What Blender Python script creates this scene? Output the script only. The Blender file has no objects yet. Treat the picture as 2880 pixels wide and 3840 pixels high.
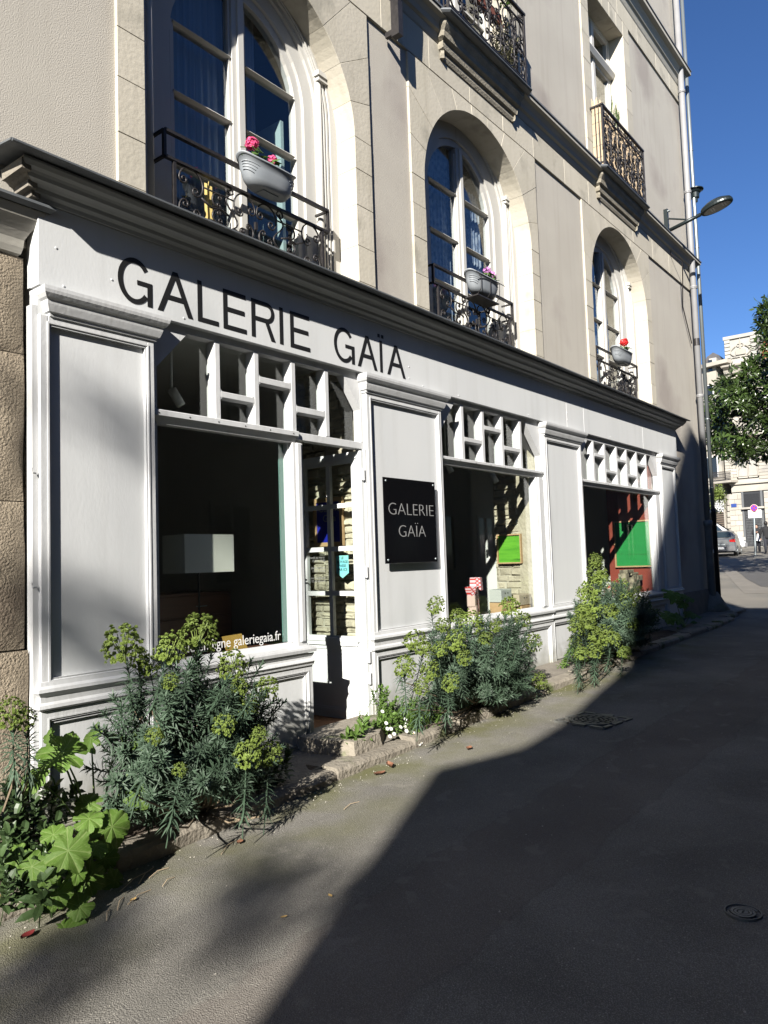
import bpy, bmesh, math, random
from math import sin, cos, pi, radians, sqrt, atan2
from mathutils import Vector, Matrix, noise as mnoise
random.seed(7)
R_ = random.Random(11)
scene = bpy.context.scene
COL = scene.collection

# ------------------------------------------------------------------ camera
# world: X runs along the shop front away from the camera, Y points into the building, Z up (0 = eye level)
D = 4.6
AX = Vector((0.61936016, 0.03027983, 0.78452287))
AY = Vector((-0.7844052, 0.06610722, 0.61671575))
AZ = Vector((-0.03318858, -0.99735298, 0.06469583))
FP = 2850.0
cam = bpy.data.cameras.new('camera')
cam.sensor_fit = 'VERTICAL'; cam.sensor_height = 36.0; cam.lens = 36.0 * FP / 3840
cam.clip_start = 0.05; cam.clip_end = 2000
camo = bpy.data.objects.new('camera', cam); COL.objects.link(camo)
camo.matrix_world = Matrix(((AX[0], -AX[1], -AX[2], 0), (AY[0], -AY[1], -AY[2], -D), (AZ[0], -AZ[1], -AZ[2], 0), (0, 0, 0, 1)))
scene.camera = camo

# ------------------------------------------------------------------ light
SUN = Vector((2.5, 1.0, -1.35)).normalized()          # travel direction of sunlight
sun = bpy.data.lights.new('sun', 'SUN'); sun.energy = 5.0; sun.angle = radians(0.53); sun.color = (1.0, 0.95, 0.87)
suno = bpy.data.objects.new('sun', sun); COL.objects.link(suno)
suno.rotation_euler = SUN.to_track_quat('-Z', 'Y').to_euler(); suno.location = (-30, -15, 30)
world = bpy.data.worlds.new('World'); scene.world = world; world.use_nodes = True
wn = world.node_tree; wn.nodes.clear()
wo = wn.nodes.new('ShaderNodeOutputWorld'); bg = wn.nodes.new('ShaderNodeBackground'); sk = wn.nodes.new('ShaderNodeTexSky')
sk.sky_type = 'NISHITA'; sk.sun_disc = False
sk.sun_elevation = math.asin(-SUN.z)
sk.sun_rotation = atan2(-SUN.x, -SUN.y)
sk.air_density = 1.0; sk.dust_density = 0.05; sk.ozone_density = 4.0; sk.altitude = 1800
bg.inputs[1].default_value = 0.051
hs_ = wn.nodes.new('ShaderNodeHueSaturation'); hs_.inputs['Saturation'].default_value = 1.14; hs_.inputs['Hue'].default_value = 0.508
wn.links.new(sk.outputs[0], hs_.inputs['Color']); wn.links.new(hs_.outputs[0], bg.inputs[0]); wn.links.new(bg.outputs[0], wo.inputs[0])
scene.view_settings.view_transform = 'Standard'; scene.view_settings.look = 'None'
scene.view_settings.exposure = 1.52; scene.view_settings.gamma = 1.0
scene.view_settings.use_curve_mapping = False
scene.render.engine = 'CYCLES'
scene.cycles.use_denoising = True
scene.cycles.max_bounces = 7; scene.cycles.diffuse_bounces = 2; scene.cycles.glossy_bounces = 3
scene.cycles.transparent_max_bounces = 12; scene.cycles.transmission_bounces = 4
scene.cycles.caustics_reflective = False; scene.cycles.caustics_refractive = False
scene.cycles.sample_clamp_indirect = 6

# ------------------------------------------------------------------ measuring helpers (photo pixels of the 2880x3840 frame -> points on real surfaces)
def ray(u, v):
    d = Vector((u - 1440, v - 1920, FP)); return Vector((AX.dot(d), AY.dot(d), AZ.dot(d)))
def atY(u, v, Y=0.0):
    d = ray(u, v); t = (Y + D) / d.y; return Vector((d.x * t, Y, d.z * t))
def atX(u, v, X):
    d = ray(u, v); t = X / d.x; return Vector((X, d.y * t - D, d.z * t))
def plane_hit(u, v, n, c):
    d = ray(u, v); o = Vector((0, -D, 0)); t = (c - n.dot(o)) / n.dot(d); return o + d * t
GX = [-60, -10, 2, 6.5, 9, 15, 25, 46, 51, 62, 80, 500]
GZ = [-3.0, -2.0, -1.72, -1.57, -1.5, -1.42, -1.15, -.34, -.2, .15, .6, 2.0]
def gz(X, Y=0):
    for i in range(len(GX) - 1):
        if X <= GX[i + 1]:
            t = max(0, (X - GX[i]) / (GX[i + 1] - GX[i])); return GZ[i] + (GZ[i + 1] - GZ[i]) * t
    return GZ[-1]
def ground_hit(u, v, off=0):
    d = ray(u, v).normalized(); t = 1.0
    while t < 200:
        p = d * t
        if p.z < gz(p.x) + off: return Vector((p.x, p.y - D, p.z))
        t += 0.01 if t < 30 else 0.05
    return Vector((p.x, p.y - D, p.z))

# ------------------------------------------------------------------ materials
ALB = .78
def nt_new(name):
    m = bpy.data.materials.new(name); m.use_nodes = True
    n = m.node_tree; n.nodes.clear()
    out = n.nodes.new('ShaderNodeOutputMaterial'); return m, n, out
def mat(name, col, rough=0.7, col2=None, nscale=4.0, namt=0.5, bump=0.0, bscale=60.0, metal=0.0, spec=0.4, rand=0.0, col3=None, n3=0.6, s3=0.7, stretch=None, bdist=0.01, detail=4, trans=0.0, streak=0.0, splash=0.0):
    col, col2, col3 = [tuple(c * ALB for c in q) if q else q for q in (col, col2, col3)]
    m, n, out = nt_new(name); L = n.links
    b = n.nodes.new('ShaderNodeBsdfPrincipled'); L.new(b.outputs[0], out.inputs[0])
    b.inputs['Roughness'].default_value = rough; b.inputs['Metallic'].default_value = metal
    b.inputs['Specular IOR Level'].default_value = spec
    tc = n.nodes.new('ShaderNodeTexCoord'); src = tc.outputs['Object']
    if stretch:
        mp = n.nodes.new('ShaderNodeMapping'); mp.inputs['Scale'].default_value = stretch; L.new(src, mp.inputs[0]); src = mp.outputs[0]
    c = (*col, 1); last = None
    if col2:
        t = n.nodes.new('ShaderNodeTexNoise'); t.inputs['Scale'].default_value = nscale; t.inputs['Detail'].default_value = detail; L.new(src, t.inputs['Vector'])
        r = n.nodes.new('ShaderNodeValToRGB'); r.color_ramp.elements[0].position = 0.5 - 0.5 * namt * 0.6; r.color_ramp.elements[1].position = 0.5 + 0.5 * namt * 0.6
        r.color_ramp.elements[0].color = c; r.color_ramp.elements[1].color = (*col2, 1); L.new(t.outputs[0], r.inputs[0]); last = r.outputs[0]
    if col3:
        t = n.nodes.new('ShaderNodeTexNoise'); t.inputs['Scale'].default_value = s3; t.inputs['Detail'].default_value = 5; L.new(src, t.inputs['Vector'])
        r = n.nodes.new('ShaderNodeMapRange'); r.inputs[1].default_value = n3; r.inputs[2].default_value = n3 + 0.12; L.new(t.outputs[0], r.inputs[0])
        mx = n.nodes.new('ShaderNodeMix'); mx.data_type = 'RGBA'; L.new(r.outputs[0], mx.inputs[0])
        if last: L.new(last, mx.inputs[6])
        else: mx.inputs[6].default_value = c
        mx.inputs[7].default_value = (*col3, 1); last = mx.outputs[2]
    if streak:
        mp2 = n.nodes.new('ShaderNodeMapping'); mp2.inputs['Scale'].default_value = (5, 5, .22); L.new(tc.outputs['Object'], mp2.inputs[0])
        t = n.nodes.new('ShaderNodeTexNoise'); t.inputs['Scale'].default_value = 1.6; t.inputs['Detail'].default_value = 6; L.new(mp2.outputs[0], t.inputs['Vector'])
        r = n.nodes.new('ShaderNodeMapRange'); r.inputs[1].default_value = .52; r.inputs[2].default_value = .72; r.inputs[4].default_value = streak; L.new(t.outputs[0], r.inputs[0])
        mx = n.nodes.new('ShaderNodeMix'); mx.data_type = 'RGBA'; L.new(r.outputs[0], mx.inputs[0]); L.new(last, mx.inputs[6]); mx.inputs[7].default_value = (col[0] * .55, col[1] * .52, col[2] * .48, 1); last = mx.outputs[2]
    if splash:
        sx = n.nodes.new('ShaderNodeSeparateXYZ'); L.new(tc.outputs['Object'], sx.inputs[0])
        t = n.nodes.new('ShaderNodeTexNoise'); t.inputs['Scale'].default_value = 9; t.inputs['Detail'].default_value = 7; L.new(tc.outputs['Object'], t.inputs['Vector'])
        a1 = n.nodes.new('ShaderNodeMath'); a1.operation = 'MULTIPLY_ADD'; a1.inputs[1].default_value = -.55; L.new(t.outputs[0], a1.inputs[0]); L.new(sx.outputs[2], a1.inputs[2])
        r = n.nodes.new('ShaderNodeMapRange'); r.inputs[1].default_value = -1.42; r.inputs[2].default_value = -1.85; r.inputs[4].default_value = splash; L.new(a1.outputs[0], r.inputs[0])
        mx = n.nodes.new('ShaderNodeMix'); mx.data_type = 'RGBA'; L.new(r.outputs[0], mx.inputs[0]); L.new(last, mx.inputs[6]); mx.inputs[7].default_value = (.17, .165, .12, 1); last = mx.outputs[2]
    if rand:
        oi = n.nodes.new('ShaderNodeObjectInfo'); hs = n.nodes.new('ShaderNodeHueSaturation')
        mr = n.nodes.new('ShaderNodeMapRange'); mr.inputs[3].default_value = 1 - rand; mr.inputs[4].default_value = 1 + rand
        L.new(oi.outputs['Random'], mr.inputs[0]); L.new(mr.outputs[0], hs.inputs['Value'])
        if last: L.new(last, hs.inputs['Color'])
        else: hs.inputs['Color'].default_value = c
        last = hs.outputs[0]
    if last: L.new(last, b.inputs['Base Color'])
    else: b.inputs['Base Color'].default_value = c
    if bump:
        t = n.nodes.new('ShaderNodeTexNoise'); t.inputs['Scale'].default_value = bscale; t.inputs['Detail'].default_value = 5; L.new(src, t.inputs['Vector'])
        bp = n.nodes.new('ShaderNodeBump'); bp.inputs['Strength'].default_value = bump; bp.inputs['Distance'].default_value = bdist
        L.new(t.outputs[0], bp.inputs['Height']); L.new(bp.outputs[0], b.inputs['Normal'])
    if trans:
        tr = n.nodes.new('ShaderNodeBsdfTranslucent'); ms = n.nodes.new('ShaderNodeMixShader'); ms.inputs[0].default_value = trans
        if last: L.new(last, tr.inputs[0])
        else: tr.inputs[0].default_value = c
        L.new(b.outputs[0], ms.inputs[1]); L.new(tr.outputs[0], ms.inputs[2]); L.new(ms.outputs[0], out.inputs[0])
    return m
def glass(name, tint=(0.9, 0.95, 0.93), gloss=1.0):
    m, n, out = nt_new(name); L = n.links
    t = n.nodes.new('ShaderNodeBsdfTransparent'); t.inputs[0].default_value = (*tint, 1)
    g = n.nodes.new('ShaderNodeBsdfGlossy'); g.inputs['Roughness'].default_value = 0.0; g.inputs[0].default_value = (1, 1, 1, 1)
    f = n.nodes.new('ShaderNodeLayerWeight'); f.inputs[0].default_value = .5
    pw = n.nodes.new('ShaderNodeMath'); pw.operation = 'POWER'; pw.inputs[1].default_value = 5.0; L.new(f.outputs['Facing'], pw.inputs[0])
    mu = n.nodes.new('ShaderNodeMath'); mu.operation = 'MULTIPLY_ADD'; mu.inputs[1].default_value = .9 * gloss; mu.inputs[2].default_value = .045 * gloss; mu.use_clamp = True
    ms = n.nodes.new('ShaderNodeMixShader'); L.new(pw.outputs[0], mu.inputs[0]); L.new(mu.outputs[0], ms.inputs[0])
    L.new(t.outputs[0], ms.inputs[1]); L.new(g.outputs[0], ms.inputs[2]); L.new(ms.outputs[0], out.inputs[0])
    return m
M = {}
M['paint'] = mat('grey_paint', (.60, .615, .62), .5, (.65, .66, .665), 1.6, .8, .25, 55, stretch=(1, 1, .4), col3=(.54, .555, .56), n3=.60, s3=.9, bdist=.003, streak=.13, splash=.8)
M['trim'] = mat('trim_paint', (.54, .55, .555), .5, (.60, .605, .61), 5, .8, .3, 35, stretch=(1, 1, .5), col3=(.34, .33, .30), n3=.70, s3=9, bdist=.006, streak=.25, splash=.9)
M['doorw'] = mat('white_door_paint', (.60, .62, .62), .4, (.66, .68, .68), 5, .8, .25, 20, stretch=(1, 1, .3), bdist=.005)
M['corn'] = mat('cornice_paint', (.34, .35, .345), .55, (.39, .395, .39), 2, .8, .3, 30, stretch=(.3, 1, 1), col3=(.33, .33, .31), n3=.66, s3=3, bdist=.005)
M['lead'] = mat('lead_sheet', (.10, .11, .12), .5, (.16, .17, .18), 5, .8, .3, 20, metal=.2, bdist=.004)
M['stucco'] = mat('stucco', (.435, .405, .355), .9, (.50, .47, .415), 1.1, .9, .5, 120, col3=(.34, .305, .275), n3=.55, s3=.55, bdist=.008, detail=6, streak=.16)
M['stone'] = mat('limestone', (.47, .435, .355), .85, (.54, .50, .42), 2.2, .9, .5, 26, rand=.07, col3=(.37, .345, .285), n3=.58, s3=2.5, bdist=.006, streak=.25)
M['mortar'] = mat('mortar', (.50, .46, .375), .95)
M['band'] = mat('moulded_stone', (.34, .325, .285), .85, (.42, .40, .35), 2, .9, .5, 24, stretch=(.4, 1, 1), col3=(.25, .24, .22), n3=.62, s3=1.2, bdist=.008)
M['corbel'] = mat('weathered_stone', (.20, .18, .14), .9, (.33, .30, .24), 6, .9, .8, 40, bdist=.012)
M['rough'] = mat('rough_ashlar', (.25, .205, .15), .95, (.37, .31, .23), 9, .9, .8, 70, rand=.08, col3=(.17, .135, .10), n3=.56, s3=2.4, bdist=.03, detail=8)
M['rubble'] = mat('rubble_stone', (.40, .35, .26), .95, (.55, .49, .38), 6, .9, 1.0, 22, rand=.15, bdist=.02)
M['wood'] = mat('window_wood', (.50, .49, .46), .55, (.57, .56, .53), 5, .8, .3, 16, stretch=(1, 1, .15), col3=(.40, .38, .34), n3=.68, s3=9, bdist=.005)
M['iron'] = mat('wrought_iron', (.022, .021, .022), .45, (.045, .04, .04), 30, .8, .3, 90, metal=.3, bdist=.003)
M['glass'] = glass('shop_glass', (.95, .975, .965), .85)
M['glassu'] = glass('window_glass', (.9, .93, .94), 1.15)
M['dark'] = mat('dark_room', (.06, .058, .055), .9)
M['room'] = mat('room_plaster', (.62, .61, .58), .9, (.68, .67, .64), 2, .8)
M['floor_in'] = mat('room_floor', (.10, .07, .05), .5, (.14, .10, .07), 6, .8, stretch=(.2, 2, 1))
M['black'] = mat('black_acrylic', (.004, .004, .005), .12, spec=.5)
M['letter'] = mat('black_letter_vinyl', (.012, .012, .012), .5)
M['silver'] = mat('cut_letter', (.26, .26, .26), .5)
M['zinc'] = mat('zinc', (.30, .34, .35), .42, (.40, .44, .45), 8, .8, metal=.75, stretch=(1, 1, .2))
M['greypipe'] = mat('grey_pipe_paint', (.24, .24, .245), .5, (.28, .28, .285), 4, .8, col3=(.15, .15, .15), n3=.64, s3=4)
M['castiron'] = mat('cast_iron_pipe', (.30, .31, .31), .6, (.22, .22, .22), 6, .8, .3, 30)
M['blackmetal'] = mat('dark_green_metal', (.018, .026, .028), .35, metal=.3)
M['lens'] = mat('lamp_lens', (.35, .34, .32), .15, spec=.6)
M['planter'] = mat('grey_plastic', (.25, .275, .30), .5, (.30, .32, .34), 8, .8)
M['soil'] = mat('soil', (.035, .025, .018), .95, (.07, .05, .035), 18, .8, 1.0, 40, bdist=.03)
M['kerb'] = mat('granite_kerb', (.20, .175, .14), .9, (.30, .27, .22), 8, .9, .9, 30, rand=.12, col3=(.10, .12, .045), n3=.57, s3=3.2, bdist=.02, detail=7)
M['stem'] = mat('green_stem', (.17, .24, .08), .7)
M['woodstem'] = mat('woody_stem', (.20, .15, .10), .9, (.28, .22, .15), 30, .8)
M['euph'] = mat('spurge_leaf', (.046, .082, .050), .55, (.090, .138, .088), 10, .9, rand=.28, trans=.22, spec=.35)
M['bract'] = mat('spurge_bract', (.17, .25, .055), .6, (.26, .33, .075), 30, .9, rand=.18, trans=.35, spec=.3)
M['rosette'] = mat('weed_leaf', (.085, .16, .03), .6, (.14, .23, .05), 14, .9, rand=.25, trans=.3, spec=.3)
M['darkleaf'] = mat('dark_leaf', (.035, .065, .022), .45, (.07, .115, .04), 8, .9, rand=.3, trans=.2, spec=.45)
M['petalw'] = mat('white_petal', (.80, .80, .78), .6, trans=.2)
M['yellow'] = mat('daisy_centre', (.6, .45, .04), .7)
M['pink'] = mat('pink_petal', (.78, .07, .22), .6, (.85, .14, .32), 40, .8, trans=.25)
M['lilac'] = mat('lilac_petal', (.55, .20, .55), .6, (.65, .30, .62), 40, .8, trans=.25)
M['red'] = mat('red_petal', (.65, .012, .015), .6, (.75, .03, .03), 40, .8, trans=.2)
M['deadleaf'] = mat('dead_leaf', (.15, .06, .032), .7, (.24, .12, .07), 20, .8, rand=.2)
M['reed'] = mat('reed', (.42, .31, .19), .8, (.62, .50, .36), 60, .9, stretch=(8, 8, .3))
M['curtain'] = mat('sheer_curtain', (.36, .42, .52), .9, (.50, .56, .64), 14, .8, stretch=(3, 1, .05), trans=.3)
M['lace'] = mat('lace_curtain', (.26, .32, .44), .9, (.62, .68, .76), 16, .35, trans=.3)
M['white'] = mat('white_plain', (.75, .75, .74), .6)
M['linen'] = mat('linen_shade', (.88, .88, .80), .9, (.98, .97, .89), 60, .8, .6, 90, stretch=(1, 1, 6), bdist=.01, trans=.15)
M['mahog'] = mat('dark_wood', (.12, .05, .03), .45, (.17, .075, .045), 6, .8, stretch=(.3, 1, 4))
M['oak'] = mat('pale_wood', (.42, .26, .13), .6, (.52, .35, .19), 10, .8, stretch=(1, 1, 5))
M['blue'] = mat('blue_print', (.008, .015, .30), .5)
M['card'] = mat('yellow_card', (.62, .38, .08), .7)
M['redwall'] = mat('rust_red_paint', (.21, .035, .018), .6, (.27, .05, .028), 3, .8)

# asphalt with moss towards the kerb, worn patches and a lighter repair strip
def asphalt():
    m, n, out = nt_new('asphalt'); L = n.links; b = n.nodes.new('ShaderNodeBsdfPrincipled'); L.new(b.outputs[0], out.inputs[0])
    b.inputs['Roughness'].default_value = .95; b.inputs['Specular IOR Level'].default_value = .12
    tc = n.nodes.new('ShaderNodeTexCoord'); P = tc.outputs['Object']
    def nz(s, d=4, vec=P):
        t = n.nodes.new('ShaderNodeTexNoise'); t.inputs['Scale'].default_value = s; t.inputs['Detail'].default_value = d; L.new(vec, t.inputs['Vector']); return t.outputs[0]
    def mr(src, a, bb, c=0, d=1):
        t = n.nodes.new('ShaderNodeMapRange'); t.inputs[1].default_value = a; t.inputs[2].default_value = bb; t.inputs[3].default_value = c; t.inputs[4].default_value = d; L.new(src, t.inputs[0]); return t.outputs[0]
    def mix(f, a, bb, mode='MIX'):
        t = n.nodes.new('ShaderNodeMix'); t.data_type = 'RGBA'; t.blend_type = mode
        if isinstance(f, float): t.inputs[0].default_value = f
        else: L.new(f, t.inputs[0])
        for i, q in ((6, a), (7, bb)):
            if isinstance(q, tuple): t.inputs[i].default_value = (*q, 1)
            else: L.new(q, t.inputs[i])
        return t.outputs[2]
    def math_(op, a, bb):
        t = n.nodes.new('ShaderNodeMath'); t.operation = op
        for i, q in ((0, a), (1, bb)):
            if isinstance(q, (int, float)): t.inputs[i].default_value = q
            else: L.new(q, t.inputs[i])
        return t.outputs[0]
    base = mix(mr(nz(1.3, 6), .35, .65), (.158, .150, .134), (.222, .211, .188))
    vo = n.nodes.new('ShaderNodeTexVoronoi'); vo.inputs['Scale'].default_value = 150; L.new(P, vo.inputs['Vector'])
    speck = mr(vo.outputs['Distance'], .12, .5, 1.45, .75)
    base = mix(1.0, base, speck, 'MULTIPLY') if False else base
    sc = n.nodes.new('ShaderNodeVectorMath'); sc.operation = 'SCALE'; L.new(base, sc.inputs[0]); L.new(speck, sc.inputs['Scale'])
    # pale aggregate chips
    vc = n.nodes.new('ShaderNodeTexVoronoi'); vc.inputs['Scale'].default_value = 75; L.new(P, vc.inputs['Vector'])
    sep = n.nodes.new('ShaderNodeSeparateColor'); L.new(vc.outputs['Color'], sep.inputs[0])
    chip = math_('MULTIPLY', mr(sep.outputs[0], .86, .9), mr(vc.outputs['Distance'], .30, .22))
    c1 = mix(chip, sc.outputs[0], (.29, .275, .24))
    sx = n.nodes.new('ShaderNodeSeparateXYZ'); L.new(P, sx.inputs[0])
    wob = mr(nz(.8, 3), .3, .7, -.25, .25)
    yy = math_('ADD', sx.outputs[1], wob)
    # repair strip with a seam along the lane
    wob2 = mr(nz(3.0, 5), .3, .7, -.05, .05); yy2 = math_('ADD', math_('ADD', sx.outputs[1], wob2), math_('MULTIPLY', sx.outputs[0], .02))
    seam = math_('MULTIPLY', mr(yy2, -2.72, -2.68), mr(yy2, -1.98, -2.02))
    c1 = mix(math_('MULTIPLY', seam, .30), c1, (.13, .105, .09))
    for y0 in (-2.0, -2.7):
        d = math_('ABSOLUTE', math_('SUBTRACT', yy2, y0), 0)
        c1 = mix(mr(d, .018, .004, 0, .18), c1, (.06, .056, .05))
    st_ = mr(nz(.55, 7), .52, .68)
    c1 = mix(math_('MULTIPLY', st_, .22), c1, (.085, .08, .072))
    st2 = mr(nz(5.5, 8), .60, .66)
    c1 = mix(math_('MULTIPLY', st2, .30), c1, (.26, .245, .215))
    # moss near the kerb
    moss = math_('MULTIPLY', mr(yy, -1.65, -.75), mr(nz(2.2, 6), .38, .62))
    xm = mr(sx.outputs[0], 16, 10)
    moss = math_('MULTIPLY', moss, xm)
    c1 = mix(math_('MULTIPLY', moss, .85), c1, (.105, .105, .042))
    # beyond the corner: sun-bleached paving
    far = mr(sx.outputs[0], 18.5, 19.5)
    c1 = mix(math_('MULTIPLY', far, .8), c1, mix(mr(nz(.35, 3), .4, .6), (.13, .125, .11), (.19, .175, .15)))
    L.new(c1, b.inputs['Base Color'])
    bp = n.nodes.new('ShaderNodeBump'); bp.inputs['Strength'].default_value = .8; bp.inputs['Distance'].default_value = .007
    hh = math_('ADD', math_('MULTIPLY', nz(140, 3), .8), math_('MULTIPLY', vo.outputs['Distance'], -.7))
    L.new(hh, bp.inputs['Height']); L.new(bp.outputs[0], b.inputs['Normal'])
    return m
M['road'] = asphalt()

def veined_leaf(name, c1, c2, lobes=7):
    m, n, out = nt_new(name); L = n.links; b = n.nodes.new('ShaderNodeBsdfPrincipled')
    b.inputs['Roughness'].default_value = .6; b.inputs['Specular IOR Level'].default_value = .3
    uv = n.nodes.new('ShaderNodeAttribute'); uv.attribute_name = 'vein'
    mx = n.nodes.new('ShaderNodeMix'); mx.data_type = 'RGBA'; mx.inputs[6].default_value = (*c1, 1); mx.inputs[7].default_value = (*c2, 1); L.new(uv.outputs['Fac'], mx.inputs[0])
    tc = n.nodes.new('ShaderNodeTexCoord'); t = n.nodes.new('ShaderNodeTexNoise'); t.inputs['Scale'].default_value = 60; L.new(tc.outputs['Object'], t.inputs['Vector'])
    oi = n.nodes.new('ShaderNodeObjectInfo'); hs = n.nodes.new('ShaderNodeHueSaturation'); mr = n.nodes.new('ShaderNodeMapRange'); mr.inputs[3].default_value = .75; mr.inputs[4].default_value = 1.2
    ad = n.nodes.new('ShaderNodeMath'); ad.operation = 'ADD'; m2 = n.nodes.new('ShaderNodeMath'); m2.operation = 'MULTIPLY_ADD'; m2.inputs[1].default_value = .6; m2.inputs[2].default_value = -.3
    L.new(t.outputs[0], m2.inputs[0]); L.new(m2.outputs[0], ad.inputs[0]); L.new(oi.outputs['Random'], ad.inputs[1]); L.new(ad.outputs[0], mr.inputs[0])
    L.new(mr.outputs[0], hs.inputs['Value']); L.new(mx.outputs[2], hs.inputs['Color']); L.new(hs.outputs[0], b.inputs['Base Color'])
    bp = n.nodes.new('ShaderNodeBump'); bp.inputs['Strength'].default_value = .3; bp.inputs['Distance'].default_value = .004; L.new(t.outputs[0], bp.inputs['Height']); L.new(bp.outputs[0], b.inputs['Normal'])
    tr = n.nodes.new('ShaderNodeBsdfTranslucent'); L.new(hs.outputs[0], tr.inputs[0]); ms = n.nodes.new('ShaderNodeMixShader'); ms.inputs[0].default_value = .38
    L.new(b.outputs[0], ms.inputs[1]); L.new(tr.outputs[0], ms.inputs[2]); L.new(ms.outputs[0], out.inputs[0])
    return m
M['holly'] = veined_leaf('hollyhock_leaf', (.088, .165, .024), (.19, .26, .085))

# ------------------------------------------------------------------ object helpers
def W(o):
    v = Vector((0, 0, 0))
    while o: v += o.location; o = o.parent
    return v
def link(name, data, parent=None, loc=None):
    o = bpy.data.objects.new(name, data); COL.objects.link(o)
    p = Vector(loc) if loc is not None else Vector((0, 0, 0))
    if parent:
        o.parent = parent; o.location = p - W(parent)
    else: o.location = p
    return o
def tag(o, label=None, cat=None, group=None, kind=None):
    if label: o['label'] = label
    if cat: o['category'] = cat
    if group: o['group'] = group
    if kind: o['kind'] = kind
    return o
def thing(name, loc, label, cat, group=None): return tag(link(name, None, None, loc), label, cat, group)

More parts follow.
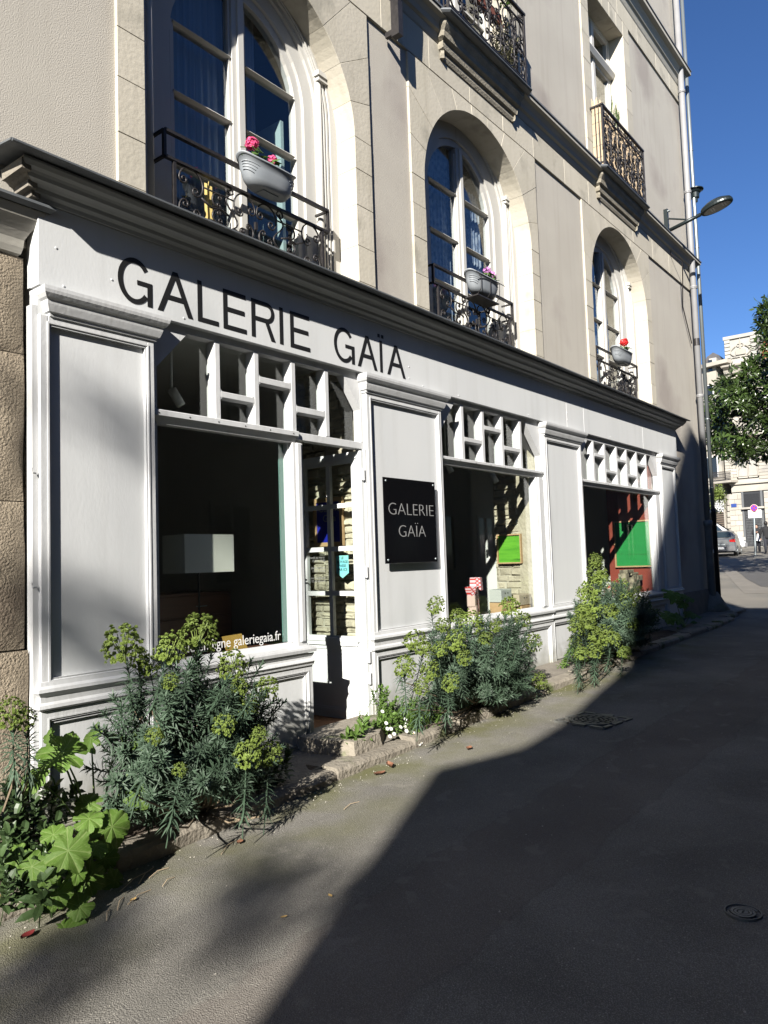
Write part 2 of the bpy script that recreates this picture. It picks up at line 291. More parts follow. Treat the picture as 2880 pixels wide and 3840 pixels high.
class MB:
    def __init__(s): s.v = []; s.f = []
    def add(s, vs, fs):
        k = len(s.v); s.v += [tuple(x) for x in vs]; s.f += [tuple(i + k for i in f) for f in fs]; return s
    def box(s, x0, x1, y0, y1, z0, z1):
        vs = [(x0, y0, z0), (x1, y0, z0), (x1, y1, z0), (x0, y1, z0), (x0, y0, z1), (x1, y0, z1), (x1, y1, z1), (x0, y1, z1)]
        return s.add(vs, [(0, 3, 2, 1), (4, 5, 6, 7), (0, 1, 5, 4), (1, 2, 6, 5), (2, 3, 7, 6), (3, 0, 4, 7)])
    def cbox(s, x0, x1, y0, y1, z0, z1, c=.006):   # front (-Y) edges chamfered
        vs = [(x0, y1, z0), (x1, y1, z0), (x1, y1, z1), (x0, y1, z1), (x0, y0 + c, z0), (x1, y0 + c, z0), (x1, y0 + c, z1), (x0, y0 + c, z1),
              (x0 + c, y0, z0 + c), (x1 - c, y0, z0 + c), (x1 - c, y0, z1 - c), (x0 + c, y0, z1 - c)]
        f = [(0, 3, 2, 1), (8, 9, 10, 11)]
        for i in range(4):
            j = (i + 1) % 4; f += [(i, j, 4 + j, 4 + i), (4 + i, 4 + j, 8 + j, 8 + i)]
        return s.add(vs, f)
    def prism(s, poly, a0, a1, axis='y', ch=0.0):
        # poly: 2D points; axis y: (x,z) ; x: (y,z) ; z: (x,y)
        def P(p, a): return {'y': (p[0], a, p[1]), 'x': (a, p[0], p[1]), 'z': (p[0], p[1], a)}[axis]
        n = len(poly)
        if ch:
            cx = sum(p[0] for p in poly) / n; cy = sum(p[1] for p in poly) / n
            def sh(p):
                d = sqrt((p[0] - cx) ** 2 + (p[1] - cy) ** 2) + 1e-6; k = max(0, 1 - ch * 1.3 / d); return (cx + (p[0] - cx) * k, cy + (p[1] - cy) * k)
            vs = [P(sh(p), a0) for p in poly] + [P(p, a0 + (ch if a1 > a0 else -ch)) for p in poly] + [P(p, a1) for p in poly]
            f = [tuple(range(n)), tuple(range(3 * n - 1, 2 * n - 1, -1))]
            for i in range(n):
                j = (i + 1) % n; f += [(i, i + n, j + n, j), (i + n, i + 2 * n, j + 2 * n, j + n)]
            return s.add(vs, f)
        vs = [P(p, a0) for p in poly] + [P(p, a1) for p in poly]
        f = [tuple(range(n)), tuple(range(2 * n - 1, n - 1, -1))] + [(i, i + n, (i + 1) % n + n, (i + 1) % n) for i in range(n)]
        return s.add(vs, f)
    def tube(s, pts, r, n=6, flat=1.0):
        pts = [Vector(p) for p in pts]; k = len(pts); rr = r if isinstance(r, (list, tuple)) else [r] * k
        prev = None; base = len(s.v); vs = []
        for i, p in enumerate(pts):
            t = (pts[min(i + 1, k - 1)] - pts[max(i - 1, 0)]);
            t = t.normalized() if t.length > 1e-9 else Vector((0, 0, 1))
            if prev is None:
                a = Vector((0, 1, 0)) if abs(t.y) < .9 else Vector((1, 0, 0)); u = (a - t * a.dot(t)).normalized()
            else:
                u = (prev - t * prev.dot(t));
                u = u.normalized() if u.length > 1e-6 else prev
            prev = u; w = t.cross(u)
            for j in range(n):
                an = 2 * pi * (j + .5) / n; vs.append(p + u * (cos(an) * rr[i] * flat) + w * (sin(an) * rr[i]))
        fs = []
        for i in range(k - 1):
            for j in range(n):
                a = i * n + j; b = i * n + (j + 1) % n; fs.append((a, b, b + n, a + n))
        fs += [tuple(range(n - 1, -1, -1)), tuple(range((k - 1) * n, k * n))]
        return s.add(vs, fs)
    def lathe(s, prof, c, n=20, axis='z', sx=1, sy=1):
        vs = []
        for r, h in prof:
            for j in range(n):
                a = 2 * pi * j / n; x, y = r * cos(a) * sx, r * sin(a) * sy
                vs.append({'z': (c[0] + x, c[1] + y, c[2] + h), 'y': (c[0] + x, c[1] + h, c[2] + y), 'x': (c[0] + h, c[1] + x, c[2] + y)}[axis])
        k = len(prof); fs = [(i * n + j, i * n + (j + 1) % n, (i + 1) * n + (j + 1) % n, (i + 1) * n + j) for i in range(k - 1) for j in range(n)]
        fs += [tuple(range(n - 1, -1, -1)), tuple(range((k - 1) * n, k * n))]
        return s.add(vs, fs)
    def sweep(s, path, prof, cap=True):     # plan path [(x,y)], profile [(out, z)] ; outward = right-hand side
        P = [Vector(p) for p in path]; n = len(P); m = len(prof); vs = []
        nor = []
        for i in range(n - 1):
            d = (P[i + 1] - P[i]).normalized(); nor.append(Vector((d.y, -d.x)))
        for i in range(n):
            if i == 0: o = nor[0]
            elif i == n - 1: o = nor[-1]
            else:
                b = (nor[i - 1] + nor[i]).normalized(); o = b / max(.3, b.dot(nor[i]))
            for d, z in prof: vs.append((P[i].x + o.x * d, P[i].y + o.y * d, z))
        fs = [(i * m + j, (i + 1) * m + j, (i + 1) * m + j + 1, i * m + j + 1) for i in range(n - 1) for j in range(m - 1)]
        if cap: fs += [tuple(range(m)), tuple(range(n * m - 1, (n - 1) * m - 1, -1))]
        return s.add(vs, fs)
    def frame(s, x0, x1, z0, z1, w, y0, y1):
        s.box(x0, x1, y0, y1, z1 - w, z1); s.box(x0, x1, y0, y1, z0, z0 + w)
        s.box(x0, x0 + w, y0, y1, z0 + w, z1 - w); s.box(x1 - w, x1, y0, y1, z0 + w, z1 - w); return s
    def mesh(s, name, m=None, smooth=False):
        me = bpy.data.meshes.new(name); me.from_pydata(s.v, [], s.f); me.update()
        if m: me.materials.append(m)
        if smooth: me.polygons.foreach_set('use_smooth', [True] * len(me.polygons))
        return me
    def build(s, name, m, parent=None, smooth=False, fix=False):
        me = s.mesh(name, m, smooth)
        if fix:
            b = bmesh.new(); b.from_mesh(me); bmesh.ops.recalc_face_normals(b, faces=b.faces); b.to_mesh(me); b.free()
        if parent is None: return link(name, me)
        return link(name, me, parent, (0, 0, 0))
def inst(name, me, parent, loc, rot=None, sc=1.0):
    o = bpy.data.objects.new(name, me); COL.objects.link(o); o.parent = parent; o.location = Vector(loc) - W(parent)
    if rot is not None:
        o.rotation_mode = 'QUATERNION'; o.rotation_quaternion = rot
    o.scale = (sc, sc, sc) if isinstance(sc, (int, float)) else sc
    return o
def text(body, name, loc, size, m, parent, ext=.001, align='CENTER', rot=(pi / 2, 0, 0), sx=1.0, bold=0.0):
    c = bpy.data.curves.new(name, 'FONT'); c.body = body; c.size = size; c.extrude = ext; c.align_x = align; c.align_y = 'CENTER'; c.offset = bold
    c.materials.append(m)
    tmp = bpy.data.objects.new('tmp', c); me = bpy.data.meshes.new_from_object(tmp); bpy.data.objects.remove(tmp)
    if not me.materials: me.materials.append(m)
    o = link(name, me, parent, loc); o.rotation_euler = rot; o.scale = (sx, 1, 1); return o

# ================================================================== GROUND
def ground():
    xs = [-60, -30, -16, -10, -6] + [-4 + .5 * i for i in range(50)] + [22, 25, 28, 32, 36, 41, 46, 51, 56, 62, 72, 90, 140, 250, 500]
    ys = [-200, -80, -40, -20, -12, -9, -7.0, -6, -5, -4, -3, -2.2, -1.6, -1.2, -.9, -.7, -.5, 0, .3, 6, 12, 20, 40, 80, 200]
    b = MB(); vs = []
    for x in xs:
        for y in ys:
            z = gz(x)
            vs.append((x, y, z))
    n = len(ys); fs = [(i * n + j, (i + 1) * n + j, (i + 1) * n + j + 1, i * n + j + 1) for i in range(len(xs) - 1) for j in range(n - 1)]
    b.add(vs, fs); return b.build('road', M['road'], smooth=True)
road = ground(); tag(road, kind='structure')

KY = -.66          # kerb line
def kerbY(x): return KY + (.0 if x < 15 else (x - 15) * .12)
pave = MB()
vs = []; xs = [-6 + .5 * i for i in range(48)]
for x in xs:
    for y in (-.48, -.2, .12, .3): vs.append((x, y, gz(x) + .075 + (.01 if y > -.1 else 0)))
pave.add(vs, [(i * 4 + j, (i + 1) * 4 + j, (i + 1) * 4 + j + 1, i * 4 + j + 1) for i in range(len(xs) - 1) for j in range(3)])
M['pavestone'] = mat('worn_pavement', (.17, .15, .125), .9, (.25, .225, .185), 5, .9, .8, 30, col3=(.10, .11, .05), n3=.6, s3=2, bdist=.02)
pavement = pave.build('pavement', M['pavestone']); tag(pavement, kind='structure')
x = -2.0; k = 0
while x < 17.2:
    w = R_.uniform(.7, 1.15); y0 = kerbY(x) + R_.uniform(-.008, .008); zt = gz(x + w / 2) + .078 + R_.uniform(-.006, .012)
    if x < 3.9: y0 += R_.uniform(-.06, .02); zt += R_.uniform(-.03, .03)
    b = MB(); g = .006; N = max(2, int(w / .12)); prof = [(-.0, -.25), (-.004, -.03), (.018, -.004), (.05, 0), (.18, .002)]
    vs = []
    for i in range(N + 1):
        xx = x + g + (w - 2 * g) * i / N
        for d, z in prof:
            e = (.0035 if x > 3.9 else .016); vs.append((xx + (0), y0 + d + R_.uniform(-e, e) * (d < .1), zt + z + R_.uniform(-e, e) * .5))
    m = len(prof); fs = [(i * m + j, (i + 1) * m + j, (i + 1) * m + j + 1, i * m + j + 1) for i in range(N) for j in range(m - 1)]
    fs += [tuple(range(m)), tuple(range((N + 1) * m - 1, N * m - 1, -1))]
    b.add(vs, fs); b.build('kerb_stone', M['kerb'], pavement, fix=True); x += w
# soil bed along the wall
def soil(x0, x1):
    b = MB(); n = int((x1 - x0) / .12); vs = []
    for i in range(n + 1):
        x = x0 + (x1 - x0) * i / n
        for j in range(6):
            y = -.46 + .11 * j; vs.append((x, y, gz(x) + .07 + .05 * sin(pi * j / 5) * sin(pi * i / n) ** .4 + R_.uniform(-.012, .012)))
    b.add(vs, [(i * 6 + j, (i + 1) * 6 + j, (i + 1) * 6 + j + 1, i * 6 + j + 1) for i in range(n) for j in range(5)])
    return b
soil_o = soil(-1.5, 4.35).build('soil_bed', M['soil'], smooth=True); tag(soil_o, kind='structure')
soil_o2 = soil(5.7, 8.0).build('soil_bed', M['soil'], smooth=True); tag(soil_o2, kind='structure')
soil_o3 = soil(9.5, 13.5).build('soil_bed', M['soil'], smooth=True); tag(soil_o3, kind='structure')

# ================================================================== TOWNHOUSE
ZT = 14.5
house = thing('townhouse', (9.7, .12, -1.5), 'beige stucco townhouse with limestone arched windows above the grey shop front', 'building')
WX = [(4.50, 1.23), (8.26, 1.30), (12.98, 1.30)]       # arched windows: centre, half width
SUR = [(3.04, 5.99), (6.71, 9.79), (11.42, 14.53)]     # outer edges of their stone surrounds
UP = [(4.50, .88), (8.26, .88), (12.95, .84)]          # first floor windows
USUR = [(3.3, 5.7), (7.06, 9.46), (11.80, 14.09)]
ZB, ZC0, ZC1 = 5.72, 6.14, 6.42                        # stone band, string course
YS, YF = .15, .12                                      # stucco face, stone face
XL, XR = -6.0, 17.38
# stucco wall pieces (they run behind the stone), one mesh
b = MB()
segs = [XL, SUR[0][0] - .01, SUR[0][1] + .01, SUR[1][0] - .01, SUR[1][1] + .01, SUR[2][0] - .01, SUR[2][1] + .01, XR]
for i in range(0, 8, 2): b.box(segs[i] - (.03 if i else 0), segs[i + 1] + (.03 if i < 6 else 0), YS, .6, 2.1, 6.2)
segs = [XL, USUR[0][0], USUR[0][1], USUR[1][0], USUR[1][1], USUR[2][0], USUR[2][1], XR]
for i in range(0, 8, 2): b.box(segs[i] - (.03 if i else 0), segs[i + 1] + (.03 if i < 6 else 0), YS, .6, 6.2, 10.5)
b.box(XL, XR, YS, .6, 10.8, ZT)
b.box(XR - .35, XR, .6, 9, -1.8, ZT)                   # end wall
b.box(14.6, XR, YS, .6, -1.8, 2.1)
b.build('wall', M['stucco'], house)
b = MB(); b.box(XL - .0, XR, 8.8, 9, -1.8, ZT); b.box(XL, XL + .3, .6, 8.8, -1.8, ZT); b.box(XL - .2, XR + .2, -.1, 9.2, ZT, ZT + .15)
b.build('back_wall', M['stucco'], house)
stoneN = [0]
def stone(poly, y0, y1, axis='y', ch=.003):
    b = MB(); b.prism(poly, y0, y1, axis, ch); stoneN[0] += 1; return b.build('stone_block', M['stone'], house)
mort = MB()
def shrink(poly, g):
    n = len(poly); cx = sum(p[0] for p in poly) / n; cz = sum(p[1] for p in poly) / n
    return [(p[0] + (g if p[0] < cx else -g), p[1] + (g if p[1] < cz else -g)) for p in poly]
YD = .50   # depth of the stone reveal
def arched_surround(cx, a, x0, x1, zs, z0=2.40, ztop=ZB, nv=11):
    # jamb blocks
    rows = []; z = z0
    hs = [.40, .37, .42, .38, .40]
    i = 0
    while z < zs - .2:
        h = hs[i % 5]; zz = min(zs, z + h)
        if zs - zz < .2: zz = zs
        for (p, q) in ((x0, cx - a), (cx + a, x1)):
            stone([(p + (.0 if p == x0 else 0), z + .0015), (q, z + .0015), (q, zz - .0015), (p, zz - .0015)], YF + R_.uniform(-.002, .002), YD)
        mort.box(x0 + .006, cx - a - .008, YF + .008, YD, z, zz); mort.box(cx + a + .008, x1 - .006, YF + .008, YD, z, zz)
        z = zz; i += 1
    # voussoirs
    H = ztop - zs
    def outer(t):   # where the radial line meets the outer rectangle
        dx, dz = cos(t), sin(t); xo = (x1 - cx) if dx > 0 else (cx - x0)
        k1 = xo / abs(dx) if abs(dx) > 1e-6 else 1e9; k2 = H / dz if dz > 1e-6 else 1e9
        k = min(k1, k2); return (cx + dx * k, zs + dz * k, k1 < k2)
    for k in range(nv):
        t0 = pi * k / nv; t1 = pi * (k + 1) / nv; e = .0012
        inner = [(cx + a * cos(t0 + e + (t1 - t0 - 2 * e) * j / 4), zs + a * sin(t0 + e + (t1 - t0 - 2 * e) * j / 4)) for j in range(5)]
        o0, o1 = outer(t0 + e), outer(t1 - e); pts = inner + [(o1[0], o1[1])]
        if o0[2] != o1[2]:
            pts += [(x1 if cos(t0) > 0 and o0[2] else x0, ztop)]
        pts += [(o0[0], o0[1])]
        stone(pts[::-1], YF + R_.uniform(-.002, .002), YD, ch=.003)
        ii = [(cx + (a + .008) * cos(t0 + (t1 - t0) * j / 4), zs + (a + .008) * sin(t0 + (t1 - t0) * j / 4)) for j in range(5)]
        p2 = ii + [(outer(t1)[0], outer(t1)[1])] + ([(x1 if cos(t0) > 0 and o0[2] else x0, ztop)] if o0[2] != o1[2] else []) + [(outer(t0)[0], outer(t0)[1])]
        mort.prism([(max(x0 + .006, min(x1 - .006, q[0])), q[1]) for q in p2], YF + .008, YD - .01)
ZS = [4.30, 4.31, 4.40]
for i in range(3): arched_surround(WX[i][0], WX[i][1], SUR[i][0], SUR[i][1], ZS[i], ztop=ZB + (0 if i == 0 else .0))
# band of stone between the arches and the string course (blocks butted end to end)
x = XL; e = 0
while x < XR - .01:
    w = min(R_.uniform(.7, 1.15), XR - x)
    if XR - x - w < .4: w = XR - x
    stone([(x + .002, ZB + .012), (x + w - .002, ZB + .012), (x + w - .002, ZC0 - .002), (x + .002, ZC0 - .002)], YF + R_.uniform(-.001, .001), .55, ch=.004)
    mort.box(x, x + w, YF + .006, .5, ZB + .01, ZC0); x += w
# string courses
def prof_string(z0, z1, p):
    h = z1 - z0
    return [(-.25, z0), (.0, z0), (.012, z0 + .05 * h), (.03, z0 + .22 * h), (.035, z0 + .3 * h), (.07, z0 + .36 * h), (.085, z0 + .55 * h), (.12, z0 + .72 * h), (p, z0 + .78 * h), (p, z0 + .95 * h), (p - .02, z1), (-.25, z1 + .03)]
b = MB(); b.sweep([(XL, YF), (XR - .02, YF), (XR - .02, 2)], prof_string(ZC0, ZC1, .17)); b.build('string_course', M['band'], house)
b = MB(); b.sweep([(XL, YF), (XR - .02, YF), (XR - .02, 2)], [(.15, ZC1 + .001), (.185, ZC1 - .012), (.185, ZC1 + .012), (-.05, ZC1 + .05)]); b.build('lead_flashing', M['lead'], house)
b = MB(); b.sweep([(XL, YF), (XR - .02, YF), (XR - .02, 2)], prof_string(10.42, 10.86, .2)); b.build('string_course', M['band'], house)
b = MB(); b.sweep([(XL, YF), (XR - .02, YF), (XR - .02, 2)], [(.18, 10.862), (.215, 10.85), (.215, 10.875), (-.05, 10.91)]); b.build('lead_flashing', M['lead'], house)
x = XL
while x < XR - .01:
    w = min(R_.uniform(.7, 1.15), XR - x)
    if XR - x - w < .4: w = XR - x
    stone([(x + .002, 10.05), (x + w - .002, 10.05), (x + w - .002, 10.418), (x + .002, 10.418)], YF, .55, ch=.004); mort.box(x, x + w, YF + .006, .5, 10.048, 10.42); x += w
# first floor rectangular surrounds with quoin blocks
for (cx, a), (x0, x1) in zip(UP, USUR):
    z = 6.44; i = 0; zt = 10.05
    while z < zt - .01:
        zz = min(zt, z + .47)
        if zt - zz < .2: zz = zt
        for (p, q) in ((x0, cx - a), (cx + a, x1)):
            stone([(p, z + .0015), (q, z + .0015), (q, zz - .0015), (p, zz - .0015)], YF + R_.uniform(-.002, .002), YD)
            mort.box(p + .008, q - .008, YF + .008, YD, z, zz)
        z = zz
    n = 5
    for k in range(n):
        xa = cx - a + 2 * a * k / n; xb = xa + 2 * a / n
        stone([(xa + .002, 9.76), (xb - .002, 9.76), (xb - .002, 10.047), (xa + .002, 10.047)], YF + .001, YD + .02, ch=.004)
    mort.box(cx - a, cx + a, YF + .008, YD, 9.768, 10.05)
# quoins at the far corner are flush stucco; ground-floor ashlar left of the shop
mort.build('mortar', M['mortar'], house)
z = -2.1; r = 0
b0 = MB(); b0.box(XL, 2.335, .17, .6, -2.1, 2.1); b0.build('ground_floor_core', M['mortar'], house)
lv = [-2.1, -1.45, -.47, .45, 1.39, 2.02]
def rough_block(x0, x1, z0, z1, yf=.10):
    nx = max(3, int((x1 - x0) / .07)); nz = max(3, int((z1 - z0) / .07)); vs = []
    for j in range(nz + 1):
        for i in range(nx + 1):
            u, v = i / nx, j / nz; ed = min(u * (x1 - x0), (1 - u) * (x1 - x0), v * (z1 - z0), (1 - v) * (z1 - z0))
            x = x0 + (x1 - x0) * u; z = z0 + (z1 - z0) * v
            y = yf + .022 * max(0, 1 - ed / .015) ** 2 + .012 * mnoise.noise(Vector((x * 5, 3.3, z * 5))) + .02 * mnoise.noise(Vector((x * 1.7, 9.3, z * 1.7)))
            vs.append((x, y, z))
    fs = [(j * (nx + 1) + i, j * (nx + 1) + i + 1, (j + 1) * (nx + 1) + i + 1, (j + 1) * (nx + 1) + i) for j in range(nz) for i in range(nx)]
    m = MB(); m.add(vs, fs)
    m.box(x0 + .004, x1 - .004, yf + .045, .2, z0 + .004, z1 - .004); return m
for r in range(5):
    x = 2.348
    while x > XL + .01:
        w = R_.uniform(.7, 1.1)
        if x - XL < 1.3: w = x - XL
        rough_block(x - w + .003, x - .003, lv[r] + .003, lv[r + 1] - .003, .10 - (.05 if r < 2 else 0)).build('ashlar_block', M['rough'], house, smooth=True); x -= w
# moulded stone cornice of the left ground floor, with a zinc cap
b = MB(); b.sweep([(XL, .12), (2.30, .12), (2.30, .3)], [(-.2, 2.02), (.0, 2.02), (.02, 2.03), (.03, 2.07), (.035, 2.12), (.06, 2.17), (.11, 2.24), (.13, 2.30), (-.2, 2.33)]); b.build('stone_moulding', M['band'], house)
b = MB(); b.sweep([(XL, .12), (2.31, .12), (2.31, .3)], [(.14, 2.302), (.17, 2.325), (.165, 2.345), (-.1, 2.40)]); b.build('lead_flashing', M['lead'], house)
# plinth at the far corner
rough_block(14.62, 17.2, -1.5, -.82, .06).build('plinth', M['castiron'] if False else M['pavestone'], house, smooth=True)

# ---- arched windows
ZW0 = 2.66
def arch_band(cx, zs, z0, ro, ri, y0, y1, n=22, m=None):
    m = m or MB(); out = [(cx - ro, z0)] + [(cx - ro * cos(pi * k / n), zs + ro * sin(pi * k / n)) for k in range(n + 1)] + [(cx + ro, z0)]
    inn = [(cx - ri, z0)] + [(cx - ri * cos(pi * k / n), zs + ri * sin(pi * k / n)) for k in range(n + 1)] + [(cx + ri, z0)]
    k = len(out); vs = [(x, y0, z) for x, z in out] + [(x, y0, z) for x, z in inn] + [(x, y1, z) for x, z in out] + [(x, y1, z) for x, z in inn]
    fs = []
    for i in range(k - 1):
        fs += [(i, i + 1, k + i + 1, k + i), (2 * k + i, 3 * k + i, 3 * k + i + 1, 2 * k + i + 1), (k + i, k + i + 1, 3 * k + i + 1, 3 * k + i), (i, 2 * k + i, 2 * k + i + 1, i + 1)]
    return m.add(vs, fs)
def arched_window(cx, a, dz=0.0, lace=False):
    zs = 4.50 + dz
    w = arch_band(cx, zs, ZW0, .83, .74, .47, .56, m=MB()).box(cx - .74, cx + .74, .47, .56, ZW0, ZW0 + .12).build('arched_window', M['wood'], house)
    c = MB(); arch_band(cx, zs, ZW0, a + .04, a - .10, .36, .52, m=c); arch_band(cx, zs, ZW0, a - .101, a - .20, .385, .52, m=c)
    arch_band(cx, zs, ZW0, a - .201, a - .25, .41, .52, m=c); arch_band(cx, zs, ZW0, a - .251, .83, .44, .52, m=c)
    arch_band(cx, zs, ZW0, a - .12, a - .145, .372, .386, m=c)
    arch_band(cx, zs, ZW0, a - .17, a - .185, .372, .386, m=c)
    c.build('casing', M['wood'], w)
    for sx in (-1, 1):
        xi = cx + sx * (a - .16); q = MB(); q.box(xi - .11, xi + .11, .34, .4, zs + .36, zs + .40); q.box(xi - .13, xi + .13, .325, .4, zs + .40, zs + .45)
        q.build('impost', M['wood'], w)
        # engaged half-round shaft of the casing
        q = MB(); q.tube([(cx + sx * (a - .23), .40, ZW0), (cx + sx * (a - .23), .40, zs + .36)], .035, 10); q.build('shaft', M['wood'], w, smooth=True)
    # mullion with astragal
    q = MB(); q.box(cx - .075, cx + .075, .455, .56, ZW0, zs + .74); q.box(cx - .02, cx + .045, .43, .456, ZW0, zs + .74); q.build('mullion', M['wood'], w)
    for s in (-1, 1):
        # leaf frames
        x0, x1 = (cx - .70, cx - .10) if s < 0 else (cx + .10, cx + .70)
        q = MB(); q.box(x0 - .035, x0, .475, .54, ZW0 + .1, zs + .12); q.box(x1, x1 + .02, .475, .54, ZW0 + .1, zs + .65) if s < 0 else q.box(x0 - .02, x0, .475, .54, ZW0 + .1, zs + .65)
        q.build('leaf_frame', M['wood'], w)
        for zb in (3.39 + dz * .6, 4.00 + dz * .8, 4.61 + dz):
            q = MB(); q.prism([(.465, zb), (.455, zb - .012), (.49, zb - .028), (.545, zb - .028), (.545, zb + .012), (.49, zb + .014)], x0 - .01, x1 + .01, 'x'); q.build('glazing_bar', M['wood'], w)
        # panes
        lv = [ZW0 + .1, 3.39 + dz * .6, 4.00 + dz * .8, 4.61 + dz]
        for k in range(3):
            q = MB(); q.box(x0, x1, .508, .512, lv[k], lv[k + 1]); q.build('pane', M['glassu'], w)
        pts = [(x0, lv[3]), (x1, lv[3])] if s < 0 else [(x0, lv[3]), (x1, lv[3])]
        arc = [(x0 + (x1 - x0) * (1 - k / 8), 0) for k in range(9)]
        pts += [(x, zs + sqrt(max(0, .76 ** 2 - (x - cx) ** 2))) for x, _ in arc]
        q = MB(); q.prism(pts, .508, .512); q.build('pane', M['glassu'], w)
    q = MB(); q.box(cx - a, cx + a, .14, .56, ZW0 - .28, ZW0); q.build('window_sill', M['stone'], w)
    return w
aw = [arched_window(*WX[0], 0.0), arched_window(*WX[1], .10), arched_window(*WX[2], .15)]
# rooms behind the upper windows
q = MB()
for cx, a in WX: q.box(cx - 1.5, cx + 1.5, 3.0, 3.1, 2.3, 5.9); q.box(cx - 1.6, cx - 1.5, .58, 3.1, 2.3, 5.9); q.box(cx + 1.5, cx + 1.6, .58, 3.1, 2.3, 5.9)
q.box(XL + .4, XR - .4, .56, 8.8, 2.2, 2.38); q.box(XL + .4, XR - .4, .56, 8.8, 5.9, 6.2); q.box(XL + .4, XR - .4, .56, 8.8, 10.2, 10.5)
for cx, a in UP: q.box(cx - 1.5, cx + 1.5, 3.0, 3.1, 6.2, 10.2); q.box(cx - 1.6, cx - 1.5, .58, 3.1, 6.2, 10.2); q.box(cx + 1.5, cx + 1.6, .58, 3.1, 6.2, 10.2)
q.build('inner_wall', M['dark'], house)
# curtains: each a rippled cloth of its own
def curtain(x0, x1, z0, z1, y, m, label, amp=.02, wav=9, scallop=False):
    b = MB(); n = int((x1 - x0) / .012); rows = 10; vs = []
    for j in range(rows + 1):
        for i in range(n + 1):
            t = i / n; x = x0 + (x1 - x0) * t
            zb = z0 + (.06 * abs(sin(t * pi * 3)) if scallop else 0)
            z = zb + (z1 - zb) * j / rows
            vs.append((x, y + amp * sin(t * wav * 2 * pi + .3 * sin(j * .7)) * (1 - .4 * j / rows) + .4 * amp * sin(t * wav * 4.7 * pi + 1), z))
    b.add(vs, [(j * (n + 1) + i, j * (n + 1) + i + 1, (j + 1) * (n + 1) + i + 1, (j + 1) * (n + 1) + i) for j in range(rows) for i in range(n)])
    o = b.build('curtain', m, smooth=True); tag(o, label, 'curtain', 'curtains behind the arched windows'); return o
curtain(3.70, 4.46, 2.7, 5.3, .62, M['curtain'], 'sheer pleated curtain behind the left leaf of the window over the lettering')
curtain(4.60, 4.86, 2.7, 5.3, .64, M['curtain'], 'narrow gathered curtain behind the right leaf of the window over the lettering', wav=6)
curtain(7.5, 8.22, 2.75, 5.4, .62, M['lace'], 'patterned lace curtain behind the left leaf of the middle arched window', amp=.015)
curtain(8.34, 9.0, 3.75, 5.0, .62, M['lace'], 'short scalloped lace curtain behind the right leaf of the middle arched window', amp=.015, scallop=True)
curtain(12.25, 12.95, 2.8, 5.4, .62, M['curtain'], 'pale curtain behind the left leaf of the far arched window')
# open white door leaf seen inside window 1 (lit by the sun)
b = MB(); b.box(5.16, 5.20, .60, 1.25, 2.7, 4.4); b.box(5.155, 5.16, .68, .9, 2.8, 3.4); b.box(5.155, 5.16, .68, .9, 3.5, 4.3)
M['mint'] = mat('pale_mint_paint', (.42, .54, .52), .6)
t = b.build('inner_shutter', M['mint']); tag(t, 'pale green folded inner shutter behind the glass above the lettering', 'shutter')

# ---- first floor windows
def french_window(cx, a, dz=0):
    w = MB().frame(cx - a, cx + a, 6.44, 9.76, .07, .40, .5).build('french_window', M['wood'], house)
    q = MB(); q.prism([(.34, 8.98), (.30, 9.06), (.31, 9.1), (.5, 9.1), (.5, 8.98)], cx - a + .02, cx + a - .02, 'x'); q.build('transom', M['wood'], w)
    q = MB(); q.box(cx - .05, cx + .05, .385, .5, 6.5, 9.7); q.build('mullion', M['wood'], w)
    for s in (-1, 1):
        x0, x1 = (cx - a + .07, cx - .05) if s < 0 else (cx + .05, cx + a - .07)
        f = MB().frame(x0, x1, 6.51, 8.98, .06, .41, .48).frame(x0, x1, 9.1, 9.70, .05, .41, .48).build('leaf_frame', M['wood'], w)
        for zb in (7.35, 8.2):
            q = MB(); q.box(x0 + .06, x1 - .06, .415, .47, zb, zb + .03); q.build('glazing_bar', M['wood'], w)
        for z0, z1 in ((6.57, 7.35), (7.38, 8.2), (8.23, 8.92), (9.15, 9.65)):
            q = MB(); q.box(x0 + .055, x1 - .055, .443, .447, z0, z1); q.build('pane', M['glassu'], w)
    return w
for cx, a in UP: french_window(cx, a)

# ---- wrought iron
def spiral(cx, cz, r, a0, turn=1.35, hand=1, n=16):
    """points of a scroll that winds inwards from radius r at angle a0"""
    return [(cx + r * (1 - .8 * k / n) * cos(a0 + hand * turn * 2 * pi * k / n), cz + r * (1 - .8 * k / n) * sin(a0 + hand * turn * 2 * pi * k / n)) for k in range(n + 1)]
def cscroll(x, z, R, rot, hand=1, sr=.36, sweep=1.25):
    """C scroll: main arc of radius R about (x,z), opening direction rot, both ends curl inwards"""
    n = 14; a0 = rot + pi - sweep * pi / 2; a1 = rot + pi + sweep * pi / 2
    arc = [(x + R * cos(a0 + (a1 - a0) * k / n), z + R * sin(a0 + (a1 - a0) * k / n)) for k in range(n + 1)]
    r = R * sr
    def curl(a, h):
        c = (x + (R - r) * cos(a), z + (R - r) * sin(a)); return spiral(c[0], c[1], r, a, 1.15, h)
    return curl(a0, -1)[::-1] + arc[1:-1] + curl(a1, 1)
def sscroll(p, q, r, hand=1):
    P, Q = Vector(p), Vector(q); d = Q - P; n = Vector((-d.y, d.x)).normalized() * hand; L = d.length; out = []
    for k in range(13):
        t = k / 12; w = sin(2 * pi * t) * L * .22; out.append(tuple(P + d * t + n * w))
    a = atan2(out[0][1] - out[1][1], out[0][0] - out[1][0]); c = Vector(out[0]) + n * r
    s0 = spiral(c.x, c.y, r, atan2(-n.y, -n.x), 1.1, -hand)[::-1]
    c2 = Vector(out[-1]) - n * r; s1 = spiral(c2.x, c2.y, r, atan2(n.y, n.x), 1.1, -hand)
    return s0 + out[1:-1] + s1
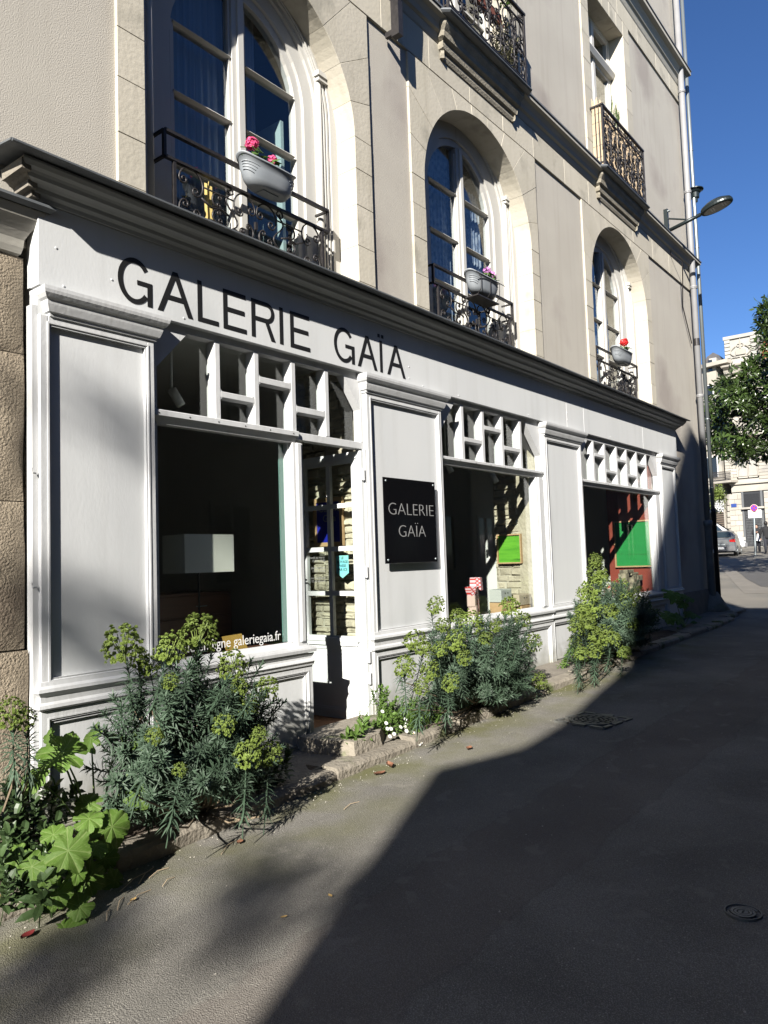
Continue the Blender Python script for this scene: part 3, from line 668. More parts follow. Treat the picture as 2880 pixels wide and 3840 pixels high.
def iron(pts, y, parent, name='scroll', r=.0075, mat_=None):
    b = MB(); b.tube([(x, y, z) for x, z in pts], r, 5, 1.25); return b.build(name, mat_ or M['iron'], parent, smooth=True)
def window_railing(cx, hw, y, z0, z1, z2, nm):
    rl = MB(); rl.box(cx - hw, cx + hw, y - .02, y + .02, z2 - .012, z2 + .014); g = rl.build('window_railing', M['iron'], house)
    q = MB(); q.box(cx - hw, cx + hw, y - .018, y + .018, z1 - .01, z1 + .012); q.build('rail', M['iron'], g)
    q = MB(); q.box(cx - hw, cx + hw, y - .012, y + .012, z0 - .01, z0 + .008); q.build('rail', M['iron'], g)
    for s in (-1, 1):
        q = MB(); xx = cx + s * hw; q.box(xx - .012, xx + .012, y + .0, y + .16, z2 - .01, z2 + .01); q.box(xx - .012, xx + .012, y - .015, y + .015, z1, z2); q.box(xx - .012, xx + .012, y, y + .16, z1 - .01, z1 + .01); q.build('bracket', M['iron'], g)
        xx = cx + s * (hw - .09); q = MB(); q.box(xx - .013, xx + .013, y - .013, y + .013, z0 - .12, z1); q.build('post', M['iron'], g)
    H = z1 - z0; zm = (z0 + z1) / 2; w = hw - .1
    for s in (-1, 1):
        f = lambda pts: [(cx + s * px, pz) for px, pz in pts]
        iron(f(cscroll(w * .82, zm + H * .24, H * .25, -pi / 2 + .5)), y, g)
        iron(f(cscroll(w * .84, zm - H * .27, H * .22, pi / 2 + .4)), y, g)
        iron(f([(w * .70, zm + H * .05), (w * .58, zm - .02), (w * .46, zm - H * .0), (w * .36, zm - H * .06)]), y, g, 'bar', .009)
        iron(f(cscroll(w * .50, zm + H * .13, H * .12, pi + .2)), y, g); iron(f(cscroll(w * .50, zm - H * .16, H * .12, pi - .2)), y, g)
        iron(f(sscroll((w * .30, z1 - H * .12), (w * .34, z0 + H * .2), H * .10, 1)), y, g)
        iron(f(cscroll(w * .15, zm + H * .22, H * .25, -pi / 2 - .35)), y, g)
        iron(f(cscroll(w * .13, zm - H * .20, H * .16, 0 + .9)), y, g)
        iron(f([(w * .30, z1 - H * .24), (w * .68, z1 - H * .24)]), y, g, 'bar', .007)
        iron(f(spiral(w * .58, zm - H * .36, H * .10, 1.2)), y, g)
    b = MB(); b.box(cx - .012, cx + .012, y - .012, y + .012, zm - H * .1, zm + .02); b.build('collar', M['iron'], g)
    return g
for i, (cx, a) in enumerate(WX): window_railing(cx - (.02 if i != 1 else .06), .95, .25, 2.76, 3.235, 3.45, i)

def balcony(cx, hw, y0, nm, reed=False):
    # moulded stone slab on corbel courses
    s = MB(); pth = [(cx - hw - .06, .12), (cx - hw - .06, y0 + .1), (cx - hw + .0, y0 + .03), (cx + hw - .0, y0 + .03), (cx + hw + .06, y0 + .1), (cx + hw + .06, .12)]
    s.sweep(pth, [(-.12, 6.362), (.055, 6.367), (.075, 6.385), (.075, 6.40), (.05, 6.425), (-.3, 6.43)]); g = s.build('balcony', M['lead'], house)
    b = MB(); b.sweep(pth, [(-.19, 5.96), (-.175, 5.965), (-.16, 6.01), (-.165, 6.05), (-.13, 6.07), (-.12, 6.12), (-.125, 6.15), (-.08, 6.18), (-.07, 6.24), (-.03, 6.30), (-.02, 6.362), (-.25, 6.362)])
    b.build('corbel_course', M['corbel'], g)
    b = MB(); b.box(cx - hw + .12, cx + hw - .12, y0 + .21, .14, 6.0, 6.42); b.build('slab', M['band'], g)
    yb = y0 + .02; zt = 7.48; zb = 6.50
    b = MB(); b.box(cx - hw - .02, cx + hw + .02, yb - .022, yb + .022, zt - .015, zt + .015); b.build('handrail', M['iron'], g)
    b = MB(); b.box(cx - hw, cx + hw, yb - .012, yb + .012, zb - .01, zb + .01); b.build('rail', M['iron'], g)
    b = MB(); b.box(cx - hw, cx + hw, yb - .010, yb + .010, zt - .16, zt - .145); b.build('rail', M['iron'], g)
    for s_ in (-1, 1):
        xx = cx + s_ * (hw - .01); b = MB(); b.box(xx - .015, xx + .015, yb - .015, yb + .015, 6.42, zt); b.build('post', M['iron'], g)
        b = MB(); b.box(xx - .02, xx + .02, yb + .023, .15, zt - .014, zt + .014); b.box(xx - .01, xx + .01, yb + .013, .15, zb - .01, zb + .01)
        for k in range(1, 3):
            yy = yb + k * .06; b.box(xx - .008, xx + .008, yy - .008, yy + .008, zb, zt)
        b.build('side_rail', M['iron'], g)
    n = 3; wv = 2 * hw / n; zm = (zb + zt - .16) / 2; H = zt - .16 - zb
    for k in range(n):
        c0 = cx - hw + wv * (k + .5)
        for s_ in (-1, 1):
            f = lambda pts: [(c0 + s_ * px, pz) for px, pz in pts]
            iron(f(cscroll(wv * .22, zm + H * .30, H * .17, -pi / 2 - .3)), yb, g, r=.009)
            iron(f(cscroll(wv * .22, zm - H * .30, H * .17, pi / 2 + .3)), yb, g, r=.009)
            iron(f(sscroll((wv * .10, zm + H * .22), (wv * .40, zm - H * .22), H * .075, -1)), yb, g, r=.009)
            iron(f(cscroll(wv * .33, zm + H * .02, H * .12, pi + .3)), yb, g, r=.008)
            iron(f(spiral(wv * .12, zm - H * .06, H * .09, 2.0)), yb, g, r=.008)
            iron(f(spiral(wv * .40, zt - .08, .05, 1.0)), yb, g, r=.007)
        b = MB(); prof = [(.006, 0), (.007, H * .3), (.014, H * .34), (.008, H * .37), (.015, H * .42), (.008, H * .46), (.014, H * .5), (.006, H * .55), (.006, H)]
        b.lathe(prof, (c0, yb, zb), 8); b.build('baluster', M['iron'], g, smooth=True)
    return g
balcony(UP[0][0], 1.0, -.10, 0); balcony(UP[1][0], .98, -.10, 1); balcony(UP[2][0], .98, -.10, 2)
# flat iron strap bolted below the string course
b = MB(); b.box(6.28, 6.36, -.08, .02, 5.60, 6.75); b.box(6.30, 6.34, .02, .12, 5.64, 5.70); b.build('iron_strap', M['iron'], house)
b = MB(); b.prism([(6.24, 6.05), (6.40, 6.05), (6.44, 6.35), (6.44, 6.6), (6.2, 6.6), (6.2, 6.35)], -.12, -.08); b.build('iron_strap', M['iron'], house)

# reed screen and plants on the far balcony
def reed_screen():
    t = thing('reed_screen', (12.95, 0, 6.43), 'straw coloured reed screen tied inside the far balcony railing', 'screen')
    for k in range(150):
        b = MB()
        if k < 18: x, y = 11.99, .10 - k * .0095
        else: x, y = 11.99 + (k - 18) * .0143, -.045
        b.tube([(x + R_.uniform(-.003, .003), y, 6.44), (x + R_.uniform(-.008, .008), y + R_.uniform(-.005, .005), 7.0), (x + R_.uniform(-.012, .012), y + R_.uniform(-.01, .01), 7.42 + R_.uniform(-.02, .12) + (.1 if k < 18 else 0))], .0065, 4)
        b.build('reed', M['reed'], t)
    b = MB()
    for z in (6.6, 6.8, 7.0, 7.2, 7.35): b.tube([(11.985, .1, z), (11.98, -.05, z), (13.9, -.056, z)], .003, 4)
    b.build('binding_wire', M['iron'], t)
reed_screen()

# ================================================================== SHOP FRONT
shop = thing('shop_front', (8.8, 0, -1.55), 'pale grey painted wooden gallery shop front with three windows and lettered fascia', 'shop front')
P_ = M['paint']; T_ = M['trim']
FX0, FX1 = 2.38, 15.17
for xa, xb in ((FX0, 10.18), (10.184, 10.78), (10.784, 13.3), (13.304, FX1)):
    b = MB(); b.cbox(xa, xb, 0, .10, 1.825, 2.365, .003); b.build('fascia_board', P_, shop)
b = MB(); b.box(FX0, FX0 + .02, .1, .14, 1.83, 2.36); b.box(FX1 - .02, FX1, .1, .16, 1.83, 2.36); b.build('fascia_return', T_, shop)
b = MB()
for (x, z) in [(2.5, 2.1), (2.55, 1.86), (2.9, 2.0), (7.3, 1.86), (9.0, 1.86), (10.2, 1.95), (10.2, 2.05), (13.3, 1.95), (11.8, 1.87), (6.6, 1.86), (3.5, 1.87), (6.35, 2.02), (6.35, 1.9)]:
    b.lathe([(.008, 0), (.007, -.004), (.003, -.005)], (x, 0, z), 8, 'y')
b.build('screw_cap', P_, shop)
# lettering, stroke by stroke (widths and cap height as painted)
LZ0, LZ1 = 1.880, 2.200
def letter_geo(ch, x0, x1):
    b = MB(); w = .040; h = .036; H = LZ1 - LZ0; e = [0]
    def rect(a, c, z0, z1): e[0] += 1; b.box(a, c, -.0032 - e[0] * .0002, .001, z0, z1)
    def poly(p): e[0] += 1; b.prism(p, -.0032 - e[0] * .0002, .001)
    if ch == 'A':
        xm = (x0 + x1) / 2; k = .021
        poly([(x0, LZ0), (x0 + w + .004, LZ0), (xm + .004, LZ1 - .045), (xm + k, LZ1), (xm - k, LZ1)])
        poly([(x1, LZ0), (x1 - w - .004, LZ0), (xm - .004, LZ1 - .045), (xm - k, LZ1), (xm + k, LZ1)][::-1])
        rect(x0 + (xm - x0) * .30 + .01, x1 - (xm - x0) * .30 - .01, LZ0 + H * .31, LZ0 + H * .31 + h)
    elif ch == 'L': rect(x0, x0 + w, LZ0, LZ1); rect(x0 + w, x1, LZ0, LZ0 + h)
    elif ch == 'E':
        rect(x0, x0 + w, LZ0, LZ1); rect(x0 + w, x1, LZ0, LZ0 + h); rect(x0 + w, x1 - .004, LZ1 - h, LZ1); rect(x0 + w, x1 - .02, LZ0 + H * .5 - h * .4, LZ0 + H * .5 + h * .6)
    elif ch == 'I': rect(x0, x1, LZ0, LZ1)
    elif ch == 'Ï': rect(x0, x1, LZ0, LZ1); xm = (x0 + x1) / 2; rect(xm - .046, xm - .012, LZ1 + .028, LZ1 + .062); rect(xm + .012, xm + .046, LZ1 + .028, LZ1 + .062)
    elif ch == 'R':
        rect(x0, x0 + w, LZ0, LZ1); zc = LZ1 - H * .275; ro = H * .275; xc = x1 - ro - .008; ri = ro - h
        out = [(x0 + w, LZ1)] + [(xc + ro * sin(pi * k / 12), zc + ro * cos(pi * k / 12)) for k in range(13)] + [(x0 + w, zc - ro)]
        inn = [(x0 + w, zc - ri)] + [(xc + ri * .95 * sin(pi * k / 12), zc - ri * -cos(pi * k / 12)) for k in range(12, -1, -1)] + [(x0 + w, zc + ri)]
        vs = [(x, -.0034, z) for x, z in out] + [(x, -.0034, z) for x, z in inn[::-1]]
        n = len(out); b.add(vs, [(i, i + 1, n + i + 1, n + i) for i in range(n - 1)])
        xl = x0 + (x1 - x0) * .52; poly([(xl, zc - ro + h * .9), (xl + w, zc - ro + h * .9), (x1, LZ0), (x1 - w - .006, LZ0)])
    elif ch == 'G':
        xc = (x0 + x1) / 2 - .004; a = (x1 - x0) / 2 - .004; c = H / 2 + .006; zc = (LZ0 + LZ1) / 2
        n = 36; t0, t1 = radians(38), radians(322); pts = [t0 + (t1 - t0) * k / n for k in range(n + 1)]
        vs = [(xc + a * cos(t), -.0034, zc + c * sin(t)) for t in pts] + [(xc + (a - w) * cos(t), -.0034, zc + (c - h) * sin(t)) for t in pts]
        b.add(vs, [(i, i + 1, n + 2 + i, n + 1 + i) for i in range(n)])
        rect(x1 - w, x1, LZ0, zc + .012); rect(xc + .02, x1 - w, zc - .02, zc + .012)
    return b
for ch, xa, xb in [('G', 2.945, 3.225), ('A', 3.27, 3.583), ('L', 3.63, 3.83), ('E', 3.88, 4.118), ('R', 4.175, 4.44), ('I', 4.493, 4.532), ('E', 4.62, 4.862), ('G', 5.182, 5.475), ('A', 5.52, 5.82), ('Ï', 5.866, 5.905), ('A', 5.98, 6.288)]:
    letter_geo(ch, xa, xb).build('letter', M['letter'], shop)

# cornice with raw mitred ends and lead capping
cp = [(0.0, 2.366), (.012, 2.37), (.018, 2.395), (.045, 2.41), (.05, 2.435), (.075, 2.445), (.12, 2.452), (.128, 2.475), (.14, 2.49), (.16, 2.505), (.175, 2.53), (.175, 2.545)]
b = MB(); m = len(cp); n = 30; vs = []
for i in range(n + 1):
    for d, z in cp:
        xa, xb = FX0 - d, FX1 + d * .85; vs.append((xa + (xb - xa) * i / n, -d + .0015 * sin(i * 2.3), z + .002 * sin(i * 1.7)))
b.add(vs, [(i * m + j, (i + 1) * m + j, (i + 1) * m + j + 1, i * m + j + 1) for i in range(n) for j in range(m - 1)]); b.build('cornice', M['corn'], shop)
for s in (0, 1):
    q = MB(); xs = FX0 if s == 0 else FX1
    prof = [(0, 2.37), (.045, 2.415), (.05, 2.44), (.12, 2.458), (.165, 2.51), (.175, 2.545)]
    vs = [((xs - d - R_.uniform(-.004, .012)) if s == 0 else xs + d * .85, -d + .001, z) for d, z in prof] + [((xs - d - .002) if s == 0 else xs + d * .85, .12, z + .0) for d, z in prof]
    q.add(vs, [(i, i + 1, 7 + i, 6 + i) for i in range(5)] + [tuple(range(6))])
    if s == 0:
        for k, (z0, z1, d0) in enumerate([(2.47, 2.535, .15), (2.41, 2.455, .07), (2.372, 2.405, .03)]):
            q.box(xs - d0 - .03, xs - d0 + .03, -d0 - .005, .10, z0, z1)
    q.build('broken_cornice_end', M['pavestone'], shop, fix=True)
b = MB(); b.add([(2.09, -.275, 2.545), (FX1 + .21, -.225, 2.548), (FX1 + .21, .15, 2.60), (2.09, .15, 2.60), (2.09, -.275, 2.56), (FX1 + .21, -.225, 2.562), (FX1 + .21, .15, 2.615), (2.09, .15, 2.615)],
    [(0, 1, 2, 3), (7, 6, 5, 4), (0, 4, 5, 1), (1, 5, 6, 2), (3, 2, 6, 7), (0, 3, 7, 4)])
b.tube([(2.085, -.275, 2.549), (FX1 + .21, -.225, 2.553)], .012, 6)
b.tube([(2.085, -.275, 2.549), (2.085, .13, 2.60)], .012, 6)
b.build('lead_capping', M['lead'], shop)

def moulding_ring(x0, x1, z0, z1, y, w=.03, d=.014, m=None, zb0=None):
    """picture-frame moulding: stepped ring round a panel"""
    b = m or MB()
    def ring(i0, i1, ya, yb):
        a = [(x0 + i0, z0 + i0), (x1 - i0, z0 + i0), (x1 - i0, z1 - i0), (x0 + i0, z1 - i0)]; c = [(x0 + i1, z0 + i1), (x1 - i1, z0 + i1), (x1 - i1, z1 - i1), (x0 + i1, z1 - i1)]
        vs = [(x, ya, z) for x, z in a] + [(x, yb, z) for x, z in c]; b.add(vs, [(k, (k + 1) % 4, 4 + (k + 1) % 4, 4 + k) for k in range(4)])
    ring(-w, -w, y + .02, y - d); ring(-w, -w * .55, y - d, y - d); ring(-w * .55, -w * .35, y - d, y - d * .4); ring(-w * .35, 0, y - d * .4, y - d * .6); ring(0, 0.0, y - d * .6, y + .025)
    return b
def pilaster(x0, x1, zbot, cl=0.0):
    g = MB(); st = .055
    # core behind, stiles and rails in front
    g.box(x0, x1, .03, .12, zbot, 1.80); p = g.build('pilaster', P_, shop)
    b = MB(); b.cbox(x0, x0 + st, 0, .03, -.70, 1.64, .004); b.cbox(x1 - st, x1, 0, .03, -.70, 1.64, .004); b.cbox(x0 + st, x1 - st, 0, .03, 1.585, 1.64, .004)
    b.build('stile', T_, p)
    b = MB(); moulding_ring(x0 + st + .018, x1 - st - .018, -.655, 1.575, .012, .026, .018, b); b.build('panel_moulding', T_, p)
    # dado mouldings
    b = MB(); b.sweep([(x0, .1), (x0, .0), (x1, .0), (x1, .1)], [(-.03, -.66), (.006, -.675), (.01, -.70), (.03, -.715), (.034, -.735), (.02, -.75), (.008, -.765), (.006, -.80), (.022, -.815), (.026, -.835), (.008, -.85), (-.03, -.855)][::-1]); b.build('dado_moulding', T_, p)
    # plinth with its own framed panel
    b = MB(); b.frame(x0, x1, zbot, -.855, .05, 0, .03); b.build('plinth_frame', T_, p)
    b = MB(); moulding_ring(x0 + .062, x1 - .062, zbot + .062, -.917, .012, .02, .016, b); moulding_ring(x0 + .085, x1 - .085, zbot + .085, -.94, .02, .01, .01, b); b.build('plinth_moulding', T_, p)
    # capital
    b = MB(); b.sweep([(x0 + cl, .11), (x0 + cl, .0), (x1 - .0, .0), (x1 - .0, .11)], [(-.02, 1.632), (.012, 1.636), (.016, 1.655), (.03, 1.662), (.04, 1.69), (.045, 1.705), (.05, 1.73), (.065, 1.742), (.08, 1.765), (.085, 1.785), (.085, 1.808), (-.02, 1.818)]); b.build('capital', M['corn'] if False else T_, p)
    return p
pilaster(2.39, 3.235, -1.62, .075); pilaster(5.635, 6.925, -1.50); pilaster(9.43, 10.63, -1.47); pilaster(14.16, 15.03, -1.42)
# worn edge strip and hooks at the near left corner
b = MB(); b.box(2.355, 2.388, .03, .10, -1.62, 1.70); b.build('edge_strip', T_, shop)
b = MB()
for z in (.62, -.09): b.tube([(2.37, .02, z), (2.34, .0, z), (2.335, .0, z + .03)], .006, 5)
b.build('hook', T_, shop)

def fanlight(x0, x1, bars, rails, zt0, ztop, zdiagL, zdiagR, wb, name='fanlight'):
    yf, yb, yg = .05, .14, .145
    f = MB(); f.box(x0, x1, yf, yb, ztop, 1.825); f.box(x0, x0 + .045, yf, yb, zt0, ztop); f.box(x1 - .035, x1, yf, yb, zt0, ztop); g = f.build(name, T_, shop)
    for xr in bars:
        b = MB(); b.cbox(xr - wb, xr, yf, yb, zt0, ztop, .004); b.box(xr - wb + .012, xr - .012, yb, yb + .03, zt0, ztop); b.build('glazing_bar', T_, g)
    fl = .022
    def fillet(x, z, sx, sz): return [(x, z), (x + sx * fl, z), (x + sx * fl * .4, z + sz * fl * .4), (x, z + sz * fl)]
    xs = [x0 + .045] + list(bars) + [x1 - .035]
    for i, (z0, z1) in rails.items():
        a, c = bars[i], bars[i + 1] - wb; b = MB(); b.cbox(a, c, yf + .001, yb, z0, z1, .004)
        for (x, sx) in ((a, 1), (c, -1)):
            b.prism(fillet(x, z1, sx, 1), yf + .003, yb - .01); b.prism(fillet(x, z0, sx, -1), yf + .003, yb - .01)
        b.build('cross_bar', T_, g)
    b = MB()
    (ax, az), (bx, bz) = zdiagL; b.prism([(ax, az), (bx, bz), (ax, bz)][::-1], yf + .003, yb); b.build('corner_piece', T_, g)
    b = MB(); (ax, az), (bx, bz) = zdiagR; b.prism([(ax, az), (bx, bz), (ax, bz)], yf + .003, yb); b.build('corner_piece', T_, g)
    # panes: one between each pair of bars
    ed = [x0 + .04] + [v for xr in bars for v in (xr - wb, xr)] + [x1 - .03]
    for i in range(0, len(ed), 2):
        b = MB(); b.box(ed[i], ed[i + 1], yg, yg + .004, zt0, ztop); b.build('pane', M['glass'], g)
    return g
fa = fanlight(3.245, 5.635, [3.88, 4.29, 4.72, 5.15], {0: (1.335, 1.385), 1: (1.52, 1.575), 2: (1.33, 1.385)}, 1.155, 1.775, ((3.29, 1.47), (3.57, 1.776)), ((5.60, 1.47), (5.36, 1.776)), .052)
fb = fanlight(6.93, 9.43, [7.47, 7.93, 8.40, 8.88], {0: (1.36, 1.41), 1: (1.55, 1.60), 2: (1.35, 1.40)}, 1.145, 1.78, ((6.975, 1.42), (7.28, 1.781)), ((9.395, 1.36), (8.98, 1.781)), .058)
fc = fanlight(10.64, 14.15, [11.24, 11.69, 12.19, 12.63, 13.11, 13.58], {0: (1.52, 1.57), 1: (1.30, 1.345), 2: (1.515, 1.565), 3: (1.295, 1.34), 4: (1.51, 1.56)}, 1.13, 1.75, ((10.685, 1.42), (11.0, 1.751)), ((14.115, 1.40), (13.78, 1.751)), .062)
# rails under the fanlights with screw holes
def rail(x0, x1, z0, z1, g, holes=6):
    b = MB(); b.cbox(x0, x1, .02, .13, z0 + .05, z1, .006); b.prism([(.03, z0 + .05), (.05, z0 + .02), (.06, z0), (.13, z0), (.13, z0 + .05)], x0 + .02, x1 - .02, 'x'); b.build('transom_rail', T_, g)
    b = MB()
    for k in range(holes): b.lathe([(.006, .0), (.006, -.002)], (x0 + .05 + (x1 - x0 - .12) * k / (holes - 1), .0195, z1 - .028), 8, 'y')
    b.build('screw_hole', M['iron'], g)
rail(3.235, 4.72, 1.055, 1.155, fa, 6); rail(6.93, 9.44, 1.055, 1.143, fb, 8); rail(10.645, 14.155, 1.035, 1.128, fc, 8)
b = MB(); b.cbox(4.721, 5.634, .05, .13, 1.085, 1.153, .004); b.build('transom_rail', T_, fa)
def display_window(x0, x1, xl, xr, zs, zt, zbot, nm):
    """x0..x1 whole opening, xl..xr clear glass; zs sill; zt top"""
    f = MB()
    if xl > x0: f.cbox(x0, xl, .05, .14, zs - .05, zt, .004)
    g = f.build('display_window', T_, shop) if f.v else link('display_window', None, shop, (x0, 0, zs)) 
    b = MB(); b.cbox(xr, x1, .05, .14, zs - .05, zt, .004); b.cbox(xr + .035, x1 - .03, .03, .05, zs + .0, zt, .008); b.box(xr - .012, xr, .10, .16, zs, zt); b.build('post', T_, g)
    b = MB(); b.box(xl, xr, .138, .144, zs, zt + .02); b.build('pane', M['glass'], g)
    b = MB(); b.prism([(.14, zs), (.13, zs - .0), (.045, zs - .035), (-.035, zs - .045), (-.04, zs - .06), (-.035, zs - .085), (.02, zs - .09), (.14, zs - .09)], x0 - .005, x1 + .02, 'x'); b.build('sill', T_, g)
    b = MB(); b.sweep([(x0, .0), (x1 + .0, .0)], [(.012, zs - .20), (.016, zs - .18), (.03, zs - .165), (.022, zs - .15), (.008, zs - .14), (.006, zs - .12), (.02, zs - .105), (.022, zs - .092)]); b.build('dado_moulding', T_, g)
    b = MB(); b.box(x0, x1, .03, .13, zbot, zs - .10); b.build('stall_riser', P_, g)
    b = MB(); b.frame(x0, x1, zbot, zs - .20, .05, 0, .03); b.build('riser_frame', T_, g)
    b = MB(); moulding_ring(x0 + .062, x1 - .062, zbot + .062, zs - .262, .012, .02, .016, b); moulding_ring(x0 + .085, x1 - .085, zbot + .085, zs - .285, .02, .01, .01, b); b.build('riser_moulding', T_, g)
    return g
wa = display_window(3.24, 4.785, 3.29, 4.665, -.665, 1.056, -1.60, 'a')
wb_ = display_window(6.93, 9.425, 6.975, 9.23, -.67, 1.056, -1.54, 'b')
wc_ = display_window(10.64, 14.15, 10.71, 13.86, -.68, 1.036, -1.42, 'c')
# screen print on the first window
text('Catalogue en ligne galeriegaia.fr', 'window_lettering', (3.895, .1365, -.60), .112, M['white'], wa, .0003, sx=.92)
# narrow pencil-green edge of the plate glass
M['greenedge'] = mat('glass_edge', (.10, .22, .19), .3)
b = MB(); b.box(4.60, 4.664, .16, .168, -.66, 1.05); b.build('glass_edge', M['greenedge'], wa)

# door: folded fully inwards, hinged on the right
dw = M['doorw']
DXo = 5.57
door = MB()
def dbox(m, y0, y1, z0, z1, x0=DXo, x1=DXo + .04): m.box(x0, x1, y0, y1, z0, z1)
for y0, y1, z0, z1 in [(.04, .17, -1.50, 1.07), (.79, .87, -1.50, 1.07), (.17, .79, .965, 1.07), (.17, .79, -.84, -.71), (.17, .79, -1.50, -1.40), (.455, .50, -.71, .965), (.17, .455, .535, .58), (.50, .79, .535, .58), (.17, .455, .115, .16), (.50, .79, .115, .16), (.17, .455, -.32, -.275), (.50, .79, -.32, -.275)]: dbox(door, y0, y1, z0, z1)
door.box(DXo + .01, DXo + .03, .17, .79, -1.40, -.84)
door = door.build('door', dw, shop)
b = MB(); b.box(DXo - .03, DXo, .12, .86, -.76, -.725); b.box(DXo - .02, DXo, .14, .85, -.80, -.761); b.build('weather_bar', dw, door)
b = MB(); b.box(DXo - .012, DXo - .0005, .10, .84, 1.0, 1.045); b.build('top_batten', dw, door)
b = MB(); b.box(DXo - .008, DXo - .0005, .05, .85, -1.50, -1.415); b.build('kick_board', dw, door)
for y0, y1 in ((.17, .455), (.50, .79)):
    for z0, z1 in ((.58, .965), (.16, .535), (-.275, .115), (-.71, -.32)):
        b = MB(); b.box(DXo + .018, DXo + .022, y0, y1, z0, z1); b.build('pane', M['glass'], door)
for z in (.78, -.15, -.95, -1.15):
    b = MB(); b.tube([(DXo + .01, .02, z), (DXo + .01, .02, z + .11)], .012, 8); b.box(DXo - .003, DXo, .03, .07, z, z + .11); b.build('hinge', T_, door)
b = MB(); b.tube([(DXo - .005, .83, -.16), (DXo - .06, .83, -.16), (DXo - .065, .74, -.16)], .009, 6); b.build('handle', M['iron'], door)
# stickers on the panes
M['teal'] = mat('sticker_teal', (.10, .42, .50), .5, (.22, .45, .30), 6, .9)
b = MB(); b.prism([(.25, .07), (.41, .07), (.41, -.10), (.33, -.15), (.25, -.10)], DXo + .0165, DXo + .0175, 'x'); stk = b.build('sticker', M['teal'], door)
for k, wds in enumerate(['LE', 'VOYAGE', 'PASSE', 'PAR ICI!']):
    text(wds, 'sticker_text', (DXo + .0158, .33, .045 - .038 * k), .036, M['letter'], stk, .0002, rot=(pi / 2, 0, -pi / 2), bold=.0006)
hrs = text('mardi au mercredi\n15:00 - 19:00\n\njeudi au samedi\n11:00 - 19:00\n\nsur rendez-vous\n02 40 48 14 91', 'opening_hours', (DXo + .0165, .645, -.06), .034, M['silver'], door, .0002, rot=(pi / 2, 0, -pi / 2))
# door frame posts
b = MB(); b.box(5.612, 5.635, .02, .14, -1.46, 1.085); b.build('door_jamb', T_, shop)

# plaque on the second pilaster
plq = thing('plaque', (6.26, -.01, -.02), 'black square acrylic plaque with cut letters on the pilaster beside the door', 'plaque')
b = MB(); b.cbox(5.815, 6.70, -.034, -.022, -.025, .825, .003); b.build('plate', M['black'], plq)
b = MB()
for x in (5.85, 6.665):
    for z in (.01, .79): b.lathe([(.012, .014), (.012, -.004), (.008, -.007)], (x, -.036, z), 10, 'y')
b.build('stud', M['zinc'], plq, smooth=True)
for ln, z, xa, xb in (('GALERIE', .51, 5.88, 6.655), ('GAÏA', .29, 6.035, 6.495)):
    o = text(ln, 'cut_lettering', ((xa + xb) / 2, -.0352, z), .175, M['silver'], plq, .0008, bold=-.0035)
    xs_ = [v.co.x for v in o.data.vertices]; o.scale = ((xb - xa) / (max(xs_) - min(xs_)), 1, 1)

# doorstep and threshold
b = MB(); pts = [(4.70, -.52), (5.05, -.50), (5.72, -.06), (5.66, .12), (4.62, .12), (4.60, -.10)]
vs = [(x, y, -1.44 + .0 * x) for x, y in pts] + [(x + (.03 if x > 5 else -.02), y - .03, -1.62) for x, y in pts]
N = len(pts); b.add(vs, [tuple(range(N)), tuple(range(2 * N - 1, N - 1, -1))] + [(i, N + i, N + (i + 1) % N, (i + 1) % N) for i in range(N)])
st = b.build('door_step', M['kerb'], fix=True); tag(st, 'worn granite step under the open gallery door', 'step')
b = MB(); b.box(4.80, 5.60, .14, .9, -1.52, -1.50); mt = b.build('door_mat', mat('coir_mat', (.16, .07, .03), .95, (.22, .11, .05), 60, .8, .8, 120)); tag(mt, 'rust brown coir mat just inside the gallery door', 'mat')

# ================================================================== GALLERY INTERIOR
inn = thing('gallery_room', (9.7, 2.5, -1.52), 'dim gallery interior seen through the shop windows', 'room')
q = MB(); q.box(2.40, 14.5, .14, 4.6, -1.58, -1.53); q.build('floor', M['floor_in'], inn)
q = MB(); q.box(2.40, 14.5, .16, 4.6, 2.05, 2.15); q.build('ceiling', M['room'], inn)
q = MB(); q.box(2.40, 14.5, 4.5, 4.6, -1.53, 2.05); q.box(2.40, 2.5, .14, 4.5, -1.53, 2.05); q.box(14.35, 14.5, .14, 4.5, -1.53, 2.05); q.build('wall', M['room'], inn)
q = MB(); q.box(10.0, 10.15, .2, 4.5, -1.53, 2.05); q.box(5.95, 6.05, 1.3, 4.5, -1.53, 2.05); q.box(2.5, 3.24, .12, .2, -1.5, 2.05); q.box(5.9, 6.9, .12, .2, -1.5, 2.05); q.box(9.7, 10.62, .12, .2, -1.5, 2.05); q.build('wall', M['room'], inn)
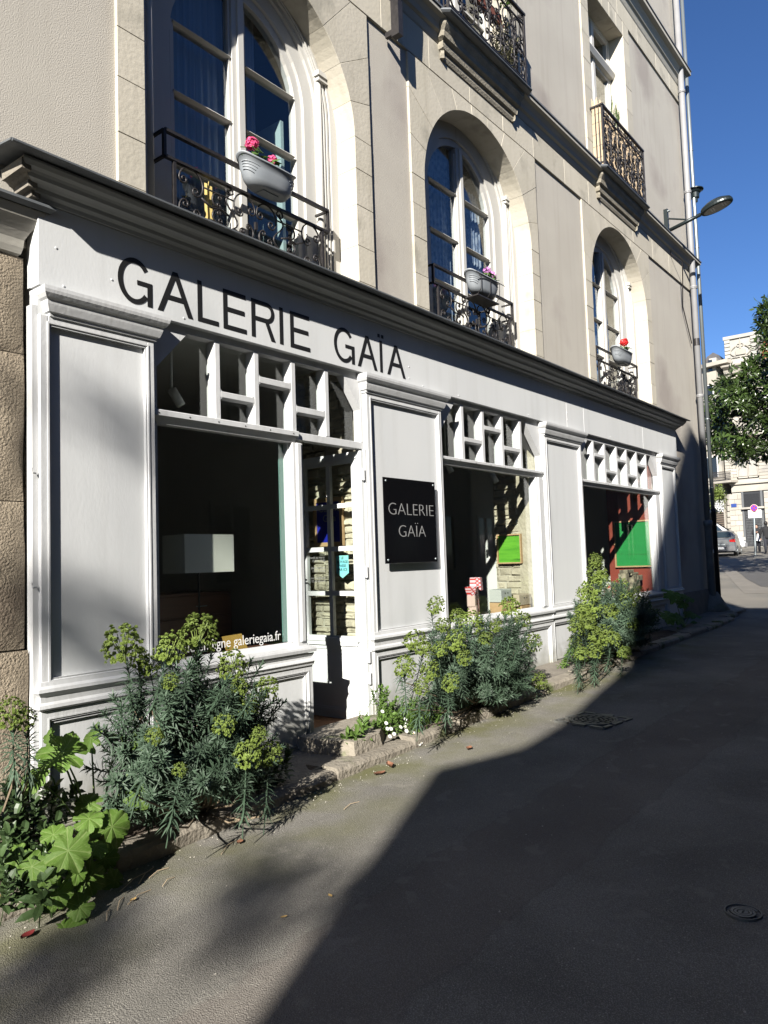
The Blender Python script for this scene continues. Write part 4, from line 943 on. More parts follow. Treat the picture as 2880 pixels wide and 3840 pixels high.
# exposed rubble piers facing the street light
def rubble_pier(x, y0, y1, z0, z1, nm):
    z = z0; c = MB(); c.box(x + .03, x + .18, y0, y1, z0, z1); c.build('mortar', M['mortar'], inn)
    while z < z1 - .02:
        h = min(R_.uniform(.05, .11), z1 - z); y = y0 + R_.uniform(-.1, 0)
        while y < y1:
            w = R_.uniform(.10, .30); ya, yb = max(y0, y), min(y1, y + w)
            if yb - ya > .03:
                b = MB(); o = R_.uniform(-.015, .025); j = lambda: R_.uniform(-.012, .012)
                vs = [(x + .05, ya, z), (x + .05, yb, z), (x + .05, yb, z + h), (x + .05, ya, z + h)]
                mid = [(x + .012 + o, ya + .008 + j() * .5, z + .008), (x + .012 + o, yb - .008, z + .006 + j() * .5), (x + .012 + o, yb - .008, z + h - .008), (x + .012 + o, ya + .006, z + h - .008 + j() * .4)]
                fr = [(x + o + j(), ya + .03, z + .02), (x + o + j(), yb - .03, z + .018), (x + o + j(), yb - .03, z + h - .02), (x + o + j(), ya + .03, z + h - .018)]
                vs += mid + fr; f = [(8, 9, 10, 11)]
                for k in range(4):
                    kk = (k + 1) % 4; f += [(k, kk, 4 + kk, 4 + k), (4 + k, 4 + kk, 8 + kk, 8 + k)]
                b.add(vs, f); b.build('rubble_stone', M['rubble'], inn, fix=True)
            y += w
        z += h
rubble_pier(9.46, .46, .86, -1.5, 2.0, 0); rubble_pier(5.72, .3, 1.25, -1.5, 2.0, 1)
q = MB(); q.box(9.44, 9.66, .16, .46, -1.5, 2.0); q.build('dressed_jamb', M['rubble'], inn)
q = MB(); q.box(9.52, 9.66, .86, 1.25, -1.5, 2.0); q.build('plaster_pier', M['room'], inn)
q = MB(); q.box(13.95, 14.1, .16, .98, -1.5, 2.0); q.build('red_wall', M['redwall'], inn)
# display shelves behind the sills
q = MB(); q.box(6.98, 9.42, .16, .75, -.76, -.72); q.build('window_shelf', M['mahog'], inn)
q = MB(); q.box(10.7, 13.9, .16, .75, -.76, -.72); q.build('window_shelf', M['mahog'], inn)
q = MB(); q.box(3.28, 4.7, .16, .5, -.74, -.70); q.build('window_shelf', M['mahog'], inn)

# floor lamp with rectangular linen shade
lp = thing('floor_lamp', (4.1, .62, -1.53), 'unlit floor lamp with rectangular white linen shade behind the first window', 'lamp')
b = MB().frame(0, 1, 0, 1, .1, 0, .01); b.v = []; b.f = []
x0, x1, ya, yb, za, zb = 3.70, 4.195, .30, .58, -.042, .264
b.box(x0, x1, ya, ya + .006, za, zb); b.box(x0, x0 + .006, ya + .006, yb, za, zb); b.box(x1 - .006, x1, ya + .006, yb, za, zb); b.box(x0, x1, yb, yb + .006, za, zb); b.build('lamp_shade', M['linen'], lp)
b = MB(); b.tube([(3.94, .44, -1.5), (3.94, .44, .1)], .008, 8); b.build('stem', M['iron'], lp); b = MB(); b.lathe([(.14, 0), (.14, .02), (.02, .03)], (3.94, .44, -1.53), 20); b.build('base', M['iron'], lp)
ch = thing('plan_chest', (4.6, 2.3, -1.53), 'dark wooden plan chest of wide drawers behind the first window', 'chest')
b = MB(); b.box(3.5, 5.6, 2.0, 2.8, -1.5, -.27); b.build('carcass', M['mahog'], ch)
for k in range(5):
    b = MB(); b.cbox(3.53, 5.57, 1.975, 2.0, -1.45 + .235 * k, -1.45 + .235 * k + .215, .006); d = b.build('drawer', M['mahog'], ch)
    b = MB()
    for xx in (4.0, 5.1): b.tube([(xx, 1.975, -1.35 + .235 * k), (xx + .02, 1.95, -1.35 + .235 * k), (xx + .12, 1.95, -1.35 + .235 * k), (xx + .14, 1.975, -1.35 + .235 * k)], .006, 5)
    b.build('handle', M['zinc'], d)
cd = MB(); cd.add([(4.02, .20, -.70), (4.30, .26, -.70), (4.26, .30, -.56), (4.01, .25, -.56)], [(0, 1, 2, 3)]); cd.add([(4.02, .203, -.70), (4.30, .263, -.70), (4.26, .303, -.56), (4.01, .253, -.56)], [(3, 2, 1, 0)])
o = cd.build('card', M['card']); tag(o, 'ochre yellow card leaning on the sill of the first window', 'card')

def picture(nm, label, x, y0, y1, z0, z1, canvas, frame, t=.03, th=.04):
    t_ = thing(nm, (x, (y0 + y1) / 2, z0), label, 'picture'); b = MB()
    b.box(x - th, x, y0, y0 + t, z0, z1); b.box(x - th, x, y1 - t, y1, z0, z1); b.box(x - th, x, y0 + t, y1 - t, z0, z0 + t); b.box(x - th, x, y0 + t, y1 - t, z1 - t, z1); b.build('frame', frame, t_)
    b = MB(); b.box(x - th * .5, x - .002, y0 + t, y1 - t, z0 + t, z1 - t); b.build('canvas', canvas, t_); return t_
def striped(name, c1, c2, c3):
    return mat(name, c1, .5, c2, 3, .9, stretch=(.3, 1, 9), col3=c3, n3=.6, s3=2)
M['greenart'] = striped('green_canvas', (.06, .26, .015), (.14, .42, .03), (.03, .12, .01))
M['greenart2'] = striped('green_canvas_dark', (.015, .22, .05), (.02, .27, .06), (.02, .16, .03))
picture('painting', 'small green meadow picture in pale frame on the rubble pier', 9.445, .41, .79, -.09, .32, M['greenart'], M['oak'], .018, .05)
picture('painting', 'large plain green canvas in thin pale frame on the rust red wall', 13.94, .16, .85, -.26, .60, M['greenart2'], M['oak'], .025, .05)
blp = picture('poster', 'deep blue gallery poster in wooden frame behind the door panes', 5.715, .40, .80, .17, .66, M['blue'], M['oak'], .04, .03)
text('Galerie\nGaïa', 'poster_text', (5.69, .58, .50), .10, M['silver'], blp, .0003, rot=(pi / 2, 0, -pi / 2))
# sculptures in the middle window
def block_head(x, y, z, label, m, w=.22, h=.17, rz=0.0, base=True):
    t = thing('block_sculpture', (x, y, z), label, 'sculpture', 'wooden block heads with two dark eyes')
    b = MB(); b.cbox(x - w / 2, x + w / 2, y - .05, y + .12, z, z + h, .012); b.build('head', m, t)
    for s in (-1, 1):
        b = MB(); b.lathe([(.011, 0), (.010, -.003), (.004, -.004)], (x + s * .035, y - .0505, z + h * .68), 10, 'y'); b.build('eye', M['letter'], t)
    return t
M['greywood'] = mat('grey_limed_wood', (.48, .49, .46), .6, (.40, .41, .39), 3, .9, stretch=(3, 1, 12))
M['tanwood'] = mat('tan_limed_wood', (.50, .42, .31), .6, (.42, .34, .25), 3, .9, stretch=(3, 1, 12))
def plinth(x, y, w, h, label):
    b = MB(); b.cbox(x - w / 2, x + w / 2, y - .06, y + .13, -.72, -.72 + h, .006); o = b.build('wooden_plinth', M['oak']); tag(o, label, 'plinth'); return -.72 + h
z1 = plinth(8.69, .32, .26, .15, 'oak plinth under the grey block head in the middle window'); block_head(8.69, .32, z1 + .001, 'grey block head with two eyes, higher one in the middle window', M['greywood'], .29, .16)
z1 = plinth(9.16, .30, .26, .07, 'oak plinth under the tan block head in the middle window'); block_head(9.16, .30, z1 + .001, 'tan block head with two eyes, beside the rubble pier', M['tanwood'], .36, .15)
M['redlattice'] = None
def lattice():
    m, n, out = nt_new('red_lattice'); L = n.links; b = n.nodes.new('ShaderNodeBsdfPrincipled'); tc = n.nodes.new('ShaderNodeTexCoord'); mp = n.nodes.new('ShaderNodeMapping'); mp.inputs['Rotation'].default_value = (0, radians(45), 0); mp.inputs['Scale'].default_value = (30, 1, 30)
    v = n.nodes.new('ShaderNodeTexBrick'); v.offset = 0; v.inputs['Scale'].default_value = 1; v.inputs['Mortar Size'].default_value = .16; v.inputs['Brick Width'].default_value = 1; v.inputs['Row Height'].default_value = 1
    v.inputs['Color1'].default_value = (.62, .42, .45, 1); v.inputs['Color2'].default_value = (.55, .55, .62, 1); v.inputs['Mortar'].default_value = (.45, .03, .02, 1)
    sx = n.nodes.new('ShaderNodeSeparateXYZ'); cb = n.nodes.new('ShaderNodeCombineXYZ'); L.new(tc.outputs['Object'], mp.inputs[0]); L.new(mp.outputs[0], sx.inputs[0]); L.new(sx.outputs[0], cb.inputs[0]); L.new(sx.outputs[2], cb.inputs[1]); L.new(cb.outputs[0], v.inputs['Vector'])
    L.new(v.outputs[0], b.inputs['Base Color']); L.new(b.outputs[0], out.inputs[0]); return m
M['redlattice'] = lattice()
t = thing('ceramic_sculpture', (7.75, .38, -.72), 'stacked red and white latticed ceramic cups in the middle window', 'sculpture')
for (x, y, z, r0, r1, h, mm) in [(7.80, .42, -.72, .075, .07, .52, 'redlattice'), (7.66, .36, -.30, .05, .10, .17, 'redlattice'), (7.84, .40, -.20, .09, .08, .24, 'redlattice'), (7.68, .36, -.72, .07, .06, .22, 'pinkish'), (7.66, .36, -.50, .06, .06, .2, 'pinkish')]:
    M.setdefault('pinkish', mat('pink_clay', (.62, .45, .40), .6))
    x += .32; z = -.72 + (z + .72) * .62; h *= .66; b = MB(); b.lathe([(r0, 0), (r1, h), (r1 - .008, h), (r0 - .01, .02)], (x, y, z), 7); b.build('cup', M[mm], t)
M['brownart'] = mat('mottled_wood', (.40, .34, .24), .7, (.12, .10, .07), 14, .5)
t = thing('wooden_sculpture', (12.5, .38, -.72), 'mottled stacked wood blocks standing in the far window', 'sculpture')
for (x, w, z0, z1) in [(12.25, .14, -.60, .02), (12.40, .32, .02, .14), (12.62, .20, -.72, -.06), (12.62, .34, -.06, .03), (12.86, .26, -.28, -.08), (12.78, .12, -.72, -.28)]:
    x += .78; z0 = -.72 + (z0 + .72) * .5; z1 = -.72 + (z1 + .72) * .5; b = MB(); b.cbox(x - w / 2, x + w / 2, .30, .44, z0, z1, .008); b.build('block', M['brownart'], t)
M['rednet'] = mat('red_white_glaze', (.55, .05, .02), .4, (.75, .65, .6), 22, .3)
t = thing('round_vase', (11.75, .38, -.72), 'round red vase with white flecks in the far window', 'vase')
b = MB(); b.lathe([(.05, 0), (.10, .03), (.13, .09), (.10, .16), (.05, .19), (.05, .21)], (12.45, .38, -.72), 20); b.build('body', M['rednet'], t, smooth=True)
t = thing('sheet_of_paper', (9.49, 1.0, 0), 'pinned price list sheet on the plaster beside the green picture', 'paper')
b = MB(); b.box(9.512, 9.516, .88, 1.04, -.08, .17); b.build('sheet', M['room'], t); b = MB(); b.box(9.508, 9.5115, 1.0, 1.03, -.0, .12); b.build('black_strip', M['letter'], t)
# spotlights on the ceiling
for (x, y, z, lb) in [(3.75, .5, 1.45, 'white cylinder spotlight inside the first fanlight'), (7.4, .5, 1.18, 'white spotlight at the left of the middle window'), (8.2, .8, 1.25, 'dark spotlight at the centre of the middle window'), (9.0, .6, 1.15, 'spotlight beside the pier in the middle window')]:
    t = thing('spotlight', (x, y, z), lb, 'spotlight', 'gallery ceiling spotlights'); b = MB(); b.tube([(x, y, z), (x + .05, y - .05, z - .13)], .038, 12); b.build('head', M['white'], t, smooth=True); b = MB(); b.tube([(x, y, z), (x, y, 2.05)], .01, 6); b.build('rod', M['white'], t)
t = thing('brass_horn', (3.36, .35, 1.35), 'ochre horn shaped wall light inside the first fanlight', 'wall light')
b = MB(); b.lathe([(.03, -.12), (.045, -.05), (.06, 0), (.05, .01)], (3.4, .3, 1.42), 14, 'x'); b.build('horn', mat('brass_paint', (.5, .33, .10), .4), t, smooth=True)

# ================================================================== PIPES, STREET LAMP
p1 = atY(2596, 1002, .02); x1_, y1_ = p1.x, .02
t = thing('downpipe', (x1_, y1_, -1.4), 'thick grey painted downpipe at the far corner, with cast iron foot', 'downpipe')
b = MB(); b.tube([(x1_, y1_, .55), (x1_, y1_, ZT)], .062, 16); b.build('pipe', M['greypipe'], t, smooth=True)
b = MB(); b.lathe([(.078, 0), (.078, 1.95), (.09, 1.96), (.09, 2.05), (.078, 2.06)], (x1_, y1_, -1.42), 16); b.build('cast_iron_foot', M['castiron'], t, smooth=True)
for z in (10.2, 7.9, 5.75, 3.35, .62, .5, -.45): b = MB(); b.lathe([(.066, -.03), (.078, -.028), (.078, -.008), (.068, -.004), (.078, 0), (.078, .028), (.066, .03)], (x1_, y1_, z), 16); b.build('collar', M['greypipe'], t)
b = MB(); b.lathe([(.0645, 0), (.0645, .16)], (x1_, y1_, 4.45), 16); b.build('black_band', M['iron'], t)
b = MB(); b.prism([(x1_ - .05, -.0635), (x1_ + .01, -.065), (x1_ + .01, -.06), (x1_ - .05, -.055)], .75, .83, 'z'); 
b = MB(); b.lathe([(.04, -.0), (.04, -.004)], (x1_ - .01, y1_ - .077, -.02), 16, 'y'); b.build('sticker', M['white'], t)
b = MB(); b.lathe([(.045, -.0), (.045, -.004)], (x1_ - .01, y1_ - .065, .83), 16, 'y'); b.build('sticker', M['white'], t)
p2 = atY(2618, 1002, .10); x2_, y2_ = p2.x, .10
t = thing('zinc_downpipe', (x2_, y2_, -1.4), 'thin bright zinc downpipe behind the grey one, with a hopper head', 'downpipe')
b = MB(); b.tube([(x2_, y2_, .9), (x2_, y2_, ZT)], .042, 14); b.build('pipe', M['zinc'], t, smooth=True)
b = MB(); b.lathe([(.058, 0), (.058, 2.25), (.066, 2.26), (.066, 2.33), (.045, 2.34)], (x2_, y2_, -1.42), 14); b.build('black_foot', M['iron'], t, smooth=True)
hz = atY(2620, 745, .1).z
b = MB(); b.lathe([(.05, -.22), (.06, -.14), (.09, -.13), (.10, -.02), (.12, -.01), (.15, .03), (.19, .05), (.19, .07), (.04, .08)], (x2_ + .03, y2_ - .02, hz), 22); b.build('hopper', M['castiron'] if False else M['blackmetal'], t, smooth=False)
for z in (9.2, 6.9, 2.95, 1.4): b = MB(); b.lathe([(.044, -.008), (.052, -.006), (.052, .006), (.044, .008)], (x2_, y2_, z), 12); b.build('clamp', M['zinc'], t)
# street lamp on the wall
lx = atY(2503, 835, .13); X0 = 15.75; zl = 6.72
t = thing('street_lamp', (X0, .1, 6.8), 'dark oval street lamp on a bracket arm by the far corner', 'street lamp')
b = MB(); b.box(X0 - .035, X0 + .035, .07, .15, 6.42, 7.06); b.build('wall_plate', M['blackmetal'], t)
a0 = Vector((X0, .08, 6.60)); e1 = atX(2628, 804, X0)
b = MB(); b.tube([a0, e1], .038, 12); b.build('arm', M['blackmetal'], t, smooth=True)
b = MB(); mid = a0.lerp(e1, .55); b.tube([Vector((X0, .08, 6.86)), mid + Vector((0, 0, .05))], .018, 6); b.build('stay', M['blackmetal'], t)
b = MB()
for z in (6.50, 7.0): b.box(X0 - .03, X0 + .03, .03, .07, z, z + .02)
b.build('bolt', M['zinc'], t)
f1 = atX(2748, 742, X0); c0 = (e1 + f1) / 2; ax = (f1 - e1); Lh = ax.length; ax.normalize()
up = Vector((0, 0, 1)); up = (up - ax * up.dot(ax)).normalized(); rt = ax.cross(up)
def ell(prof, m, name, c, sx, sy):
    q = MB(); n = 32; vs = [c + ax * (r * cos(2 * pi * j / n) * sx) + rt * (r * sin(2 * pi * j / n) * sy) + up * h for r, h in prof for j in range(n)]; k = len(prof)
    q.add(vs, [(i * n + j, i * n + (j + 1) % n, (i + 1) * n + (j + 1) % n, (i + 1) * n + j) for i in range(k - 1) for j in range(n)] + [tuple(range(n - 1, -1, -1)), tuple(range((k - 1) * n, k * n))]); return q.build(name, m, t, smooth=False)
sx, sy = Lh / 2, Lh / 2 * .62
ell([(.97, -.035), (1.0, -.02), (1.0, .01), (.96, .015), (.98, .03), (.93, .06), (.6, .115), (.25, .13)], M['blackmetal'], 'housing', c0, sx, sy)
ell([(.80, -.038), (.80, -.036), (.97, -.0355)], M['blackmetal'], 'rim', c0, sx, sy)
ell([(.82, -.042), (.80, -.039)], M['lens'], 'glass_cover', c0, sx, sy)
for s in (-.1, .12):
    q = MB(); cc = c0 + ax * s * 1.0 - up * .0425
    for i in range(3):
        for j in range(2):
            p = cc + ax * (.045 * j - .02) + rt * (.05 * i - .05); q.add([p, p + ax * .03, p + ax * .03 + rt * .035, p + rt * .035], [(0, 1, 2, 3)])
    q.build('led_module', M['white'], t)
b = MB(); b.tube([(X0, .10, 6.45), (X0 + .12, .09, 6.15), (X0 + .35, -.06, 6.0), (X0 + .75, .1, 5.2), (x1_ - .1, .1, 4.5)], .012, 5); b.build('cable', M['iron'], t)

# ================================================================== PLANT KIT
def leaf_blade(b, p, d, up, L, w, droop=.25, fold=.12, segs=2):
    d = d.normalized(); s = d.cross(up)
    s = s.normalized() if s.length > 1e-4 else Vector((1, 0, 0)); n = s.cross(d).normalized()
    pts = []
    for i in range(segs + 1):
        t = i / segs; c = p + d * (L * t) - Vector((0, 0, 1)) * (droop * L * t * t); ww = w * (sin(pi * (.18 + .72 * t)) if i < segs else 0)
        pts.append((c, ww))
    vs = []; fs = []
    for c, ww in pts[:-1]: vs += [c - s * ww * .5 + n * (fold * ww), c - n * (0.02 * ww), c + s * ww * .5 + n * (fold * ww)]
    vs.append(pts[-1][0])
    for i in range(len(pts) - 2):
        k = i * 3; fs += [(k, k + 1, k + 4, k + 3), (k + 1, k + 2, k + 5, k + 4)]
    k = (len(pts) - 2) * 3; e = len(vs) - 1; fs += [(k, k + 1, e), (k + 1, k + 2, e)]
    b.add(vs, fs)
def euph_shoot(seed, H=.30, n=74, L=.085):
    r = random.Random(seed); b = MB()
    bend = Vector((r.uniform(-.04, .04), r.uniform(-.04, .04), 0))
    for i in range(n):
        t = (i + .5) / n; h = H * t; c = Vector((0, 0, h)) + bend * t * t; a = i * 2.39996 + r.uniform(-.2, .2)
        el = radians(-38 + 95 * t ** 1.3 + r.uniform(-10, 10)); d = Vector((cos(a) * cos(el), sin(a) * cos(el), sin(el)))
        l = L * (1.0 if t < .7 else 1.0 - .45 * (t - .7) / .3) * r.uniform(.8, 1.15)
        leaf_blade(b, c + d * .004, d, Vector((0, 0, 1)), l, .0115 * r.uniform(.85, 1.15), r.uniform(.05, .35))
    b.tube([(0, 0, -.12), (0, 0, H * .5), tuple(Vector((0, 0, H)) + bend)], .004, 5)
    return b.mesh('shoot_mesh', M['euph'])
EU = [euph_shoot(i, H=R_.uniform(.24, .36)) for i in range(7)]
def euph_head(seed, n=95):
    r = random.Random(seed); b = MB()
    for i in range(n):
        u = r.random(); a = r.uniform(0, 2 * pi); z = -0.55 + 1.5 * u; z = min(z, .97); q = sqrt(max(0, 1 - z * z)) * r.uniform(.8, 1.0)
        c = Vector((q * cos(a), q * sin(a), z * 1.12)) * r.uniform(.72, 1.0)
        nrm = (c + Vector((0, 0, .6))).normalized(); s = nrm.cross(Vector((.3, .5, .8))).normalized(); t = nrm.cross(s); rad = r.uniform(.085, .13)
        for k in (0,):
            m = 6; ring = [c + s * (rad * cos(2 * pi * j / m)) + t * (rad * sin(2 * pi * j / m)) + nrm * (.07 if j % 3 else .02) for j in range(m)]
            b.add([c - nrm * .02] + ring, [(0, 1 + j, 1 + (j + 1) % m) for j in range(m)])
        c2 = c + nrm * .05; r2 = rad * .55; ring = [c2 + s * (r2 * cos(1 + 2 * pi * j / 5)) + t * (r2 * sin(1 + 2 * pi * j / 5)) + nrm * .05 for j in range(5)]
        b.add([c2] + ring, [(0, 1 + j, 1 + (j + 1) % 5) for j in range(5)])
    for i in range(14):
        a = i * 2.4; el = .5 + .8 * ((i * .37) % 1); e = Vector((cos(a) * cos(el), sin(a) * cos(el), sin(el))) * .85; b.tube([(0, 0, -.8), e * .5 - Vector((0, 0, .3)), e], .018, 3)
    return b.mesh('head_mesh', M['bract'])
EH = [euph_head(i + 50, 130 + 8 * i) for i in range(5)]
def euphorbia(label, base, cen, rad, nshoot, heads, group='flowering spurge shrubs along the shop front', nm='spurge_shrub'):
    t = thing(nm, base, label, 'shrub', group); base = Vector(base); cen = Vector(cen); rad = Vector(rad); k = 0
    stems = MB()
    i = 0
    while k < nshoot:
        i += 1
        z = R_.uniform(-1, 1); a = R_.uniform(0, 2 * pi); q = sqrt(max(0, 1 - z * z))
        if sin(a) > .3 and R_.random() < .6: continue
        s = Vector((q * cos(a), q * sin(a), z));
        if s.z < -.85: continue
        rr = R_.uniform(.35, 1.0) ** .45
        tip = cen + Vector((s.x * rad.x, s.y * rad.y, s.z * rad.z)) * rr
        if tip.y > -.08: tip.y = -.08 - R_.uniform(0, .1)
        if tip.z < base.z + .12: tip.z = base.z + .12 + R_.uniform(0, .1)
        d = (s * .75 + Vector((0, -.12, .50 + .25 * s.z)) + Vector((R_.gauss(0, .15), R_.gauss(0, .15), R_.gauss(0, .1)))).normalized()
        if d.y > .1: d.y = .1
        d.normalize()
        sc = R_.uniform(.8, 1.12); p = tip - d * (.30 * sc)
        rot = Vector((0, 0, 1)).rotation_difference(d) @ Matrix.Rotation(R_.uniform(0, 6.28), 3, 'Z').to_quaternion()
        inst('shoot', EU[k % 7], t, p, rot, sc)
        mid = base.lerp(p, .5) + Vector((0, 0, -.05)) + Vector((R_.uniform(-.03, .03), R_.uniform(-.03, .03), 0))
        b = MB(); b.tube([base + Vector((R_.uniform(-.08, .08), R_.uniform(-.08, .08), -.03)), mid, p], [.008, .006, .005], 5); stems.add(b.v, b.f)
        k += 1
    o = stems.build('stems', M['woodstem'], t); o['kind'] = 'stuff'
    for (u, v, r, Y) in heads:
        Y = Y - (.26 if Y <= -.4 else .10); c = atY(u, v, Y); dpt = AX.z * 0 + (Vector((c.x, c.y + D, c.z))).dot(Vector((AX[2], AY[2], AZ[2]))); R = r / FP * dpt
        d = Vector((R_.uniform(-.25, .25), R_.uniform(-.35, 0), 1)).normalized(); rot = Vector((0, 0, 1)).rotation_difference(d)
        inst('flower_head', EH[R_.randrange(5)], t, c, rot, R * R_.uniform(.92, 1.06))
        # stalk with a tuft under each head
        p = c - d * (R + .26); rot2 = Vector((0, 0, 1)).rotation_difference(d)
        inst('shoot', EU[R_.randrange(7)], t, p, rot2, .95)
        b = MB(); b.tube([base, base.lerp(p, .6) + Vector((0, -.04, -.04)), p], .006, 5); b.build('stem', M['woodstem'], t)
    return t
g1 = ground_hit(700, 3140); b1 = (3.25, -.42, gz(3.2) + .08)
euphorbia('largest spurge shrub, in front of the first shop window', b1, (3.05, -.58, -1.08), (.68, .50, .60), 215,
    [(462, 2425, 82, -.35), (640, 2440, 70, -.40), (745, 2385, 78, -.40), (870, 2500, 62, -.5), (1000, 2586, 52, -.55), (930, 2650, 45, -.6), (842, 2723, 52, -.72), (925, 2840, 58, -.8), (1012, 2838, 52, -.75), (578, 2765, 40, -.8), (674, 2890, 30, -.9), (560, 2500, 50, -.3), (520, 2470, 46, -.3), (900, 2580, 36, -.6), (970, 2760, 36, -.8), (640, 2560, 36, -.5)])
b2 = (6.85, -.40, gz(6.85) + .08)
euphorbia('spurge shrub below the middle shop window, next to the plaque', b2, (6.55, -.60, -1.05), (.94, .50, .54), 225,
    [(1636, 2274, 40, -.25), (1914, 2280, 42, -.35), (1554, 2409, 46, -.35), (1520, 2505, 50, -.5), (1612, 2520, 45, -.6), (1709, 2409, 50, -.5), (1766, 2341, 50, -.4), (1715, 2317, 36, -.3), (1998, 2413, 40, -.45), (2022, 2558, 34, -.5), (1820, 2400, 34, -.5), (1690, 2563, 40, -.7), (1650, 2440, 36, -.5), (1590, 2440, 38, -.5), (1660, 2350, 36, -.4), (1740, 2470, 34, -.7), (1960, 2330, 34, -.45), (1580, 2580, 34, -.8), (1860, 2350, 30, -.45)])
b3 = (10.6, -.40, gz(10.6) + .08)
euphorbia('tall yellow green spurge shrub below the far shop window', b3, (10.2, -.56, -.93), (1.2, .50, .60), 230,
    [(2237, 2150, 42, -.2), (2232, 2105, 30, -.2), (2221, 2218, 46, -.3), (2190, 2225, 34, -.3), (2213, 2282, 46, -.4), (2261, 2390, 46, -.6), (2225, 2380, 40, -.6), (2156, 2411, 30, -.5), (2342, 2266, 44, -.45), (2415, 2282, 38, -.4), (2342, 2452, 28, -.8), (2326, 2205, 36, -.3), (2390, 2230, 34, -.35), (2450, 2310, 30, -.4), (2185, 2300, 34, -.5), (2160, 2350, 36, -.6), (2205, 2340, 38, -.6), (2290, 2300, 36, -.5), (2300, 2400, 34, -.7), (2230, 2440, 34, -.8), (2180, 2455, 28, -.8), (2370, 2340, 30, -.6), (2255, 2180, 34, -.3)])
b4 = (1.75, -.35, gz(1.7) + .08)
euphorbia('small spurge shrub at the left edge in front of the rough stone', b4, (1.72, -.45, -1.15), (.28, .2, .30), 9,
    [(40, 2680, 62, -.45), (95, 2700, 48, -.42)])

def lobed_leaf(seed, lobes=7, teeth=True, nr=11, per=16):
    r = random.Random(seed); n = lobes * per; rings = nr; vs = [(0, 0, 0)]; vein = [1.0]
    lob = [r.uniform(.86, 1.08) for _ in range(lobes)]; ph0 = r.uniform(0, 6)
    for k in range(1, rings + 1):
        for j in range(n):
            a = 2 * pi * (j / n); ph = (a / (2 * pi) * lobes); li = int(ph) % lobes; ph %= 1; w = abs(ph - .5) * 2
            lf = lob[li] * (1 - w * .5) + (lob[(li + (1 if ph > .5 else -1)) % lobes] + lob[li]) / 2 * (w * .5)
            edge = lf * (1 - .20 * w ** 2.0) + .016 * sin(a * 47 + seed) * (k == rings) - (.03 if (j % 4) == 0 else 0) * (k == rings)
            gap = .6 if (j < 3 or j > n - 3) else 1.0
            rr = (k / rings) * edge * (gap if k > 1 else 1)
            da = (ph - .5) * 2 * pi / lobes; x, y = rr * cos(da), abs(rr * sin(da))
            v = max(0, 1 - y / (.022 * (1.25 - rr)))
            for xk in (.16, .30, .44, .57, .69, .80): v = max(v, .6 * max(0, 1 - abs(y - (x - xk) * .8) / .018) * (x > xk))
            z = .16 * sin(a * 2 + ph0) * rr ** 2 - .16 * rr ** 2 + .10 * (w - .45) * rr + .07 * sin(a * 8 + ph0 * 3) * rr ** 4 + .04 * sin(a * 17 + seed) * rr ** 6 - .018 * v * rr
            vs.append((rr * cos(a), rr * sin(a), z)); vein.append(v)
    fs = [(0, 1 + j, 1 + (j + 1) % n) for j in range(n)]
    for k in range(rings - 1):
        for j in range(n):
            if k == rings - 3 and r.random() < .006: continue
            fs.append((1 + k * n + j, 1 + (k + 1) * n + j, 1 + (k + 1) * n + (j + 1) % n, 1 + k * n + (j + 1) % n))
    me = bpy.data.meshes.new('leaf_mesh'); me.from_pydata(vs, [], fs); me.update(); me.materials.append(M['holly'])
    at = me.attributes.new('vein', 'FLOAT', 'POINT')
    for i, v in enumerate(vein): at.data[i].value = v
    me.polygons.foreach_set('use_smooth', [True] * len(me.polygons)); return me
LL = [lobed_leaf(s, 7) for s in range(6)]
def hollyhock(label, base, leaves, nm='hollyhock', lean=None):
    t = thing(nm, base, label, 'plant', 'hollyhock plants'); base = Vector(base)
    for (u, v, r, Y, tilt, az) in leaves:
        c = atY(u, v, Y); dpt = Vector((c.x, c.y + D, c.z)).dot(Vector((AX[2], AY[2], AZ[2]))); R = r / FP * dpt
        n = Vector((cos(az) * sin(tilt), sin(az) * sin(tilt), cos(tilt)))
        rot = Vector((0, 0, 1)).rotation_difference(n) @ Matrix.Rotation(R_.uniform(0, 6.28), 3, 'Z').to_quaternion()
        inst('leaf', LL[R_.randrange(6)], t, c, rot, (R, R * R_.uniform(.85, 1.05), R * R_.uniform(.8, 1.5)))
        b = MB(); m = base.lerp(c, .6) + Vector((0, 0, .06)); b.tube([base, m, c - n * .003], [.008, .006, .004], 5); b.build('leaf_stalk', M['stem'], t, smooth=True)
    return t
TL = -pi / 2 - .5   # azimuth facing the camera / sun
hollyhock('large leaved hollyhock at the near left corner of the shop front', (2.5, -.42, gz(2.5) + .07),
    [(235, 2820, 100, -.55, .75, TL), (445, 2755, 55, -.3, .35, 0), (340, 2765, 58, -.3, 1.2, pi), (560, 2760, 75, -.6, .45, TL), (130, 2920, 62, -.6, .9, TL - .6), (330, 3010, 58, -.5, .8, TL), (180, 2760, 38, -.5, 1.2, TL - 1),
     (255, 3190, 95, -1.0, .85, TL), (420, 3100, 88, -.85, 1.0, TL + .4), (360, 3170, 55, -.95, .6, TL + 1), (520, 2985, 62, -.7, .9, TL), (335, 3070, 60, -.8, .5, TL), (120, 3250, 75, -.9, 1.0, TL - .5), (215, 3350, 72, -1.0, 1.1, TL), (330, 3300, 70, -.85, 1.3, TL), (300, 3400, 55, -1.0, 1.0, TL), (245, 3490, 92, -1.0, .45, TL - .3), (395, 3220, 60, -.7, 1.3, TL), (170, 3290, 45, -1.05, .7, TL - 1), (430, 3300, 48, -.8, 1.3, TL + .5), (200, 3130, 50, -.9, .8, TL), (60, 3210, 50, -.8, .9, TL), (290, 3270, 50, -1.05, .9, TL + .6)])
